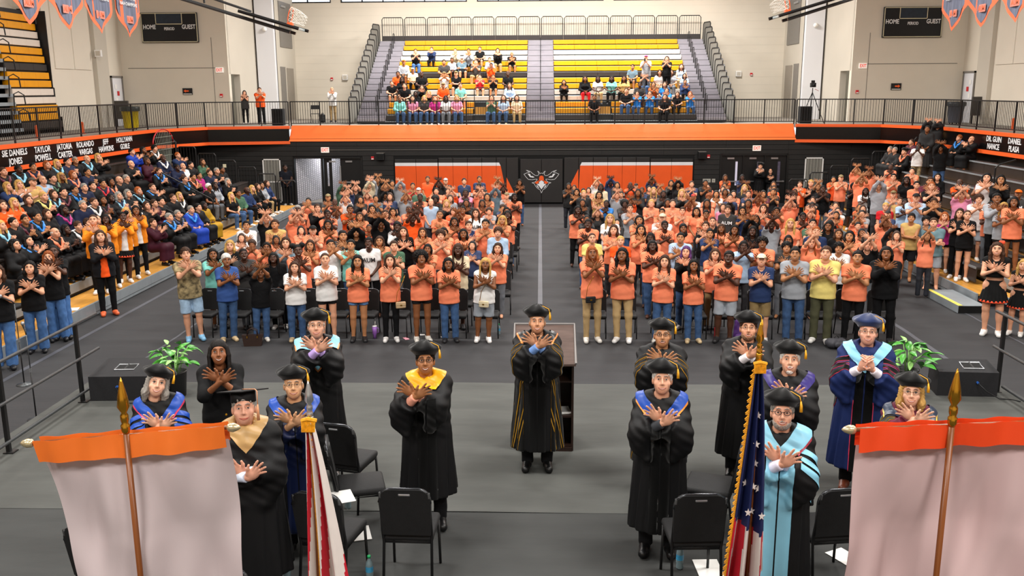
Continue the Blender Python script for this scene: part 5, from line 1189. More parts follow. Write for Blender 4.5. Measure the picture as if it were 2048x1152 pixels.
# ---- placement table: zone, x, y, ground height, scale, seated, skin, hair, top, pose, lower garment
PEOPLE = """F -7.06 17.80 0.00 1.11 0 2 fn tM 2 l
F -6.37 17.80 0.00 1.03 0 4 HW tV 1 j
F -6.89 18.80 0.00 1.00 0 4 mk tT 2 h
F -6.97 19.80 0.00 1.00 0 2 my lK 1 j
F -6.21 18.80 0.00 1.00 0 5 tk lD 1 g
F -5.69 17.80 0.00 0.87 0 4 sk tK 3 j
F -5.58 18.80 0.00 0.95 0 5 Dk lK 5 k
F -6.15 19.80 0.00 0.97 0 4 mk tO 6 j
F -5.65 19.80 0.00 1.04 0 2 ln tS 2 j
F -5.05 18.80 0.00 1.05 0 5 uk tO 2 w
F -4.95 17.80 0.00 0.94 0 2 ln tW 1 j
F -4.30 17.80 0.00 1.04 0 2 tn tW 1 h
F -4.69 19.80 0.00 1.01 0 3 sk tW 6 k
F -5.17 19.80 0.00 1.00 0 3 mn tO 2 k
F -4.21 19.80 0.00 1.01 0 3 sk tT 2 j
F -3.69 17.80 0.00 1.02 0 3 lk tO 1 d
F -3.73 19.80 0.00 1.04 0 5 sk tW 5 k
F -3.03 17.80 0.00 1.03 0 2 ln tO 2 k
F -3.25 19.80 0.00 1.00 0 2 sn tE 1 g
F -2.39 17.80 0.00 1.05 0 4 ak tO 1 h
F -2.54 19.80 0.00 0.96 0 4 dk tO 2 k
F -1.82 17.80 0.00 0.99 0 4 mk tO 1 j
F -1.77 18.80 0.00 1.06 0 5 Dn tC 1 d
F -1.16 17.80 0.00 0.99 0 4 Dy vW 1 G
F -0.98 19.80 0.00 0.97 0 2 ln tO 2 g
F -6.29 33.80 0.00 1.00 0 2 sk lG 3 -
F -6.25 34.80 0.00 0.99 0 3 sk tK 3 -
F -5.61 32.80 0.00 0.98 0 3 sk tK 3 -
F -5.52 33.80 0.00 0.98 0 3 sk lK 2 -
F -5.09 32.80 0.00 1.00 0 2 sk lG 3 -
F -4.61 32.80 0.00 0.98 0 3 sk tR 2 -
F -4.13 30.80 0.00 1.00 0 2 cG tE 5 -
F -4.31 34.80 0.00 1.01 0 3 sn to 5 -
F -3.66 32.80 0.00 1.02 0 5 sk tK 3 -
F -3.52 33.80 0.00 1.02 0 2 cG tK 5 -
F -2.83 33.80 0.00 1.02 0 2 sk tN 5 -
F -2.33 34.80 0.00 1.01 0 3 sn tN 5 -
F -2.21 32.80 0.00 0.97 0 5 dk tO 2 -
F -1.57 33.80 0.00 0.98 0 3 cA tO 3 -
F -0.79 33.80 0.00 1.00 0 4 dk tK 2 j
F -3.53 30.80 0.00 1.00 0 2 sk tO 2 -
F -2.93 29.80 0.00 1.01 0 2 sk to 3 -
F -2.45 29.80 0.00 1.03 0 5 sk tP 2 -
F -1.97 29.80 0.00 1.01 0 2 sn tO 3 -
F -1.69 28.80 0.00 1.02 0 3 mk tO 2 -
F -1.55 30.80 0.00 0.98 0 2 sn lS 3 -
F -1.10 29.80 0.00 0.97 0 2 cA tG 2 -
F -0.82 28.80 0.00 1.02 0 5 dk tO 1 k
F -5.25 28.80 0.00 0.99 0 3 sk tS 2 -
F -4.78 28.80 0.00 1.03 0 2 mn tN 5 -
F -4.30 28.80 0.00 1.01 0 3 sk tG 3 -
F -3.82 28.80 0.00 1.01 0 5 sk tO 2 -
F -3.34 28.80 0.00 0.97 0 5 ak lK 2 -
F -3.36 27.80 0.00 0.99 0 2 bg tL 5 -
F -2.86 28.80 0.00 0.99 0 2 mn lG 5 -
F -2.88 27.80 0.00 0.97 0 2 my lK 2 -
F -2.27 27.80 0.00 0.98 0 4 lk lK 2 -
F -1.79 27.80 0.00 0.97 0 4 mk tO 2 -
F -2.24 25.80 0.00 1.00 0 4 sk tO 1 -
F -2.81 24.80 0.00 1.01 0 3 tn tO 1 -
F -1.70 24.80 0.00 1.03 0 2 ln tW 5 -
F -0.93 25.80 0.00 0.98 0 4 mk tO 5 -
F -1.06 23.80 0.00 1.00 0 3 my tO 2 -
F -0.96 24.80 0.00 1.00 0 5 dk tO 2 -
F -3.50 25.80 0.00 0.96 0 5 sk tO 3 -
F -4.17 25.80 0.00 0.98 0 3 mk tO 2 -
F -4.23 24.80 0.00 1.01 0 2 mn tU 2 -
F -3.43 23.80 0.00 1.02 0 5 sk to 3 -
F -4.82 25.80 0.00 1.02 0 3 mk lK 2 -
F -4.11 22.80 0.00 1.04 0 4 sk lK 3 -
F -2.33 24.80 0.00 0.98 0 4 mk tO 3 -
F -3.63 22.80 0.00 1.00 0 5 hK lW 2 -
F -3.28 21.80 0.00 1.00 0 2 ln tK 1 -
F -2.80 21.80 0.00 0.99 0 3 mn tO 2 -
F -2.38 20.80 0.00 1.04 0 2 wn tO 2 -
F -2.32 21.80 0.00 0.99 0 3 mk tO 6 -
F -1.88 22.80 0.00 1.00 0 2 sn tN 1 -
F -1.40 22.80 0.00 1.03 0 3 sk tO 2 -
F -1.84 21.80 0.00 0.97 0 4 mk tO 1 j
F -2.28 23.80 0.00 0.97 0 4 mk tO 2 -
F -1.08 21.80 0.00 0.99 0 2 wn lL 5 k
F -3.73 20.80 0.00 0.96 0 3 ln tO 2 -
F -7.54 22.80 0.00 1.01 0 3 sk lW 1 k
F -7.24 23.80 0.00 1.02 0 2 sn tK 3 -
F -6.71 22.80 0.00 1.03 0 3 sn vA 1 -
F -6.56 23.80 0.00 1.02 0 2 sn tO 3 -
F -6.93 25.80 0.00 1.02 0 5 sg tO 2 -
F -6.45 25.80 0.00 1.04 0 2 sn lK 2 -
F -5.59 21.80 0.00 1.02 0 2 cK tO 2 -
F -6.77 28.80 0.00 1.01 0 3 cA tD 2 -
F -6.33 27.80 0.00 0.99 0 5 bk tO 2 -
F -5.80 24.80 0.00 1.02 0 5 sk tO 2 -
F -6.97 31.80 0.00 1.00 0 4 mk lE 3 -
F -6.56 30.80 0.00 0.99 0 2 sn tN 3 -
F -6.49 31.80 0.00 1.00 0 2 sn tK 3 -
F -6.21 28.80 0.00 0.97 0 2 sy tW 3 -
F -5.52 25.80 0.00 1.02 0 4 sk to 2 -
F -5.42 22.80 0.00 1.01 0 4 mk tO 2 -
F -4.87 22.80 0.00 1.01 0 4 dk tR 2 -
F -4.66 20.80 0.00 1.04 0 3 sk lD 2 -
F -4.93 24.80 0.00 0.98 0 3 mn tO 2 -
F -6.21 32.80 0.00 1.00 0 2 sn lC 3 -
F -5.73 28.80 0.00 0.97 0 3 mk lK 2 -
F -7.15 27.80 0.00 1.01 0 3 sk tO 6 -
F -4.54 21.80 0.00 0.99 0 3 mk lK 3 -
F 1.02 32.80 0.00 0.97 0 4 dk tK 2 -
F 2.06 33.80 0.00 0.97 0 2 sy tW 3 -
F 2.11 31.80 0.00 1.01 0 5 dk lC 5 -
F 2.60 33.80 0.00 0.99 0 5 sk lN 3 -
F 2.75 32.80 0.00 0.99 0 3 mk lK 2 -
F 3.23 32.80 0.00 0.99 0 5 bk to 6 -
F 4.23 34.80 0.00 0.97 0 4 cK tN 3 -
F 4.83 33.80 0.00 0.97 0 3 mk lK 2 -
F 4.94 32.80 0.00 1.01 0 3 mk lK 3 -
F 5.42 32.80 0.00 1.01 0 2 sn tN 2 -
F 5.90 32.80 0.00 1.03 0 4 sk tK 2 -
F 7.20 35.80 0.00 0.98 0 4 Dn to 2 -
F 7.86 35.80 0.00 0.98 0 5 dk tN 2 -
F 1.18 30.80 0.00 0.98 0 3 mk tK 2 h
F 1.42 29.80 0.00 1.01 0 2 sy lK 5 -
F 1.90 29.80 0.00 0.99 0 3 mk vA 2 k
F 1.29 27.80 0.00 0.98 0 4 mk lK 2 -
F 2.02 27.80 0.00 0.96 0 5 sk tB 2 -
F 2.50 29.80 0.00 0.97 0 2 sn tG 3 -
F 2.57 27.80 0.00 0.96 0 5 ak tD 2 -
F 3.19 29.80 0.00 1.03 0 4 mk lK 1 -
F 3.82 30.80 0.00 1.00 0 2 ly lK 1 -
F 4.02 29.80 0.00 1.00 0 5 lk lD 2 -
F 3.88 27.80 0.00 0.98 0 4 mk tO 1 -
F 4.60 29.80 0.00 1.02 0 2 ly lK 2 -
F 4.37 26.80 0.00 1.02 0 4 sk tO 3 -
F 3.89 26.80 0.00 1.04 0 2 sn tO 1 -
F 4.83 28.80 0.00 1.00 0 3 cR tW 2 -
F 5.31 28.80 0.00 1.00 0 4 wr tO 2 -
F 5.73 29.80 0.00 1.00 0 3 mk tW 2 -
F 6.21 30.80 0.00 0.97 0 4 dk tO 2 -
F 6.29 29.80 0.00 1.00 0 2 mk tO 2 -
F 7.08 31.80 0.00 0.99 0 2 ly lK 5 -
F 6.77 29.80 0.00 1.00 0 2 sn tN 2 -
F 5.97 28.80 0.00 1.00 0 2 sk tN 5 -
F 4.89 26.80 0.00 1.04 0 4 lk tO 5 -
F 5.37 26.80 0.00 0.97 0 2 mn tP 5 -
F 5.28 25.80 0.00 1.01 0 2 fn tD 5 -
F 5.76 25.80 0.00 0.99 0 3 mk tN 2 -
F 1.03 25.80 0.00 1.00 0 5 mk tO 2 -
F 1.20 22.80 0.00 1.03 0 5 sk tO 1 j
F 1.85 23.80 0.00 1.02 0 2 ly tW 5 -
F 2.60 25.80 0.00 1.03 0 2 sn tG 2 -
F 2.55 23.80 0.00 1.00 0 3 mk tO 2 -
F 3.27 26.80 0.00 1.04 0 2 sy tO 1 -
F 3.18 23.80 0.00 1.03 0 2 cC tW 2 -
F 3.51 25.80 0.00 0.96 0 3 sk tO 2 -
F 3.99 25.80 0.00 0.98 0 2 sn tO 2 -
F 3.16 22.80 0.00 1.00 0 5 sk tO 1 -
F 3.64 22.80 0.00 0.96 0 4 hK tO 5 -
F 4.47 25.80 0.00 0.98 0 3 mk tO 5 -
F 4.46 24.80 0.00 1.01 0 4 sk tO 1 -
F 4.54 23.80 0.00 0.98 0 2 tn tK 5 -
F 4.12 22.80 0.00 1.00 0 2 sn tK 2 -
F 4.04 21.80 0.00 0.98 0 3 sk tN 2 -
F 4.62 22.80 0.00 0.96 0 4 Dn tO 1 -
F 4.61 21.80 0.00 1.03 0 4 lk tO 2 -
F 5.09 21.80 0.00 1.01 0 5 lk lK 1 -
F 2.39 21.80 0.00 1.03 0 3 lk tO 2 -
F 2.55 20.80 0.00 1.01 0 5 dk tO 1 -
F 1.75 21.80 0.00 1.03 0 2 mn tO 1 -
F 1.85 20.80 0.00 0.96 0 2 sy to 5 -
F 1.20 20.80 0.00 1.00 0 2 tn tY 5 -
F 3.21 20.80 0.00 1.01 0 3 sk tL 1 -
F 6.10 26.80 0.00 1.04 0 4 mk tO 2 -
F 6.62 27.80 0.00 1.03 0 4 sk tO 3 -
F 5.59 23.80 0.00 1.01 0 4 mk lN 2 -
F 1.05 17.80 0.00 1.12 0 4 lr tO 2 a
F 1.67 17.80 0.00 1.10 0 4 lk tO 1 a
F 2.52 19.80 0.00 1.00 0 5 dk tO 1 j
F 2.43 17.80 0.00 1.02 0 2 ln tO 1 j
F 3.04 18.80 0.00 1.02 0 2 lp lK 2 j
F 3.08 17.80 0.00 0.97 0 4 lk tO 1 j
F 3.63 18.80 0.00 0.99 0 2 ln tO 2 a
F 3.68 17.80 0.00 1.07 0 5 sk tO 1 G
F 4.41 19.80 0.00 1.00 0 5 dk tL 6 D
F 4.40 17.80 0.00 1.03 0 2 cC tN 1 q
F 5.37 19.80 0.00 0.97 0 3 wk tD 1 g
F 5.06 17.80 0.00 1.11 0 3 sk tG 1 j
F 5.60 17.80 0.00 1.12 0 2 sn tY 1 o
F 6.55 19.80 0.00 0.97 0 3 wk tW 1 k
F 6.21 17.80 0.00 1.07 0 3 sk tO 1 k
F 6.85 17.80 0.00 1.12 0 4 dk lK 2 k
F 4.89 19.80 0.00 1.04 0 4 wk tO 1 j
F 5.86 19.80 0.00 1.04 0 2 lr tO 3 -
F 7.07 19.80 0.00 1.01 0 2 sk tK 3 -
F 7.80 30.80 0.00 0.97 0 3 sn tK 2 -
F 7.29 26.80 0.00 1.02 0 2 fn tO 3 -
F 9.22 32.80 0.00 1.00 0 2 sn to 2 s
F 9.70 32.80 0.00 1.03 0 2 sy tK 1 s
F 9.61 31.80 0.00 1.01 0 3 sn tK 3 -
F 9.51 30.80 0.00 1.03 0 5 sk tK 2 g
F 10.40 32.70 0.30 0.93 0 3 sk to 2 -
F 10.40 31.92 0.30 1.00 0 2 cA tO 2 -
F 10.40 30.63 0.30 0.90 0 5 ak tK 2 s
F 10.40 29.89 0.30 1.08 0 3 sn tO 3 -
F 11.22 32.91 0.58 0.94 0 3 tn tO 3 -
F 11.22 31.49 0.58 0.95 0 4 dn tO 3 -
F 10.40 29.26 0.30 0.90 0 5 Dk tW 1 s
F 10.40 28.60 0.30 0.90 0 5 Dk lK 1 k
F 10.05 26.80 0.00 0.98 0 2 sy tR 5 s
F 10.40 26.77 0.30 0.90 0 2 sn vA 5 s
F 10.40 26.35 0.30 0.90 0 5 sk tL 1 k
F 9.60 23.80 0.00 1.03 0 3 fk vA 4 s
F 10.08 23.80 0.00 0.98 0 2 wk tS 5 s
F 9.87 22.80 0.00 1.04 0 2 sn tF 4 G
F 10.40 23.49 0.30 0.90 0 2 mr tQ 2 h
F 10.40 24.38 0.30 1.05 0 3 fn tK 6 -
F 10.40 25.48 0.30 1.05 0 2 cK tL 2 -
F 10.40 27.02 0.30 0.99 0 2 cA tG 2 -
F 11.22 28.33 0.58 1.00 0 5 mk tK 5 -
F 11.22 27.39 0.58 0.97 0 2 sk tO 5 -
F 11.22 26.31 0.58 1.02 0 2 sr tK 2 -
F 11.22 26.73 0.58 1.08 0 3 sn tU 2 -
F 12.04 28.12 0.86 0.90 0 2 mk lK 5 -
F 10.40 28.17 0.30 1.08 0 2 sn lG 3 -
F 12.04 31.83 0.86 0.90 0 5 tk tO 2 -
F 11.22 29.35 0.58 1.00 0 2 sk tO 2 -
F 13.68 33.76 1.42 0.93 0 5 sk tW 8 M
F 13.68 31.79 1.42 0.95 0 4 sk lK 3 j
F 6.25 25.80 0.00 1.03 0 2 mn tO 2 -
F 5.31 22.80 0.00 1.01 0 4 hK lK 3 -
F 5.79 22.80 0.00 1.01 0 5 sk tG 3 -
F 6.27 22.80 0.00 1.03 0 2 ly tO 5 -
F 6.75 22.80 0.00 1.03 0 2 sk tE 2 -
F 7.23 22.80 0.00 0.99 0 4 lk tK 5 -
F 6.60 21.80 0.00 1.01 0 2 sr tN 5 -
F 7.08 21.80 0.00 0.97 0 3 mn lK 5 -
F 7.05 20.80 0.00 1.03 0 3 mk tO 2 -
F 7.14 24.80 0.00 0.97 0 5 sk tO 2 -
F 5.72 20.80 0.00 0.98 0 4 dk lD 2 -
F 7.25 29.80 0.00 1.00 0 3 mk tU 2 -
F 6.73 25.80 0.00 0.98 0 4 mk tO 6 -
F 10.40 22.71 0.30 1.01 0 2 mn tK 1 k
F 10.40 22.37 0.30 1.01 0 2 tn tK 1 h
F 11.22 23.64 0.58 0.98 0 2 wn tW 2 G
F 11.22 22.80 0.58 0.94 0 5 Dk tO 1 g
F 11.22 22.21 0.58 0.97 0 4 ly tG 1 h
F 11.22 21.72 0.58 1.08 0 4 dk tO 1 h
F 11.22 24.54 0.58 0.99 0 2 wn tP 3 -
F 11.22 22.54 0.58 1.08 0 4 sk lG 2 -
F 9.28 18.40 0.00 1.11 0 2 ln v! 1 !
F 9.76 18.40 0.00 0.91 0 2 ly v! 1 !
F 12.86 26.81 1.14 1.07 1 4 tk vU 8 -
F 12.04 24.89 0.86 1.07 0 2 mk tW 2 -
F 12.04 24.25 0.86 1.08 0 3 lk lK 2 -
F 12.04 23.31 0.86 0.92 0 4 cO tD 5 -
F 12.04 26.42 0.86 0.90 0 5 bk to 2 -
F -10.40 20.82 0.30 1.08 0 2 tn z! 2 k
F -10.40 21.45 0.30 1.04 0 5 dk z! 2 k
F -10.40 22.06 0.30 1.02 0 5 uk z! 2 !
F -10.40 22.51 0.30 1.05 0 2 ly z! 2 k
F -10.40 23.07 0.30 1.04 0 4 lk z! 2 k
S -14.78 24.69 1.70 1.00 1 2 sn rK/U 5 -
S -14.78 25.45 1.70 1.00 1 5 sk rK/L 5 -
S -14.78 26.21 1.70 1.00 1 3 sk rN/O 7 -
S -14.78 26.97 1.70 1.00 1 2 mr rK 5 -
S -14.78 27.54 1.70 1.00 1 2 my rK/L 5 -
S -14.78 28.17 1.70 1.00 1 2 sk rN 7 -
S -14.78 28.67 1.70 1.00 1 3 sg rK 5 -
S -14.78 29.41 1.70 1.00 1 2 bz rK/L 5 -
S -14.78 30.19 1.70 1.00 1 2 ly rK 2 -
S -14.78 32.75 1.70 1.00 1 2 sk rB 2 -
S -14.78 33.72 1.70 1.00 1 4 mk rK 2 -
S -14.78 34.74 1.70 1.00 1 2 wk rK/W 7 -
S -13.96 33.49 1.42 1.00 1 5 bk rN/W 5 -
S -13.96 34.88 1.42 1.00 1 2 sr lN 2 -
S -13.96 24.63 1.42 1.00 1 2 cD tA 7 -
S -13.96 25.17 1.42 1.00 1 2 bz tL 7 -
S -13.96 25.67 1.42 1.00 1 2 sk rK/E 5 -
S -13.96 26.17 1.42 1.00 1 4 ly rK 5 -
S -13.96 26.84 1.42 1.00 1 2 mr rN/O 5 -
S -13.96 27.72 1.42 1.00 1 3 sk rN 7 -
S -13.96 30.80 1.42 1.00 1 2 bg rK 7 -
S -13.96 32.07 1.42 1.00 1 4 mn rU 7 -
S -13.14 31.10 1.14 1.00 1 2 sn rK/B 7 -
S -13.14 32.70 1.14 1.00 1 5 sk rN 7 -
S -13.14 33.24 1.14 1.00 1 2 bz tW 5 -
S -13.14 33.95 1.14 1.00 1 2 fk rK 5 -
S -13.96 23.43 1.42 1.00 1 2 ly lN 2 -
S -13.96 23.97 1.42 1.00 1 2 ly tW 2 -
S -13.14 24.65 1.14 1.00 1 2 sk rK/U 5 -
S -13.14 24.13 1.14 1.00 1 2 mn rK/L 7 -
S -13.14 25.25 1.14 1.00 1 3 sk rK/B 7 -
S -13.14 25.83 1.14 1.00 1 2 sg rN 5 -
S -13.14 26.33 1.14 1.00 1 2 sk rK 5 -
S -13.14 26.97 1.14 1.00 1 3 sk rN/R 5 -
S -13.14 27.47 1.14 1.00 1 4 lk rK/O 5 -
S -13.14 28.05 1.14 1.00 1 2 bz rK 5 -
S -13.14 28.55 1.14 1.00 1 2 sg rK 5 -
S -12.32 27.50 0.86 1.00 1 2 mr rK/L 5 -
S -12.32 26.77 0.86 1.00 1 2 mg rK 7 -
S -12.32 26.16 0.86 1.00 1 2 mg rN/L 7 -
S -12.32 25.66 0.86 1.00 1 5 mk rK 5 -
S -12.32 28.52 0.86 1.00 1 2 sn rK/B 2 -
S -11.50 26.12 0.58 1.00 1 2 ln rK 2 -
S -11.50 27.14 0.58 1.00 1 2 sk rK 5 -
S -11.50 28.07 0.58 1.00 1 2 sn rK 5 -
S -11.50 28.60 0.58 1.00 1 2 ly rK/W 5 -
S -12.32 31.19 0.86 1.00 1 2 sn rK/B 5 -
S -12.32 31.99 0.86 1.00 1 3 sk rK/O 7 -
S -13.14 23.63 1.14 1.00 1 2 sy rK/Y 7 -
S -12.32 23.02 0.86 1.00 1 5 lk rN/Q 5 -
S -12.32 24.04 0.86 1.00 1 2 sg rN 5 -
S -12.32 24.66 0.86 1.00 1 2 sn rK/W 5 -
S -12.32 25.16 0.86 1.00 1 4 mk rK/U 7 -
S -11.50 25.43 0.58 1.00 1 2 bg rK/W 5 -
S -13.14 22.25 1.14 1.00 1 2 ly lo 7 -
S -13.14 21.75 1.14 1.00 1 2 mn lo 7 -
S -13.14 22.88 1.14 1.00 1 2 mn rK 5 -
S -12.32 20.73 0.86 1.00 1 2 sk rK 5 -
S -12.32 21.23 0.86 1.00 1 3 sk rK/U 7 -
S -12.32 22.23 0.86 1.00 1 2 mn rK 5 -
S -11.50 20.99 0.58 1.00 1 2 bW rK/O 7 -
S -11.50 22.09 0.58 1.00 1 2 fn rK/W 7 -
S -11.50 22.59 0.58 1.00 1 2 mn rN 7 -
S -11.50 23.09 0.58 1.00 1 2 bg rK 5 -
S -11.50 23.67 0.58 1.00 1 2 sn rN 7 -
S -10.68 25.67 0.30 1.00 1 2 sg rK/B 7 -
S -11.50 26.64 0.58 1.00 1 2 sn rU 7 -
S -10.68 26.32 0.30 1.00 1 2 sg rK/N 7 -
S -10.68 27.35 0.30 1.00 1 2 sg rB/B 5 -
S -10.68 27.93 0.30 1.00 1 2 sk rK 5 -
S -12.32 21.73 0.86 1.00 1 3 sk rK/B 7 -
S -11.50 21.49 0.58 1.00 1 5 mk rK 7 -
S -11.50 19.81 0.58 1.00 1 2 mk rK/B 2 -
S -10.68 24.55 0.30 1.00 1 2 sn rU 2 -
S -12.32 20.23 0.86 1.00 1 2 ly rK/L 7 -
S -11.50 19.29 0.58 1.00 1 2 mk rK 5 -
S -13.14 35.23 1.14 1.00 1 3 ln lE 7 -
S -12.32 32.57 0.86 1.00 1 3 sk lQ 5 -
S -12.32 33.65 0.86 1.00 1 2 sn rN 7 -
S -12.32 34.43 0.86 1.00 1 2 sg rK 7 -
S -12.32 34.97 0.86 1.00 1 4 sk rK 5 -
S -11.50 33.18 0.58 1.00 1 2 mg lK 7 -
S -11.50 31.22 0.58 1.00 1 4 HW tK 5 -
S -11.50 31.80 0.58 1.00 1 5 lk lG 5 -
S -10.68 31.06 0.30 1.00 1 2 ly tK 5 j
S -10.68 31.78 0.30 1.00 1 4 sk lE 5 j
S -10.68 32.78 0.30 1.00 1 5 bk lN 5 k
S -10.68 33.40 0.30 1.00 1 2 ly lK 5 k
S -10.68 34.04 0.30 1.00 1 2 mn lK 5 k
S -10.68 34.54 0.30 1.00 1 3 mk lG 5 a
S -10.68 35.24 0.30 1.00 1 2 mn lN 5 k
S -10.68 28.43 0.30 1.00 1 5 dk rY 5 -
S 15.60 37.10 1.98 1.00 1 2 ly rK 7 -
S 13.96 37.10 1.42 1.00 1 2 sg rK 5 -
S 13.96 36.59 1.42 1.00 1 2 sg rK/L 5 -
S 13.96 35.61 1.42 1.00 1 2 TK rK/O 5 -
S 14.78 37.10 1.70 1.00 1 2 sn rU/Y 5 -
S 15.60 34.77 1.98 1.00 1 2 fr rK/B 5 -
S 15.60 33.79 1.98 1.00 1 2 bz rK 2 -
F 15.32 37.10 1.98 0.96 0 2 bz rK 3 -
F 14.50 35.05 1.70 1.08 0 4 sk rK 5 -
F 15.32 36.14 1.98 0.96 0 2 sn rK 3 -
W 9.47 39.90 0.00 1.04 0 2 TK rK/W 2 -
W 10.00 39.90 0.00 0.90 0 2 bW rK 1 -
W -11.17 39.90 0.00 1.04 0 5 sk t! 5 k
U -6.32 47.36 5.66 1.06 1 2 sn tK 2 b
U -5.56 47.89 5.95 0.92 1 2 sn lN 2 k
U -4.30 47.36 5.66 1.06 1 2 tn lC 2 k
U -3.63 47.36 5.66 1.06 1 3 sn lG 2 k
U -3.09 47.89 5.95 0.92 1 2 sn tK 5 s
U -2.16 47.36 5.66 1.06 1 2 ln lK 2 a
U -1.45 47.36 5.66 0.92 1 3 bk tK 1 s
U -6.78 46.30 5.09 1.06 1 3 cO lG 5 s
U -4.78 46.30 5.09 1.06 1 3 sk tD 5 s
U -4.44 46.83 5.38 0.92 1 4 sk lG 5 s
U -3.94 46.83 5.38 0.92 1 2 cW lS 4 s
U -3.19 46.30 5.09 1.06 1 2 sn tD 2 a
U -2.54 46.83 5.38 0.92 1 2 sn lG 5 s
U -2.44 46.30 5.09 0.92 1 4 sk lo 2 s
U -6.92 45.24 4.52 1.06 1 4 sk to 5 s
U -6.66 44.71 4.24 1.06 1 5 mk tK 5 s
U -6.27 45.77 4.80 0.97 1 3 cG tC 5 k
U -5.78 45.24 4.52 1.06 1 5 bk tK 5 k
U -4.67 45.24 4.52 1.03 1 3 cA tW 6 s
U -4.09 45.24 4.52 1.05 1 2 cA tK 4 s
U -2.95 45.24 4.52 0.92 1 2 sn tR 2 s
U -2.29 45.24 4.52 0.92 1 3 sn tK 2 s
U -1.58 45.24 4.52 1.06 1 5 bk tK 5 s
U -7.16 44.71 4.24 0.92 1 2 sn tK 5 s
U -6.47 44.18 3.95 1.06 1 2 sn tK 5 s
U -5.64 44.18 3.95 0.99 1 2 mn lK 2 s
U -5.26 43.65 3.67 1.01 1 2 my lK 2 s
U -4.62 44.18 3.95 1.06 1 3 cA to 5 a
U -3.80 44.18 3.95 1.06 1 2 sn tT 5 s
U -1.47 44.18 3.95 1.06 1 2 ln lL 5 s
U -5.87 43.65 3.67 0.99 1 5 mk lK 5 k
U -6.56 43.12 3.38 1.06 1 4 tk lT 5 j
U -5.95 43.12 3.38 1.06 1 2 lk tP 5 j
U -5.40 43.12 3.38 1.06 1 2 my tD 5 j
U -4.90 43.12 3.38 1.03 1 2 mr tQ 5 j
U -4.40 43.12 3.38 1.05 1 5 mk tW 5 g
U -3.90 43.12 3.38 1.06 1 2 my tP 5 j
U -2.26 43.12 3.38 1.06 1 2 mn tE 2 j
U -1.71 43.12 3.38 1.06 1 2 ln tL 5 j
U -1.10 43.12 3.38 1.06 1 2 mn tC 5 a
U 4.49 45.77 4.80 1.06 1 3 sk tS 5 s
U 6.85 45.77 4.80 1.06 1 2 ln vL 5 a
U 5.07 45.24 4.52 1.06 1 2 mn tK 2 j
U 5.74 45.24 4.52 1.06 1 2 mn tW 5 a
U 6.30 45.24 4.52 1.06 1 2 mn tG 5 g
U 6.94 45.24 4.52 0.92 1 2 mk tL 5 j
U 6.89 44.71 4.24 0.92 1 3 sk lN 1 k
U 1.12 44.71 4.24 0.92 1 3 mk lK 1 k
U 2.12 44.71 4.24 1.06 1 4 mk lK 5 r
U 2.74 44.71 4.24 1.06 1 5 mk tW 5 a
U 3.40 44.71 4.24 1.06 1 5 mk tT 5 k
U 4.00 44.71 4.24 1.06 1 4 lk tA 5 k
U 4.69 44.18 3.95 1.06 1 5 sk tD 5 s
U 5.32 44.18 3.95 1.06 1 3 ln tr 2 j
U 5.86 44.18 3.95 1.06 1 2 mn tB 5 j
U 5.90 43.65 3.67 1.06 1 2 mn tB 2 j
U 4.02 43.65 3.67 1.06 1 2 sn tK 5 j
U 2.49 43.12 3.38 1.06 1 4 sk tK 5 k
U 4.53 43.65 3.67 0.95 1 2 mn tB 2 j
U 5.11 43.65 3.67 0.96 1 2 ln tB 2 j
U 5.75 43.12 3.38 1.06 1 2 ln tK 5 k
U 6.40 43.65 3.67 0.92 1 2 mn tK 5 k
U 6.98 43.65 3.67 0.92 1 2 mr tB 2 j
V 5.11 45.07 4.70 1.06 0 2 cQ tG 8 g
V 6.08 45.07 4.70 1.03 0 2 mn tK 2 k
B -13.88 43.20 3.43 0.90 0 2 mk vD 2 k
B -13.12 43.20 3.43 0.98 0 2 sn to 2 k
B -10.36 46.00 3.43 0.98 0 2 bz lW 2 a
X -6.73 20.80 0.00 0.91 0 4 wn tO 6 -
X -5.89 20.80 0.00 0.90 0 2 sk tO 1 -
X -1.57 20.80 0.00 0.90 0 2 dk tN 1 -
X -7.30 21.80 0.00 0.91 0 2 ln tW 2 -
X -6.46 21.80 0.00 0.88 0 4 mk tO 2 -
X 7.80 21.80 0.00 0.91 0 5 mk tO 1 -
X 8.52 21.80 0.00 0.94 0 2 ln tO 2 -
X 9.24 21.80 0.00 0.93 0 3 lk tO 3 -
X -6.10 22.80 0.00 0.93 0 2 mk tO 2 -
X 8.04 22.80 0.00 0.89 0 4 dk tO 2 -
X 8.76 22.80 0.00 0.89 0 4 sk lK 3 -
X -4.54 23.80 0.00 0.87 0 4 sn to 2 -
X 7.56 23.80 0.00 0.93 0 5 lk tO 2 -
X 8.28 23.80 0.00 0.90 0 2 sk to 1 -
X 9.00 23.80 0.00 0.94 0 4 dk tO 3 -
X 1.27 24.80 0.00 0.93 0 4 dk lK 6 -
X 2.11 24.80 0.00 0.87 0 2 mk lK 2 -
X 7.87 24.80 0.00 0.88 0 2 mn tK 3 -
X 8.59 24.80 0.00 0.89 0 3 mn tO 3 -
X 9.31 24.80 0.00 0.92 0 4 sk tO 2 -
X 1.63 25.80 0.00 0.94 0 2 ln tK 3 -
X 7.63 25.80 0.00 0.91 0 2 lk to 3 -
X 8.35 25.80 0.00 0.91 0 3 lk to 2 -
X 9.07 25.80 0.00 0.93 0 2 sk tG 2 -
X 9.79 25.80 0.00 0.92 0 2 cK tN 2 -
X -6.07 26.80 0.00 0.87 0 4 sk tG 3 -
X -5.23 26.80 0.00 0.90 0 2 sk tG 2 -
X -4.51 26.80 0.00 0.93 0 2 cK tO 3 -
X -3.91 26.80 0.00 0.93 0 4 sn tO 2 -
X -2.59 26.80 0.00 0.90 0 2 dk to 2 -
X -1.51 26.80 0.00 0.90 0 2 wn tG 2 -
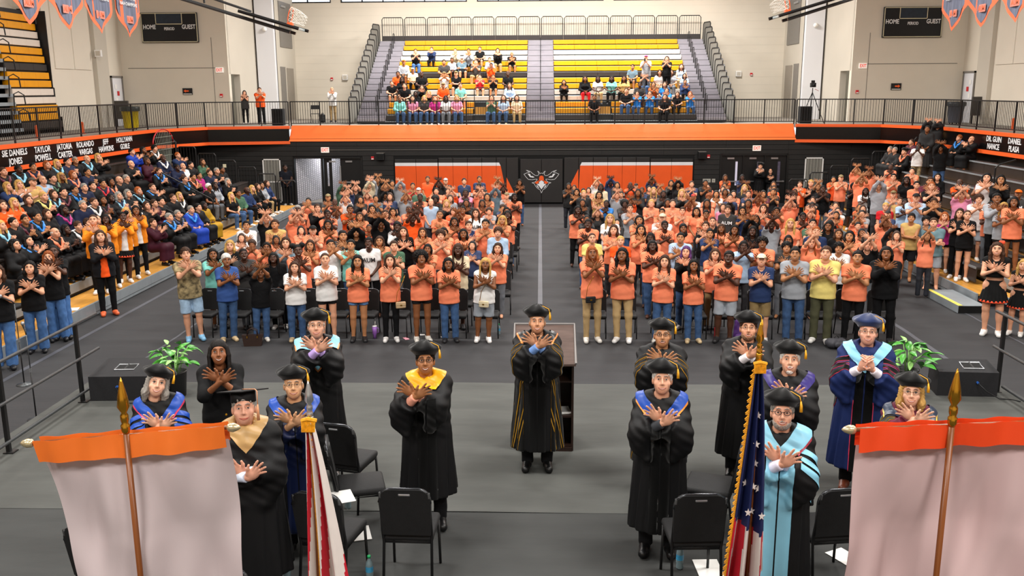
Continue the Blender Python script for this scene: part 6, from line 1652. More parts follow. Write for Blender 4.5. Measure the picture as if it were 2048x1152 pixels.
X 7.99 26.80 0.00 0.92 0 4 mn to 2 -
X 8.71 26.80 0.00 0.90 0 2 sn tW 6 -
X 9.43 26.80 0.00 0.94 0 2 mn tK 2 -
X -1.15 27.80 0.00 0.88 0 3 wn tN 6 -
X 5.73 27.80 0.00 0.91 0 2 lk lK 3 -
X 7.53 27.80 0.00 0.87 0 3 lk tN 3 -
X 8.25 27.80 0.00 0.92 0 5 sk to 2 -
X 8.97 27.80 0.00 0.92 0 2 mn tN 6 -
X 9.69 27.80 0.00 0.89 0 3 mn to 6 -
X 2.85 28.80 0.00 0.91 0 4 lk to 3 -
X 3.45 28.80 0.00 0.89 0 4 lk tO 6 -
X 8.14 29.80 0.00 0.93 0 5 lk tK 3 -
X 8.86 29.80 0.00 0.88 0 2 ln tK 6 -
X -5.89 30.80 0.00 0.90 0 2 dk tO 3 -
X -5.29 30.80 0.00 0.92 0 4 sk lK 3 -
X 2.74 30.80 0.00 0.92 0 3 sk tO 2 -
X 4.90 30.80 0.00 0.91 0 2 ln tO 3 -
X 8.50 30.80 0.00 0.92 0 5 ln tO 1 -
X -3.25 31.80 0.00 0.93 0 2 lk tO 2 -
X -2.65 31.80 0.00 0.88 0 2 dk tG 2 -
X -1.93 31.80 0.00 0.90 0 2 cK tO 2 -
X 1.50 31.80 0.00 0.92 0 4 sk tK 2 -
X 3.54 31.80 0.00 0.94 0 4 sn tN 2 -
X 4.14 31.80 0.00 0.94 0 3 sn to 3 -
X 8.10 31.80 0.00 0.91 0 3 lk tO 2 -
X 8.82 31.80 0.00 0.90 0 4 mn tO 2 -
X -1.33 32.80 0.00 0.91 0 5 ln tO 3 -
X 1.74 32.80 0.00 0.88 0 2 dk tO 2 -
X 3.90 32.80 0.00 0.91 0 2 lk lK 2 -
X 6.54 32.80 0.00 0.90 0 2 mn to 2 -
X 7.38 32.80 0.00 0.94 0 4 dk tO 3 -
X 8.34 32.80 0.00 0.91 0 3 mn to 2 -
X 1.26 33.80 0.00 0.87 0 3 mn to 2 -
X 3.54 33.80 0.00 0.90 0 2 cK tG 2 -
X 6.18 33.80 0.00 0.89 0 2 dk tO 2 -
X 6.78 33.80 0.00 0.91 0 3 ln tG 6 -
X 7.62 33.80 0.00 0.87 0 5 sk tO 3 -
X 8.58 33.80 0.00 0.94 0 3 mn lK 2 -
X 12.04 30.00 0.86 0.91 0 2 sk tO 2 -
G -9.85 16.92 0.00 1.04 0 2 mk tK 1 b
G -9.85 17.75 0.00 1.07 0 2 lr vK 2 b
G -9.85 17.89 0.00 1.12 0 5 tk tK 2 b
G -9.85 15.78 0.00 1.12 0 2 mn tK 1 b
G -9.85 19.93 0.00 1.12 0 2 ln x! 1 k"""
recs = []
for ln in PEOPLE.strip().split('\n'):
    f = ln.split(); recs.append((f[0], float(f[1]), float(f[2]), float(f[3]), float(f[4]), int(f[5]), f[6], f[7], f[8], f[9], f[10]))
def is_mass(r):
    if r[0] == 'X': return True   # too many of a kind: the farthest, mostly hidden ones are one mass
    return (r[0] == 'F' and r[8][1] != '!' and ((r[3] == 0 and r[2] > 26.4 and r[10] == '-') or (r[3] > 0 and r[2] > 30.5 and r[10] == '-'))) or (r[0] == 'S' and r[2] > 36.2)
single = [r for r in recs if not is_mass(r)]; mass = [r for r in recs if is_mass(r)]
def zone(r):
    m, x, y, z = r[:4]
    if r[8] == 'z!': return 'blazer'
    if r[8] == 'v!': return 'cheer'
    if m == 'U': return 'UL' if x < 0 else 'UR'
    if m == 'V': return 'V'
    if m == 'B': return 'B'
    if m == 'W': return 'W'
    if m == 'S': return 'SL' if x < 0 else 'SR'
    if m == 'G': return 'side'
    if z > 0: return 'TR'
    return 'FL' if x < 0 else 'FR'
ZPH = {'FL': 'left student block', 'FR': 'right student block', 'TR': 'right bleacher', 'SL': 'faculty bleacher', 'SR': 'faculty on right bleacher', 'UL': 'upper left bleacher', 'UR': 'upper right bleacher'}
GRP = {'FL': 'students standing in the left chair block', 'FR': 'students standing in the right chair block', 'TR': 'students standing on the right bleacher', 'SL': 'faculty seated on the left bleacher', 'SR': 'faculty seated on the right bleacher',
       'UL': 'spectators in the upper bleacher', 'UR': 'spectators in the upper bleacher', 'blazer': 'hosts in orange blazers', 'cheer': 'cheerleaders', 'V': 'spectators in the upper bleacher', 'B': 'people standing on the balcony', 'W': 'people standing by the back doors', 'side': 'people standing beside the faculty bleacher'}
byrow = {}
for r in single:
    zn = zone(r)
    if zn in ('FL', 'FR'): row = int(round((r[2] - 17.8))) + 1; key = abs(r[1])
    elif zn in ('TR', 'SL', 'SR'): row = int(round((r[3] - .30) / .28)) + 1; key = r[2]
    elif zn in ('UL', 'UR'): row = int(round((r[2] - .17 - UY0) / UDY)) + 1; key = abs(r[1])
    else: row = 0; key = r[2] if zn in ('blazer', 'side') else r[1]
    byrow.setdefault((zn, row), []).append((key, r))
def describe(r):
    top = r[8].split('/')[0]; hair = STYW[r[7][0]] % HAIRW[r[7][1]]
    if r[7] == 'bz': hair = 'bald head'
    g = {'x!': 'black jacket over orange blouse', 'z!': 'orange blazer', 'v!': 'black cheerleading outfit', 't!': 'dark police uniform'}.get(top)
    return g or (TOPW[top[1]] + ' ' + GARW[top[0]]), hair
for (zn, row), lst in byrow.items():
    lst.sort(key=lambda a: a[0])
    for n, (_, r) in enumerate(lst):
        g, _h = describe(r); po = POSEW[r[9]]
        if zn in ('FL', 'FR'): lb = '%s, %s; %s, %s row, %s from aisle' % (g, po, ZPH[zn], ORD[row], ORD[n + 1])
        elif zn in ('TR', 'SL', 'SR'): lb = '%s, %s; %s, %s tier, %s from near end' % (g, po, ZPH[zn], ORD[row], ORD[n + 1])
        elif zn in ('UL', 'UR'): lb = '%s, %s; %s, %s bench, %s from aisle' % (g, po, ZPH[zn], ORD[row], ORD[n + 1])
        elif zn == 'blazer': lb = 'person in orange blazer on the maple deck, %s of five from the near end' % ORD[n + 1]
        elif zn == 'cheer': lb = 'person in black crop top and orange-hemmed skirt, %s' % ('beside the entry step' if n == 0 else 'at the picture edge')
        elif zn == 'V': lb = 'person in %s standing up in upper bleacher, %s' % (g, po)
        elif zn == 'B': lb = 'person in %s standing on the balcony, %s' % (g, po)
        elif zn == 'W': lb = 'person in %s standing by the back doors, %s' % (g, po)
        else: lb = '%s, %s; beside faculty bleacher, %s from the front' % (g, po, ORD[n + 1])
        crowd_person(r, lb, GRP[zn], (zn == 'SL' and row <= 3) or (zn in ('FL', 'FR') and row <= 2) or zn in ('cheer', 'side', 'blazer', 'B', 'UL', 'UR', 'TR', 'V', 'W'))
# ---- the far, mostly hidden remainder as one mass
def low_person(pose, fem, seat):
    def f():
        J = SK(pose, fem, seat); P = body_parts(J, .027, HEAD_L[fem], HAND_L if J['hand'] == 'x' else HAND_L, legs=False)
        return joinp(P)[:2]
    return cached(('lo', pose, fem, seat), f)
def low_top(kind, pose, fem, seat):
    def f():
        J = SK(pose, fem, seat)
        return gown_mesh(J, .030) if kind == 'r' else top_mesh(J, .026, **{'t': dict(sleeve=.66), 'l': dict(sleeve=1.93, g=.02), 'v': dict(sleeve=0, g=.01)}[kind])
    return cached(('lot', kind, pose, fem, seat), f)
def low_leg(fem, seat): return cached(('lol', fem, seat), lambda: leg_mesh(SK(1 if not seat else 5, fem, seat), .030, 'p'))
def low_hair(st): return cached(('loh', st), lambda: hair_mesh(st, .015))
if mass:
    Vs, Qs, Cs = [], [], []; base = 0
    for r in mass:
        m, x, y, z, sc, seat, skin, hair, top, pose, bot = r; fem = isfem(hair, top); pose = int(pose); top = top.split('/')[0]
        face = math.atan2(-x, y); rz = face + RNG.uniform(-.16, .16) if m != 'S' else (math.pi / 2) * (1 if x < 0 else -1) * .6 + face * .4
        A = Matrix.Translation((x, y, z)) @ Matrix.Rotation(rz, 4, 'Z') @ Matrix.Scale(sc, 4); Mh = head_matrix(SK(pose, fem, seat))
        items = [(low_person(pose, fem, seat), lin(SKINC[skin]), None), (low_top(top[0], pose, fem, seat), lin(TOPC[top[1]]), None)]
        if top[0] != 'r': items.append((low_leg(fem, seat), lin('1c1f28'), None))
        if hair != 'bz': items.append((low_hair(hair[0] if hair[0] != 'T' else 's'), lin(HAIRC[hair[1]]), Mh))
        for (V, Q), c, Mx in items:
            T = A @ Mx if Mx is not None else A
            Vs.append(xf(V, T)); Qs.append(Q + base); base += len(V); Cs.append(np.tile((*jit(c, .08), 1), (len(V), 1)))
    me = mesh_np('crowd', np.concatenate(Vs), np.concatenate(Qs), [], smooth=True)
    ca = me.color_attributes.new('garment', 'FLOAT_COLOR', 'POINT'); ca.data.foreach_set('color', np.concatenate(Cs).astype(np.float32).ravel())
    mc = bpy.data.materials.new('crowd_cloth_and_skin'); mc.use_nodes = True; at = mc.node_tree.nodes.new('ShaderNodeAttribute'); at.attribute_name = 'garment'
    mc.node_tree.links.new(at.outputs['Color'], mc.node_tree.nodes['Principled BSDF'].inputs['Base Color']); mc.node_tree.nodes['Principled BSDF'].inputs['Roughness'].default_value = .75
    me.materials.append(mc); cr = link('crowd', me); tag(cr, 'dense far rows of students and staff in orange, black and white', 'crowd', None, 'stuff')
# ================================================================== STAGE PARTY
def patch(V, Q, planes, off):
    """faces of a surface inside all planes (point, outward normal), trimmed clean and raised by off"""
    keep = np.ones(len(Q), bool); C_ = V[Q].mean(1)
    for p, n in planes: keep &= ((C_ - np.array(p)) @ np.array(n)) < .03
    q = Q[keep]
    if not len(q): return None
    u, inv = np.unique(q, return_inverse=True); me = mesh_np('patch', V[u], inv.reshape(q.shape)); bm = bmesh.new(); bm.from_mesh(me); bpy.data.meshes.remove(me)
    for p, n in planes: bmesh.ops.bisect_plane(bm, geom=bm.verts[:] + bm.edges[:] + bm.faces[:], plane_co=p, plane_no=n, clear_outer=True)
    bm.normal_update()
    for v in bm.verts: v.co = v.co + v.normal * off
    m2 = bpy.data.meshes.new('patch'); bm.to_mesh(m2); bm.free()
    if len(m2.polygons): m2.polygons.foreach_set('use_smooth', np.ones(len(m2.polygons), dtype=bool))
    return m2 if len(m2.polygons) else None
def hero_gown(J, hem=.26, vox=.0125, bell=1.0, wid=1.0):
    s = SDF(); torso(s, J, .018)
    for n in 'LR':
        a, e, w = J['sho' + n], J['elb' + n], J['wri' + n]; u = (w - e) / np.linalg.norm(w - e); m = e + (w - e) * .60
        s.cone(a + np.array([0, 0, -.01]), e, .066, .100 * bell, .045); s.cone(e, m + u * .07, .105 * bell, .098 * bell, .04, clip=(m, u))
        s.chain([e * .55 + a * .45, e + np.array([0, .0, -.10 * bell]), e * .5 + m * .5 + np.array([0, .0, -.25 * bell])], [.08, .085 * bell, .045], .05)
    s.cone((0, .012, 1.32), (0, .012, hem - .12), .20 * wid, .275 * wid, .07, .82)
    s.ell((0, -.01, 1.20), (.17 * wid, .155, .17), .05)
    s.cut((0, 0, hem), (0, 0, -1))
    s.fold = lambda X, Y, Z: (.013 * np.sin(np.arctan2(Y, X) * 12 + 1.2 * np.sin(Z * 4) + .8) + .006 * np.sin(np.arctan2(Y, X) * 25 - Z * 5)) * np.clip((1.12 - Z) * 1.6, 0, 1) * np.where(Y < 0, 1 - .85 * np.exp(-(X / .13) ** 2), 1) + (.006 * np.sin(X * 30 + Z * 26 + 2 * np.sin(Z * 9)) * np.sin(Z * 30 - X * 14 + Y * 12) + .003 * np.sin(Z * 70 + X * 50)) * np.clip((Z - .85) * 5, 0, 1)
    s.cone(J['neck'] + np.array([0, -.085, -.09]), J['neck'] + np.array([0, .0, .16]), .045, .088, .012, sub=True)
    return s.mesh(vox)
def beard_mesh(kind):
    s = SDF()
    if kind == 'full': s.ell((0, -.026, -.062), (.069, .080, .070), .02, clip=[(np.array((0, 0, -.048)), np.array((0, -.25, .97)))]); s.ell((0, -.105, -.071), (.040, .04, .017), .008, sub=True)
    if kind == 'goatee': s.ell((0, -.064, -.102), (.032, .034, .026), .02)
    s.chain([(-.031, -.092, -.062), (0, -.1015, -.0565), (.031, -.092, -.062)], [.004, .0058, .004], .008)
    s.fold = curl_fold(.002, 220); return s.mesh(.0055)
m_beard = M('grey_beard', None, .9, objcol=True, vary=.3, vscale=60, bump=.3, bscale=200)
m_frame = M('dark_spectacle_frame', '15100e', .3, vary=.02); m_wire = M('gold_wire_frame', '8a7a5c', .3, metal=.6, vary=.02)
def glasses_part(b, Mh, dark):
    mb = MB()
    for x in (-1, 1):
        cx = x * .0325; mb.tube([(cx + .0225 * math.cos(a), -.108, .007 + .0165 * math.sin(a)) for a in [2 * math.pi * k / 14 for k in range(14)]], .0026 if dark else .0016, 5, True)
        mb.tube([(x * .055, -.106, .012), (x * .078, -.05, .012), (x * .084, .01, .005)], .0022, 4)
    mb.tube([(-.011, -.109, .011), (0, -.112, .014), (.011, -.109, .011)], .002, 4)
    g = mb.build('glasses', m_frame if dark else m_wire, b, True); g.matrix_local = Mh
RING = [i for i in range(3)]
def hero(name_label, x, y, h=1.75, pose=1, ws=(0, 0, 0), skin='2', skinc=None, hair=('s', 'g'), fem=False, robe=None, panel=None, bars=None, hood=None, hoodtrim=None, cap='tam', capc='060606', cuff='e6e4e8', smile=1.0, glasses=0, beard=None, beardc='8d8680',
         wid=1.0, tilt=0.0, pitch=-15, yaw=0.0, hem=.26, trousers='101012', shoe='0c0c0d', turn=0.0, stripes=None, headw=1.0, piping=None, tassel='y', tie=None, medallions=False, longh=1.0, hz=(1.21, 1.335)):
    z = SZ + .006; sc = h / 1.75
    J = skeleton(pose, fem, False, 0, wid=wid)
    for n, sx in (('L', 1), ('R', -1)):
        p = POSES[pose]; w = np.array(p['w'][0 if sx > 0 else 1]) + np.array(ws); pole = np.array([sx * p['pole'][0], p['pole'][1], p['pole'][2]]) + np.array((0, 0, ws[2]))
        J['elb' + n], J['wri' + n] = ik(J['sho' + n], w, .285, .255, pole)
    J['pitch'] = R(pitch); J['tilt'] = tilt; J['yaw'] = yaw
    HP = head_parts(.0052, fem, smile, headw, 1.0 if not fem else .92, long_=longh)
    P = body_parts(J, .014, HP, HAND_F if J['hand'] == 'x' else HAND_RF, legs=True); V, Q, mi = joinp(P)
    mats = list(BODY_M)
    if hair[1] in 'gW': mats[4] = m_browg
    b = link('person', mesh_np('body', V, Q, mats, mi, True), None, (x, y, z), (0, 0, math.atan2(-x, y) * .9 + turn), lin(skinc or SKINC[skin])); b.scale = (sc, sc, sc)
    tag(b, name_label, 'person', 'stage party in academic dress'); Mh = head_matrix(J)
    if hair[0] != '0':
        hr = link('hair', hair_data(hair[0]), b, col=lin(HAIRC[hair[1]])); hr.matrix_local = Mh
    if glasses: glasses_part(b, Mh, glasses == 1)
    if beard:
        V2, Q2 = beard_mesh(beard); q = link('beard', mesh_np('beard', V2, Q2, [m_beard], smooth=True), b, col=lin(beardc)); q.matrix_local = Mh
    # cap
    tc = {'y': m_gold, 's': M('salmon_tassel', 'c98a62', .6, vary=.1)}[tassel]
    if cap == 'tam':
        mt = m_velvet if capc == '060606' else M('tam_velvet_' + capc, capc, .9, vary=.15, sheen=.4)
        V2, Q2 = tam_mesh(.0072); q = link('tam', mesh_np('tam', V2, Q2, [mt], smooth=True), b); q.matrix_local = Mh
        t = MB().tube([(0, .03, .168), (.06, .0, .165), (.118, -.03, .135), (.128, -.045, .10)], .004, 5).tube([(.128, -.045, .10), (.131, -.05, .065), (.132, -.05, .02)], [.006, .011, .013], 7).build('tassel', tc, q, True)
    elif cap == 'mortar':
        q = MB().lathe([(.088, .045), (.094, .05), (.092, .125), (.06, .13)], 20, (0, .018, 0)).build('mortarboard', m_robe, b, True); q.matrix_local = Mh
        MB().box((0, .02, .135), (.27, .27, .008), R(42)).build('board', m_robe, q); MB().lathe([(.01, .139), (.01, .145)], 10, (0, .02, 0)).build('button', m_robe, q)
        MB().tube([(0, .02, .145), (.09, -.09, .144), (.105, -.11, .13), (.104, -.115, .03)], .004, 5).tube([(.104, -.115, .03), (.104, -.117, -.02), (.104, -.118, -.09)], [.006, .011, .012], 7).build('tassel', tc, q, True)
    # gown
    if robe:
        V2, Q2 = hero_gown(J, hem, wid=wid, bell=1.0 if not fem else .92); gm = m_robe if robe == 'black' else m_objrobe
        g = link('gown', mesh_np('gown', V2, Q2, [gm], smooth=True), b, col=lin(robe) if robe != 'black' else None)
        FR = ((0, -.03, 0), (0, 1, 0))
        def bands(planes, nm, mt, off=.004, col=None):
            m = patch(V2, Q2, planes, off)
            if m: m.name = nm; m.materials.append(mt); link(nm, m, g, col=col)
        if panel:
            pm, pc = (m_velvet, None) if panel == 'velvet' else (m_satin, lin(panel))
            for sx in (-1, 1): bands([((sx * .006, 0, 0), (-sx, 0, 0)), ((sx * (.085 if panel == 'velvet' else .105), 0, 0), (sx, 0, 0)), ((0, -.09, 0), (0, 1, 0)), ((0, 0, 1.36), (0, 0, 1)), ((0, 0, hem + .004), (0, 0, -1))], 'front_panel', pm, .006, pc)
            if piping and robe != 'black':
                for sx in (-1, 1): bands([((0, 0, .98), (0, 0, 1)), ((sx * .088, 0, 0), (-sx, 0, 0)), ((sx * .094, 0, 0), (sx, 0, 0)), ((0, -.09, 0), (0, 1, 0)), ((0, 0, 1.36), (0, 0, 1)), ((0, 0, hem + .004), (0, 0, -1))], 'piping', m_satin, .007, lin(piping))
        if bars:
            for n, sx in (('L', 1), ('R', -1)):
                a, e = J['sho' + n], J['elb' + n]; u = (e - a) / np.linalg.norm(e - a); L_ = np.linalg.norm(e - a)
                for t0 in (.40, .66, .92):
                    c0 = a + u * L_ * t0; c1 = a + u * L_ * (t0 + .17); uu = u + np.array([sx * -.15, 0, .35]); uu /= np.linalg.norm(uu)
                    lim = [((J['sho' + n][0] * .80, 0, 0), (-sx, 0, 0)), ((0, .06, 0), (0, 1, 0))]
                    if piping: bands([(c0 - uu * .005, -uu), (c1 + uu * .005, uu)] + lim, 'sleeve_bar_edge', m_satin, .004, lin(piping))
                    bands([(c0, -uu), (c1, uu)] + lim, 'sleeve_bar', m_velvet if bars == 'velvet' else m_satin, .0075, None if bars == 'velvet' else lin(bars))
        if hood:
            def vband(z0, z1, nm, col, off):
                for sx in (-1, 1):
                    nn = np.array([sx * .74, 0, -.67])
                    pl = [((0, 0, z0), nn), ((0, 0, 0), (-sx, 0, 0)), ((sx * .215, 0, 0), (sx, 0, 0)), ((0, 0, 1.30), (0, .9, -.43)), ((0, -.185, 0), (0, -1, 0))]
                    if z1: pl.append(((0, 0, z1), -nn))
                    m = patch(V2, Q2, pl, off)
                    if m: m.name = nm; m.materials.append(m_satin); link(nm, m, b, col=lin(col))
            vband(hz[0], hz[1], 'hood', hood, .013)
            if hoodtrim: vband(hz[0] - .022, hz[0], 'hood_edge', hoodtrim, .011)
        if cuff:
            for n in 'LR':
                e, w = J['elb' + n], J['wri' + n]; u = (w - e) / np.linalg.norm(w - e); s = SDF().cone(e + (w - e) * .30, w - u * .005, .048, .040, .01); s.cut(w - u * .02, u); s.cut(e + (w - e) * .35, -u)
                V3, Q3 = s.mesh(.008); link('shirt_cuff', mesh_np('shirt_cuff', V3, Q3, [m_cloth], smooth=True), b, col=lin(cuff))
        # collar and tie
        s = SDF().cone(J['neck'] + np.array([0, -.012, -.03]), J['neck'] + np.array([0, -.022, .028]), .066, .060, .01); s.cut(J['neck'] + np.array([0, 0, .03]), (0, -.45, .89)); s.cone(J['neck'] + np.array([0, -.06, -.05]), J['neck'] + np.array([0, -.085, -.13]), .03, .02, .02)
        V3, Q3 = s.mesh(.009); link('shirt_collar', mesh_np('shirt_collar', V3, Q3, [m_cloth], smooth=True), b, col=lin(cuff or 'e6e4e8'))
        if tie: MB().tube([J['neck'] + np.array([0, -.085, .0]), J['neck'] + np.array([0, -.10, -.05]), J['neck'] + np.array([0, -.135, -.16])], [.014, .013, .02], 6).build('necktie', m_satin, b, True, col=lin(tie))
        if medallions:
            for sx in (-1, 1):
                q = MB().lathe([(.050, 0), (.050, .004)], 20).build('embroidered_seal', M('seal_white', 'c9bdb8', .7, vary=.15, vscale=60), b, loc=(sx * .075 + .0, -.152, 1.245), rot=(R(80), 0, 0)); MB().lathe([(.034, .004), (.034, .006)], 16).build('seal_ring', m_black_cloth, q); MB().lathe([(.017, .006), (.015, .008)], 10).build('seal_centre', m_red, q)
    V4, Q4 = leg_mesh(J, .016, 'p'); link('trousers', mesh_np('trousers', V4, Q4, [m_cloth], smooth=True), b, col=lin(trousers))
    for n in 'LR': link('shoe', shoe_data(fem, 0, n), b, col=lin(shoe))
    return b, J
m_black_cloth = M('black_cloth', '0d0d0e', .7, vary=.1)
BLUE, LBLUE = '1648a8', '86c4dc'
hero('person before the lectern in gold-piped black gown, hands crossed at mouth', -.03, 9.42, 1.80, 2, (0, 0, .03), '3', 'c08a68', ('b', 'g'), robe='black', panel='velvet', bars='velvet', piping='c79228', hood='101012', hz=(1.27, 1.36), hoodtrim='e07a2c', cuff='6f92cc', smile=1.3, wid=1.05)
hero('person in black gown with bright gold hood, crossed hands held to one side', -1.06, 8.05, 1.78, 2, (-.10, .0, -.03), '4', 'a06a44', ('s', 'k'), robe='black', hood='f0a80c', hz=(1.29, None), cuff='e8a088', glasses=1, smile=1.3, panel='velvet', hem=.34)
hero('person in black gown with blue sleeve bars, head tilted, behind the left banner', -3.40, 7.62, 1.68, 1, (0, 0, -.01), '2', 'd8a488', ('m', 'g'), True, robe='black', hood=BLUE, hoodtrim='c03050', cuff=None, smile=1.2, tilt=R(16), pitch=-20, bars=BLUE)
hb, hJ = hero('person in flat mortarboard and black gown with tan hood and round seals', -2.32, 6.70, 1.80, 1, (-.01, -.02, -.12), '2', 'd39a80', ('s', 'g'), robe='black', hood='c09a62', hz=(1.32, None), cap='mortar', tassel='s', cuff='d8e2f4', smile=.4, wid=1.12, tie='d8452c', medallions=True, headw=1.05)
hero('person in black gown with blue hood beside the fringed state flag', -2.16, 7.55, 1.70, 2, (-.02, 0, -.05), '2', 'cf9c74', ('b', 'W'), robe='black', hood=BLUE, cuff=None, glasses=2, smile=.7, panel='101a3c', headw=1.04)
hero('person in black gown with pale blue hood and lavender cuffs, hands crossed high', -2.34, 9.15, 1.82, 2, (0, 0, .04), '2', 'd29c80', ('b', 'W'), robe='black', hood=LBLUE, hoodtrim='e0863c', cuff='b59ad6', glasses=2, smile=.6, tie='e8622c')
hero('person in gold-piped black gown directly behind the blue-hooded gown right of lectern', 1.26, 9.10, 1.74, 2, (0, 0, .0), '3', 'b8825c', ('s', 'g'), robe='black', panel='velvet', bars='velvet', piping='c79228', cuff='e8dcdc', glasses=1, beard='stache', beardc='6a625c', smile=.7, wid=1.1, headw=1.05)
hero('person in black gown with orange-edged royal blue hood, right of lectern', 1.06, 7.58, 1.76, 1, (0, 0, .03), '2', 'd49d80', ('s', 'W'), robe='black', hood=BLUE, hoodtrim='e08a30', cuff='3a3c40', smile=.7, panel='velvet', tie='1c1c20')
hero('person in plain black gown without hood behind the national flag pole', 2.17, 9.25, 1.78, 2, (0, 0, .0), '2', 'd49878', ('s', 'n'), robe='black', cuff='e6dfe2', glasses=2, beard='full', beardc='8a6a52', smile=1.0, wid=1.05, tie='111114')
hero('person in black gown with purple hood behind the sky-blue-panelled gown', 2.30, 8.12, 1.78, 1, (0, 0, .05), '2', 'd69f82', ('s', 'W'), robe='black', hood='2c1e70', cuff='b9c8ea', beard='goatee', beardc='d8d0c8', smile=1.0, wid=1.08, tie='2a4a8c')
hero('person in black gown with sky-blue hood, front panels and sleeve bars', 1.87, 6.72, 1.78, 1, (0, 0, .02), '2', 'd69c80', ('s', 'g'), robe='black', panel=LBLUE, bars=LBLUE, hood=LBLUE, hz=(1.22, 1.40), hoodtrim='9c2c3c', cuff='e2ddee', glasses=1, beard='full', beardc='9a8f86', smile=1.0, wid=1.06)
hero('person in navy gown with red piping and navy tam, hands clasped', 3.30, 8.96, 1.82, 7, (0, 0, .06), '2', 'd89d84', ('b', 'g'), robe='1c2b5c', panel='velvet', bars='velvet', piping='e0405c', hood=LBLUE, hz=(1.24, 1.37), capc='0d2350', cuff='f0e8f0', glasses=2, smile=1.0, wid=1.12, shoe='6a3420')
hero('person in maroon gown crossing hands over face behind the right banner', 3.16, 7.48, 1.68, 6, (.03, 0, -.06), '2', 'd9a488', ('m', 'y'), True, robe='5c1a30', hood='1a2a40', hoodtrim='d8b040', cuff=None, glasses=2, smile=1.0, bars='velvet', piping='c8a030')
# woman in black blazer with braids
J = skeleton(2, True); J['pitch'] = R(-16); HP = head_parts(.0055, True, 1.5); V, Q, mi = joinp(body_parts(J, .014, HP, HAND_F))
b = link('person', mesh_np('body', V, Q, BODY_M, mi, True), None, (-3.13, 8.44, SZ + .006), (0, 0, math.atan2(3.08, 8.3) * .9), lin('8a5636')); b.scale = (.99,) * 3
tag(b, 'bare-headed person in black blazer dress with gold buttons, hands crossed at mouth', 'person', 'stage party in academic dress')
hr = link('hair', hair_data('D'), b, col=lin('120d0b')); hr.matrix_local = head_matrix(J)
V, Q = top_mesh(J, .014, 1.35, .026, .70); link('blazer', mesh_np('blazer', V, Q, [m_cloth], smooth=True), b, col=lin('141415'))
for zz in (1.02, .92): MB().lathe([(.011, 0), (.009, .006)], 10).build('button', m_gold, b, loc=(.03, -.142, zz), rot=(R(90), 0, 0))
s = SDF().cone((0, 0, 1.0), (0, 0, .38), .165, .185, .03, .8).cut((0, 0, .42), (0, 0, -1)); V, Q = s.mesh(.015); link('skirt', mesh_np('skirt', V, Q, [m_cloth], smooth=True), b, col=lin('121213'))
for n in 'LR': link('shoe', shoe_data(True, 0, n), b, col=lin('0c0c0d'))
# onlooker with a phone at the right stage edge
crowd_person(('G', 7.02, 12.0, 0.0, 1.0, 0, '2', 'mn', 'tK', '8', 'k'), 'person in black t-shirt holding up a phone beside the right stage rail', 'people standing on the floor', True)
# ================================================================== STAGE FURNITURE AND PROPS
m_fabric = M('black_chair_fabric', '141415', .75, vary=.15, vscale=20, bump=.1, bscale=80)
def chair_parts():
    P = []
    bk = MB(); n = 12; pts = []
    w, z0, z1 = .215, .50, .93
    pts = [(-w * .93, z0), (w * .93, z0), (w, z1 - .12)] + [(w * math.cos(a) if False else w - .09 + .09 * math.cos(a), z1 - .12 + .12 * math.sin(a)) for a in [R(90 * k / 5) for k in range(1, 6)]] + [(-(w - .09 + .09 * math.cos(a)), z1 - .12 + .12 * math.sin(a)) for a in [R(90 - 90 * k / 5) for k in range(0, 5)]] + [(-w, z1 - .12)]
    bk.prism([(a, b) for a, b in pts], .20, .245); me = bk.mesh('backrest', m_fabric)
    for v in me.vertices: v.co.y += (v.co.z - .5) * .16
    P.append(('backrest', me))
    P.append(('seat', MB().rbox((0, -.01, .455), (.43, .44, .07), .028).mesh('seat', m_fabric, True)))
    for x in (-1, 1):
        P.append(('leg', MB().tube([(x * .2, -.19, .43), (x * .205, -.215, .0)], .0125, 7).mesh('leg', m_blackmetal, True)))
        P.append(('leg', MB().tube([(x * .2, .30, .90), (x * .205, .215, .5), (x * .2, .20, .42), (x * .205, .27, .0)], .0125, 7).mesh('leg', m_blackmetal, True)))
    P.append(('seat_frame', MB().tube([(-.2, -.19, .415), (.2, -.19, .415), (.2, .2, .415), (-.2, .2, .415)], .011, 6, True).mesh('seat_frame', m_blackmetal, True)))
    P.append(('hand_slot', MB().rbox((0, .287, .885), (.10, .055, .022), .008).mesh('hand_slot', m_brushed)))
    P.append(('back_trim', MB().tube([(-.215, .268 + .02, .81), (-.19, .29, .90), (-.12, .293, .935), (.12, .293, .935), (.19, .29, .90), (.215, .288, .81)], .009, 6).mesh('back_trim', M('dark_chrome', '4a4c50', .25, metal=.8, vary=.05), True)))
    return P
CHAIR = chair_parts()
def chair(x, y, z, rz, label, group):
    e = empty('banquet_chair', (x, y, z), rz, label, 'chair', group)
    for nm, me in CHAIR: link(nm, me, e)
    return e
for x, y, rz, lb in ((-1.09, 7.12, R(178), 'empty black chair behind the gold-hooded person'), (1.27, 7.06, R(183), 'empty black chair behind the orange-edged blue hood wearer'), (-1.70, 7.95, R(105), 'black chair half hidden beside the gold-hooded person'),
                 (1.60, 8.0, R(250), 'black chair half hidden beside the orange-edged blue hood wearer'), (2.42, 7.18, R(188), 'black chair beside the sky-blue-panelled gown'), (-1.92, 8.55, R(165), 'black chair beside the state flag with papers on it'),
                 (-1.74, 7.02, R(168), 'black chair right of the mortarboard wearer'), (-2.15, 5.86, R(172), 'black chair at the bottom edge beside the left banner'), (3.0, 6.3, R(188), 'black chair hidden behind the right banner'), (-3.3, 6.4, R(170), 'black chair hidden behind the left banner')):
    chair(x, y, SZ + .006, rz, lb, 'stage chairs')
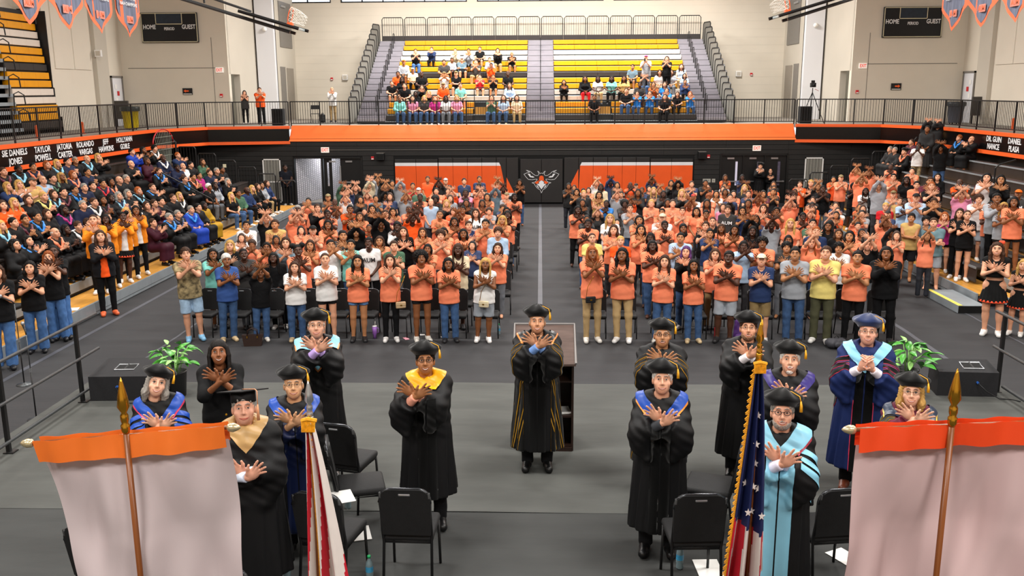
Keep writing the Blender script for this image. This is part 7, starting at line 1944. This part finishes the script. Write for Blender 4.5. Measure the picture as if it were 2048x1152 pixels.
for k, y in enumerate((16.9, 17.6, 18.9)):
    chair(-10.72, y, tier_z(0), R(80), 'empty black chair on the maple deck, %s behind the left group' % ORD[k + 1], 'empty deck chairs')
seen = {}
for r in sorted(single, key=lambda r: (r[2], abs(r[1]))):
    zn = zone(r)
    if zn not in ('FL', 'FR'): continue
    row = int(round(r[2] - 17.8)) + 1
    k = (zn, row); seen[k] = seen.get(k, 0) + 1
    if row <= 3 or (row <= 9 and seen[k] == 1):
        chair(r[1] + .10, r[2] + .42, 0.0, RNG.uniform(-.06, .06), 'black banquet chair behind a student, %s; %s row, %s from aisle' % (ZPH[zn], ORD[row], ORD[seen[k]]), 'student chairs')

# ---- lectern
m_walnut = M('dark_walnut', '2a1a14', .45, vary=.25, vscale=4, stretch=(1, 1, 8)); m_walnut2 = M('lectern_top_veneer', '5a4a44', .4, vary=.2, vscale=4, stretch=(1, 8, 1)); m_edge = M('grey_edge_band', '8b8785', .4, vary=.05)
L = empty('lectern', (.05, 9.9, SZ + .006), 0, 'dark walnut lectern with open shelves in front of the president', 'lectern')
for x in (-.33, .31): MB().prism([(0, 0), (.52, 0), (.52, 1.33), (0, 1.04)], x, x + .025, 'x').build('side_panel', m_walnut, L)
MB().bx(-.33, .335, .50, .52, 0, 1.3).build('front_panel', m_walnut, L); MB().bx(-.31, .31, .02, .5, .03, .055).build('shelf', m_walnut, L); MB().bx(-.31, .31, .02, .5, .40, .42).build('shelf', m_walnut, L); MB().bx(-.31, .31, .02, .5, .82, .84).build('shelf', m_walnut, L)
MB().add([(-.35, -.03, 1.03), (.355, -.03, 1.03), (.355, .54, 1.345), (-.35, .54, 1.345), (-.35, -.03, 1.055), (.355, -.03, 1.055), (.355, .54, 1.37), (-.35, .54, 1.37)], [(0, 1, 2, 3), (4, 5, 6, 7), (0, 1, 5, 4), (1, 2, 6, 5), (2, 3, 7, 6), (3, 0, 4, 7)]).build('reading_top', m_walnut2, L)
MB().tube([(-.35, -.03, 1.06), (-.35, .54, 1.375), (.355, .54, 1.375), (.355, -.03, 1.06)], .014, 6).build('edge_band', m_edge, L)
MB().bx(-.32, .32, -.02, .0, .0, .05).build('plinth', m_walnut, L)
e = empty('paper_stack', (.27, 10.08, SZ + .006 + .425), R(8), 'white papers on the lectern shelf', 'papers'); MB().bx(-.08, .08, -.12, .12, 0, .012).build('sheet', m_white, e)

# ---- flags
m_pole = M('varnished_pole', '7a431c', .3, vary=.2, vscale=6, stretch=(1, 1, .2)); m_brass = M('polished_brass', 'c8922e', .22, metal=.9, vary=.06); m_banner2 = M('blush_satin_back', 'd2b4b4', .5, vary=.03, vscale=2); m_banner = M('ivory_satin_back', 'd0c0c2', .5, vary=.03, vscale=2)
m_bannerO = M('orange_satin', 'f2782c', .45, vary=.05, vscale=3); m_bannerR = M('red_orange_satin', 'ee4a1e', .45, vary=.05, vscale=3); m_chrome = M('pale_brass_cap', 'd9c9a0', .25, metal=.7, vary=.05)
def spear(z): return [(.016, z - .02), (.024, z), (.024, z + .03), (.017, z + .04), (.022, z + .06), (.022, z + .085), (.014, z + .10), (.033, z + .135), (.026, z + .19), (.010, z + .27), (.001, z + .30)]
def gonfalon(x, y, zb, x0, x1, z0, z1, mo, label, seed):
    e = empty('ceremonial_banner', (x, y, SZ + .006), 0, label, 'banner', 'white-backed ceremonial banners'); zz = SZ + .006
    MB().lathe([(.016, 0), (.016, zb - .25 - zz)], 12).build('pole', m_pole, e, True); MB().lathe(spear(zb - .30 - zz), 14).build('spear_finial', m_brass, e, True); MB().lathe([(.16, 0), (.16, .02), (.06, .05), (.03, .10)], 18).build('floor_stand', m_brass, e, True)
    a, b = (x0 - x, .05, z0 - zz), (x1 - x, .05, z1 - zz); MB().tube([a, b], .012, 8).build('crossbar', m_pole, e, True)
    for p, s in ((a, -1), (b, 1)): MB().lathe([(.014, 0), (.024, .01), (.026, .035), (.016, .06), (.003, .075)], 12).build('bar_cap', m_chrome, e, True, loc=p, rot=(0, R(90) * s, 0))
    nx, nz = 44, 40; H = 1.55
    def sheet(t0, t1, off, mt, nm, rows):
        vs = []; fs = []; ow = 0.25 if nm == 'orange_sleeve' else 1.0
        for i in range(nx + 1):
            s = i / nx; px = a[0] + (b[0] - a[0]) * (s * .985 + .0075); top = a[2] + (b[2] - a[2]) * s
            for k in range(rows + 1):
                t = t0 + (t1 - t0) * k / rows; amp = .012 + .035 * t
                sag = (.060 * math.sin(s * 6.2 + seed + t * 2.6) + .030 * math.sin(s * 13 + seed * 2 - t * 7) + .012 * math.sin(s * 24 + t * 11)) * min(1, t * 2.2) + .012 * math.sin(s * 31 + t * 3 + seed) * (1 - t * .5)
                px2 = px + ((1 - s) * .17 if x < 0 else (1 - s) * .0) * t
                vs.append((px2, .05 + sag + off + .085 * min(1, t * 2.5) * (0 if nm == 'orange_sleeve' else 1), top + .02 - t * H + .010 * ow * math.sin(s * 21 + seed) * (0 if t < .01 else 1)))
        for i in range(nx):
            for k in range(rows): q = i * (rows + 1) + k; fs.append((q, q + 1, q + rows + 2, q + rows + 1))
        nn = len(vs); mb = MB().add(vs, fs); mb.add([(v[0], v[1] + .003, v[2]) for v in vs], [tuple(reversed(f)) for f in fs]); mb.build(nm, mt, e, True)
    sheet(.065, 1, 0, m_banner if x < 0 else m_banner2, 'cloth', nz); sheet(0, .085, -.034, mo, 'orange_sleeve', 5); sheet(0, .075, .036, mo, 'orange_sleeve', 5)
gonfalon(-2.25, 4.6, 3.50, -2.80, -1.71, 3.10, 3.20, m_bannerO, 'white-backed banner with orange sleeve in front of the tilted-head person in blue-barred gown', 1.0)
gonfalon(2.17, 4.6, 3.57, 1.69, 2.75, 3.21, 3.265, m_bannerR, 'white-backed banner with red-orange sleeve in front of the maroon gown', 4.0)
m_flagblue = M('flag_navy', '16204e', .6, vary=.08); m_flagred = M('flag_red', 'c0182c', .6, vary=.06); m_flagwhite = M('flag_ivory', 'ddd2cc', .6, vary=.04); m_fringe = M('gold_fringe', 'e09a14', .7, vary=.25, vscale=60)
def draped_flag(x, y, ztop, kind, label):
    zz = SZ + .006; e = empty('draped_flag', (x, y, zz), 0, label, 'flag'); hz = ztop - zz
    MB().lathe([(.016, 0), (.016, hz)], 12).build('pole', m_pole, e, True); MB().lathe([(.017, hz - .12), (.023, hz - .11), (.023, hz - .04), (.018, hz - .03)], 12).build('ferrule', m_brass if kind == 'us' else m_brushed, e, True)
    MB().lathe([(a_ * .85, hz - .03 + (b_ - hz + .03) * .72) for a_, b_ in spear(hz - .03)], 14).build('spear_finial', m_brass if kind == 'us' else m_brushed, e, True); MB().lathe([(.17, 0), (.17, .02), (.06, .06), (.03, .12)], 18).build('floor_stand', m_brass, e, True)
    H = 1.75; z0 = hz - (.13 if kind == 'us' else .08); n = 56; m = 60; V = np.zeros((n + 1, m + 1, 3))
    for i in range(n + 1):
        s = i / n
        for k in range(m + 1):
            t = k / m; wd = .035 + .24 * t ** .85; x0 = -.03 - .17 * t ** 1.1 if kind == 'us' else -.02 - .05 * t
            ph = s * 5.2 * math.pi + 1.2 * t; V[i, k] = (x0 + wd * s * 1.15, -.035 - (.018 + .055 * t) * math.sin(ph) - .03 * math.sin(s * math.pi) * t, z0 - t * H * (1 - .10 * s) + .03 * s)
    def fm(i, k):
        s, t = (i + .5) / n, (k + .5) / m
        if kind == 'us':
            if t < .62 + .18 * s: return 0
            return 1 + int((s * 6.5 + t * .8)) % 2
        d = (s * 1.15 + t * .55) % .62
        return 1 if (.20 < d < .36) else 2
    idx = np.arange((n + 1) * (m + 1)).reshape(n + 1, m + 1); groups = {0: [], 1: [], 2: []}
    for i in range(n):
        for k in range(m): groups[fm(i, k)].append((idx[i, k], idx[i, k + 1], idx[i + 1, k + 1], idx[i + 1, k]))
    Vf = V.reshape(-1, 3)
    for g, (nm, mt) in {0: ('blue_field', m_flagblue), 1: ('red_stripes', m_flagred), 2: ('white_stripes', m_flagwhite)}.items():
        if not groups[g]: continue
        q = np.array(groups[g]); u, inv = np.unique(q, return_inverse=True); inv = inv.reshape(q.shape); back = Vf[u] + np.array([0, .004, 0])
        o = link(nm, mesh_np(nm, np.concatenate([Vf[u], back]), np.concatenate([inv, inv[:, ::-1] + len(u)]), [mt], smooth=True), e)
    # fringe along the free edge and over the top
    fr = MB(); col = 0 if kind == 'us' else int(n * .30)
    for k in range(0, m):
        p = Vector(V[col, k]); q = Vector(V[col, k + 1]); d = Vector((-.030, -.012, -.022)) if kind == 'us' else Vector((.022, -.030, -.022))
        for f in (0, .5): a = p.lerp(q, f); fr.tube([a, a + d * (.8 + .3 * math.sin(k * 2.1 + f * 9))], [.0055, .004], 4, cap=False)
    fr.tube([tuple(V[col, k]) for k in range(0, m + 1, 2)], .008, 5)
    for k in range(14): a = Vector((-.035 + .07 * k / 13, -.045, z0 + .03)); fr.tube([a, a + Vector((0, -.012, -.06))], [.007, .005], 4, cap=False)
    fr.tube([(-.04, -.03, z0 + .03), (0, -.045, z0 + .045), (.045, -.03, z0 + .03)], .014, 6)
    tag(fr.build('fringe', m_fringe, e), kind='stuff')
    if kind == 'us':
        for (s, t) in ((.62, .22), (.55, .34), (.62, .44), (.52, .53), (.72, .56), (.60, .66), (.30, .50), (.82, .68), (.40, .62)):
            i, k = int(s * n), int(t * m); c = Vector(V[i, k]); pts = []
            for j in range(10): r_ = .030 if j % 2 == 0 else .0125; a = R(90 + 36 * j); pts.append((c.x + r_ * math.cos(a) * .8, c.z + r_ * math.sin(a)))
            MB().prism(pts, c.y - .016, c.y - .010).build('star', m_flagwhite, e)
draped_flag(1.49, 6.0, 3.27, 'us', 'national flag with white stars draped on a spear-topped pole')
draped_flag(-1.345, 5.0, 3.17, 'al', 'white and crimson state flag with gold fringe draped on its pole')

# ---- stage guard rails
def guard(x, ys, y0, y1, label):
    e = empty('stage_guard_rail', (x, y1, SZ + .006), 0, label, 'railing', 'stage guard rails')
    for h in (1.09, .60, .13): MB().tube([(0, y0 - y1, h), (0, 0 if h > 1 else -.02 + (.0 if h > .5 else -.35), h)], .021, 8).build('rail', m_railgrey, e, True)
    for y in ys: MB().box((0.02 * (1 if x > 0 else -1), y - y1, .55), (.045, .045, 1.1)).build('post', m_blackmetal, e); MB().bx(-.06, .06, y - y1 - .06, y - y1 + .06, 0, .012).build('base_plate', m_blackmetal, e)
guard(-6.15, (11.5, 9.75, 8.0, 6.2, 4.5), 3.6, 12.05, 'three-bar tube guard rail along the stage edge near the faculty')
guard(6.25, (12.1, 10.3, 8.5, 6.7, 4.9), 3.8, 12.5 - .2, 'three-bar tube guard rail along the right stage edge')

# ---- stage monitors
m_spk = M('black_carpet_cabinet', '17171a', .8, vary=.15, vscale=30, bump=.2, bscale=150)
def monitor(x0, x1, y0, y1, rz, label, sx):
    e = empty('stage_monitor', ((x0 + x1) / 2, y0, SZ + .006), rz, label, 'loudspeaker', 'stage monitor speakers'); w = (x1 - x0) / 2; d = y1 - y0
    MB().add([(-w, 0, 0), (w, 0, 0), (w, d, 0), (-w, d, 0), (-w, 0, .34), (w, 0, .34), (w * .96, d, .41), (-w * .96, d, .41)], [(0, 1, 2, 3), (4, 5, 6, 7), (0, 1, 5, 4), (1, 2, 6, 5), (2, 3, 7, 6), (3, 0, 4, 7)]).build('cabinet', m_spk, e)
    cx = sx * .1; sl = .07 / d
    def rim(ax, ay): return (cx + ax, d * .48 + ay, .34 + (d * .48 + ay) * sl + .006)
    MB().tube([rim(-.13, -.09), rim(.13, -.09), rim(.13, .09), rim(-.13, .09)], .010, 6, True).build('handle_rim', m_brushed, e)
    MB().add([rim(-.12, -.08), rim(.12, -.08), rim(.12, .08), rim(-.12, .08)], [(0, 1, 2, 3)]).build('handle_cup', m_joint, e); MB().tube([rim(0, -.09), rim(0, .09)], .012, 6).build('handle_bar', m_blackmetal, e)
    jx = sx * .12; MB().lathe([(.016, 0), (.016, .03)], 10).build('cable_plug', M('blue_plug', '2a5aa8', .4, vary=.05), e, loc=(jx, 0, .2), rot=(R(90), 0, 0))
    cb = [(jx, -.03, .2), (jx - sx * .06, -.10, .08), (jx - sx * .2, -.14, .012), (jx - sx * .38, -.12, .008), (jx - sx * .5, .05, .008), (jx - sx * .4, -.2, .008)]
    if sx > 0: cb = [(jx, -.03, .2), (jx + .1, -.08, .1), (jx + .25, -.12, .02), (jx + .42, -.1, .008), (jx + .5, -.18, .008)]
    MB().tube(cb, .007, 6).build('cable', m_blackmetal, e, True)
monitor(-6.08, -5.08, 11.55, 12.2, R(3), 'black stage monitor speaker beside the left potted plant', -1)
monitor(5.38, 6.16, 12.0 - .1, 12.3, R(-4), 'black stage monitor speaker beside the right potted plant', 1)

# ---- potted plants
m_leafA = M('glossy_green_leaf', '3f8f2a', .35, vary=.25, vscale=9); m_leafB = M('variegated_leaf', '8cc06a', .4, vary=.3, vscale=14)
LEAF = {}
def leaf_mesh(L_, W_, mt):
    V = []; F = []; n = 8
    for i in range(n + 1):
        t = i / n; w = W_ * math.sin(math.pi * min(1, t * .92 + .06)) ** .8 * (1 - t * .15); zz = -.55 * L_ * t * t * .6; 
        for j, f in enumerate((-1, -.5, 0, .5, 1)): V.append((t * L_, f * w, zz + abs(f) * w * .35 - (0 if abs(f) else 0)))
    for i in range(n):
        for j in range(4): a = i * 5 + j; F.append((a, a + 5, a + 6, a + 1))
    mb = MB().add(V, F); mb.add([(v[0], v[1], v[2] - .0025) for v in V], [tuple(reversed(f)) for f in F]); return mb.mesh('leaf', mt, True)
LEAVES = [leaf_mesh(.19, .045, m_leafA), leaf_mesh(.15, .04, m_leafB), leaf_mesh(.22, .05, m_leafA)]
def plant(x, y, h, label, seed):
    rg = random.Random(seed); e = empty('potted_plant', (x, y, SZ + .006), 0, label, 'plant', 'potted foliage plants')
    MB().lathe([(.11, 0), (.12, .01), (.15, .34), (.155, .36), (.14, .36), (.135, .33)], 22).build('pot', m_blackmetal, e, True); MB().lathe([(.13, .32), (.001, .325)], 18, cap=False).build('soil', M('dark_soil', '2a1e16', .95, vary=.3), e)
    for i in range(42):
        a = rg.uniform(0, 6.28); r0 = rg.uniform(.0, .07); rr = rg.uniform(.05, .27); zt = .36 + rg.uniform(.10, h) - rr * .35
        base = Vector((r0 * math.cos(a), r0 * math.sin(a), .33)); tip = Vector((rr * math.cos(a), rr * math.sin(a), zt))
        if i % 3 == 0: MB().tube([base, base.lerp(tip, .5) + Vector((0, 0, .05)), tip], .006, 5).build('stalk', m_leafB, e, True)
        lf = link('leaf', LEAVES[i % 3], e, tip, (rg.uniform(-.3, .3), rg.uniform(-.7, .35), a + rg.uniform(-.5, .5))); s = rg.uniform(.75, 1.15); lf.scale = (s, s, s)
plant(-4.98, 11.75, .42, 'leafy variegated plant in black pot behind the tilted-head person in blue-barred gown', 3); plant(4.98, 11.98, .42, 'leafy green plant in black pot beside the navy gown', 9)

# ---- bottles, papers, bags, tumblers
m_pet = M('clear_bottle_plastic', 'a8c4cc', .1, trans=.6, vary=.03); m_capg = M('green_cap', '1e9a58', .4, vary=.03); m_blabel = M('blue_bottle_label', '3c8fb8', .4, vary=.15, vscale=40)
def bottle(x, y, z, label):
    e = empty('water_bottle', (x, y, z), 0, label, 'bottle', 'water bottles')
    MB().lathe([(.030, 0), (.033, .01), (.031, .05), (.033, .06), (.033, .14), (.028, .17), (.013, .20), (.013, .212)], 14).build('bottle', m_pet, e, True); MB().lathe([(.0335, .085), (.0335, .135)], 14, cap=False).build('label_wrap', m_blabel, e, True); MB().lathe([(.015, .21), (.015, .232)], 12).build('cap', m_capg, e, True)
for x, y, z, lb in ((-1.92, 8.38, SZ + .008, 'water bottle with green cap on stage by the lavender-cuffed person'), (-2.16, 7.02, SZ + .008, 'water bottle with green cap beside the mortarboard wearer'), (-1.45, 7.02, SZ + .008, 'water bottle beside the gold-hooded person\'s empty chair'),
                 (1.22, 7.28, SZ + .008, 'water bottle under the chair behind the orange-edged blue hood wearer'), (2.62, 6.9, SZ + .008, 'water bottle by the right banner edge'), (-.86, 18.32, 0, 'water bottle on the floor by the front student row aisle')): bottle(x, y, z, lb)
for x, y, z, w, d, rz, lb in ((1.47, 7.28, SZ + .008, .11, .15, .05, 'white printed sheet on stage beside an empty chair'), (-1.78, 7.60, SZ + .5, .09, .13, .4, 'white paper on the chair by the state flag'), (-1.70, 7.85, SZ + .008, .10, .14, .3, 'white paper on stage floor by the lavender-cuffed person'),
                         (-1.99, 18.1, .006, .06, .04, .4, 'small white card on the floor by the front row'), (-2.45, 18.25, .006, .05, .04, .2, 'small pale card on the floor behind the front row'), (-10.3, 19.2, .306, .12, .15, .3, 'white paper on the maple deck by the left group'), (2.72, 7.5, SZ + .008, .1, .14, .5, 'white sheet on stage beside the right banner')):
    o = MB().bx(-w, w, -d, d, 0, .003).build('paper_sheet', m_white, None, loc=(x, y, z), rot=(0, 0, rz)); tag(o, lb, 'paper', 'loose papers')
m_brown = M('dark_brown_leather', '2c1c16', .4, vary=.1, vscale=12)
e = empty('handbag', (-5.75, 17.42, 0), R(6), 'dark brown leather tote bag on the floor before the front row', 'handbag')
MB().add([(-.17, -.06, 0), (.17, -.06, 0), (.17, .06, 0), (-.17, .06, 0), (-.21, -.035, .23), (.21, -.035, .23), (.21, .035, .23), (-.21, .035, .23)], [(0, 1, 2, 3), (4, 5, 6, 7), (0, 1, 5, 4), (1, 2, 6, 5), (2, 3, 7, 6), (3, 0, 4, 7)]).build('bag_body', m_brown, e)
for y in (-.04, .04): MB().tube([(-.1, y, .2), (-.09, y - .01, .32), (0, y - .015, .37), (.09, y - .01, .32), (.1, y, .2)], .009, 6).build('handle', m_brown, e, True)
for x in (-.1, .1): MB().bx(x - .01, x + .01, -.062, -.045, .17, .21).build('buckle', m_brass, e)
e = empty('tumbler', (-3.40, 18.0, 0), 0, 'purple insulated tumbler with handle on the floor', 'tumbler'); m_purp = M('lilac_steel', '8a5aa8', .35, vary=.05)
MB().lathe([(.036, 0), (.037, .08), (.048, .10), (.05, .25)], 16).build('cup', m_purp, e, True); MB().lathe([(.05, .25), (.05, .265), (.02, .27)], 16).build('lid', m_white, e, True); MB().tube([(.05, 0, .22), (.085, 0, .21), (.085, 0, .13), (.05, 0, .12)], .008, 6).build('handle', m_purp, e, True); MB().tube([(.01, 0, .265), (.015, 0, .36)], .005, 6).build('straw', m_white, e, True)
e = empty('sport_bottle', (3.60, 18.1, 0), 0, 'red sport bottle on the floor before the front row', 'bottle'); MB().lathe([(.042, 0), (.044, .02), (.04, .10), (.044, .12), (.044, .21), (.03, .24)], 16).build('bottle', m_red, e, True); MB().lathe([(.034, .235), (.034, .27), (.015, .275), (.012, .31)], 14).build('cap', M('crimson_cap', '9c1420', .4, vary=.04), e, True)
m_pack = M('charcoal_nylon', '3a3a40', .7, vary=.12, vscale=20)
def backpack(x, y, z, rz, lay, label, mt):
    e = empty('backpack', (x, y, z), rz, label, 'backpack'); s = SDF()
    if lay: s.cone((-.12, 0, .10), (.12, .02, .10), .10, .09, .05, 1.3); s.cone((-.1, .12, .08), (.1, .12, .08), .08, .07, .05); s.cut((0, 0, .0), (0, 0, -1))
    else: s.cone((0, 0, .10), (0, .02, .34), .13, .11, .05, .75); s.cut((0, 0, 0), (0, 0, -1))
    s.fold = lambda X, Y, Z: .004 * np.sin(X * 50) * np.sin(Z * 40 + Y * 30); V, Q = s.mesh(.014); link('bag_body', mesh_np('bag_body', V, Q, [mt], smooth=True), e)
    V, Q = SDF().cone((-.07, -.11 if not lay else -.14, .10), (.07, -.11 if not lay else -.14, .10), .05, .05, .02, .6).mesh(.011); link('front_pocket', mesh_np('front_pocket', V, Q, [mt], smooth=True), e)
    MB().tube([(-.05, .02, .20 if lay else .44), (0, .03, .25 if lay else .50), (.05, .02, .20 if lay else .44)], .008, 6).build('grab_loop', m_blackmetal, e, True)
backpack(5.82, 17.40, 0, .2, True, 'charcoal backpack lying on the floor by the yellow polo student', m_pack); backpack(4.04, 17.95, 0, 0, False, 'purple backpack standing behind the grey-shorts student', M('purple_nylon', '4a2468', .7, vary=.15)); backpack(-11.0 + .25, 45.4, 3.43, 0, False, 'black backpack beside the folding chair on the balcony', m_blackmetal)
e = empty('phone', (-2.75, 17.95, .004), .5, 'pink phone lying on the floor by the front row', 'phone'); MB().rbox((0, 0, .006), (.09, .17, .012), .004).build('case', M('pink_case', 'd890a0', .5, vary=.05), e)
# crossbody bags on three front students
for x, y, z, rz, lb, c in ((-2.78, 17.60, .80, .35, 'tan wristlet bag hanging at a front student\'s denim shorts', 'c4a680'), (-1.12, 17.60, .82, -.3, 'cream crossbody bag on the student by the aisle', 'e0d0ac'), (1.0, 17.58, .92, .2, 'black waist bag on the student by the right aisle', '1a1a1c')):
    e = empty('crossbody_bag', (x, y, z), rz, lb, 'handbag'); mt = M('bag_' + c, c, .5, vary=.06); MB().rbox((0, 0, 0), (.2, .06, .13), .018).build('bag_body', mt, e, True); MB().rbox((0, -.032, .03), (.19, .012, .06), .005).build('flap', mt, e); MB().bx(-.02, .02, -.042, -.034, -.01, .015).build('clasp', m_brass, e); MB().tube([(-.09, 0, .05), (-.06, .02, .25), (.06, .05, .45), (.12, .1, .58)], .006, 5).build('strap', m_brass, e, True)

# ---- microphone stands on the floor by the stage
m_mic = M('mic_grille', '9a9ca0', .4, metal=.6, vary=.1)
for (x, y, zt, tx, ty, lb) in ((-9.0, 14.9, 1.50, -.10, -.05, 'slim microphone stand nearest the faculty bleacher'), (-7.85, 13.2, 1.42, -.05, .05, 'slim microphone stand just beyond the stage rail')):
    e = empty('microphone_stand', (x, y, 0), 0, lb, 'microphone stand', 'microphone stands'); MB().lathe([(.13, 0), (.13, .012), (.03, .03), (.015, .04)], 18).build('base', m_railgrey, e, True); MB().tube([(0, 0, .03), (0, 0, .8)], .011, 8).build('lower_tube', m_blackmetal, e, True); MB().tube([(0, 0, .8), (0, 0, zt - .05)], .008, 8).build('upper_tube', m_railgrey, e, True); MB().lathe([(.016, .77), (.016, .83)], 10).build('clutch', m_brushed, e)
    MB().tube([(0, 0, zt - .05), (tx * .3, ty * .3, zt), (tx * 1.6, ty * 1.6, zt + .08)], [.009, .012, .016], 8).build('microphone', m_blackmetal, e, True); MB().lathe([(.012, -.03), (.026, -.012), (.028, .01), (.018, .03), (.002, .036)], 12).build('grille_ball', m_mic, e, True, loc=(tx * 1.75, ty * 1.75, zt + .10))

# ---- balcony furnishings
def bin_(x, y, z, body, lid, h, label):
    e = empty('waste_bin', (x, y, z), 0, label, 'waste bin'); mt = M('bin_' + body, body, .5, vary=.06)
    MB().lathe([(.27, .06), (.28, .10), (.34, h - .08), (.37, h - .07), (.37, h), (.33, h), (.31, h - .1)], 22).build('barrel', mt, e, True); MB().lathe([(.385, h - .16), (.39, h - .05), (.38, h + .02), (.34, h + .02), (.30, h - .2)], 22, cap=False).build('liner', M('liner_' + lid, lid, .4, vary=.1), e, True)
    for a in range(4): MB().lathe([(.03, 0), (.03, .06)], 8, (.2 * math.cos(a * 1.57), .2 * math.sin(a * 1.57), 0)).build('caster', m_blackmetal, e)
bin_(-17.0, 37.9, 3.43, 'e0c400', '2c3430', .92, 'yellow waste barrel with dark liner on the balcony'); bin_(17.8, 40.3, 3.43, '4a4e58', '2c3034', .92, 'grey waste barrel with dark liner on the right balcony')
for x, y, lb in ((-18.7, 40.9, 'dark grey steel panel on the faculty-side balcony'), (18.9, 40.6, 'dark grey steel panel on the right balcony')):
    e = empty('steel_cabinet', (x, y, 3.43), 0, lb, 'cabinet'); MB().rbox((0, 0, .75), (.62, .12, .8), .01).build('panel', M('dark_bronze_steel', '3c3833', .5, vary=.08), e); MB().bx(-.28, -.24, -.02, .02, 0, .4).bx(.24, .28, -.02, .02, 0, .4).build('foot_frame', m_blackmetal, e)
def pa(x, y, label):
    e = empty('floor_loudspeaker', (x, y, 3.43), 0, label, 'loudspeaker'); MB().rbox((0, 0, .38), (.52, .42, .74), .02).build('cabinet', m_spk, e); MB().bx(-.23, .23, -.222, -.212, .06, .70).build('grille', m_joint, e)
    for sx in (-1, 1): MB().lathe([(.02, 0), (.02, .012)], 8).build('foot', m_blackmetal, e, loc=(sx * .2, 0, 0))
pa(-11.95, 41.9, 'black floor loudspeaker on the balcony beside the orange-shirted onlooker'); pa(11.85, 41.9, 'black floor loudspeaker under the camera tripod')
e = empty('camera_tripod', (12.3, 42.5, 3.43), 0, 'video camera on a tall black tripod on the right balcony', 'camera tripod')
for a in (R(200), R(320), R(80)): MB().tube([(0, 0, 1.35), (.62 * math.cos(a), .62 * math.sin(a), 0)], [.022, .014], 7).build('tripod_leg', m_blackmetal, e, True)
MB().tube([(0, 0, 1.3), (0, 0, 1.55)], .02, 8).build('centre_column', m_blackmetal, e, True); MB().rbox((0, -.02, 1.68), (.2, .3, .2), .02).build('camera_body', m_blackmetal, e); MB().lathe([(.06, 0), (.055, .12)], 12).build('lens', m_joint, e, True, loc=(0, -.16, 1.69), rot=(R(90), 0, 0)); MB().rbox((0, .0, 1.83), (.16, .04, .11), .008).build('monitor', m_blackmetal, e)
MB().tube([(.1, 0, 1.5), (.3, .1, 1.42)], .01, 6).build('pan_handle', m_red, e, True)
e = empty('folding_chair', (-11.15, 45.5, 3.43), R(5), 'black folding chair on the balcony beside the white-shirted person', 'chair')
MB().rbox((0, 0, .43), (.4, .38, .025), .01).build('seat', m_blackmetal, e); MB().rbox((0, .2, .74), (.42, .025, .2), .01).build('backrest', m_blackmetal, e)
for sx in (-1, 1): MB().tube([(sx * .21, .24, .84), (sx * .21, -.22, 0)], .012, 6).build('leg', m_blackmetal, e, True); MB().tube([(sx * .19, -.12, .44), (sx * .19, .24, 0)], .012, 6).build('leg', m_blackmetal, e, True)
MB().tube([(-.19, .2, .06), (.19, .2, .06)], .008, 6).build('stretcher', m_blackmetal, e, True)
# rebounding net above the top faculty row
e = empty('ball_return_net', (-15.3, 36.9, 1.98), 0, 'round ball-return net with red rim above the top faculty row', 'net')
n = 26; rim = [(0, -1.0 * math.cos(math.pi * k / (n - 1)), .95 + .55 * math.sin(math.pi * k / (n - 1))) for k in range(n)]
MB().tube(rim, .022, 6).build('rim', m_red, e, True); nt = MB()
for k in range(1, 12): y_ = -1 + 2 * k / 12; nt.tube([(0, y_, .95 + .55 * math.sqrt(max(0, 1 - y_ * y_))), (.05, y_ * .7, .5), (.08, y_ * .45, 0)], .009, 4)
for z_ in (.2, .45, .7, .95, 1.2): w_ = (.45 + .55 * min(1, z_)) * (1 if z_ < 1 else .85); nt.tube([(.05, -w_, z_), (.06, w_, z_)], .008, 4)
tag(nt.build('netting', M('pale_netting', '8c9286', .8, vary=.1), e), kind='stuff'); MB().tube([(.1, -1.05, .95), (.1, -.9, 0)], .03, 6).build('leg', m_blackmetal, e); MB().tube([(.1, 1.05, .95), (.1, .9, 0)], .03, 6).build('leg', m_blackmetal, e)
# things on the near end of the faculty deck
e = empty('cardboard_box', (-10.35, 18.45, .30), .3, 'open white box of programmes on the maple deck', 'box'); MB().bx(-.2, .2, -.14, .14, 0, .02).bx(-.2, .2, -.14, -.13, 0, .16).bx(-.2, .2, .13, .14, 0, .16).bx(-.2, -.19, -.14, .14, 0, .16).bx(.19, .2, -.14, .14, 0, .16).build('box_walls', m_white, e); MB().add([(.2, -.14, .16), (.2, .14, .16), (.36, .14, .10), (.36, -.14, .10)], [(0, 1, 2, 3)]).build('flap', m_white, e)
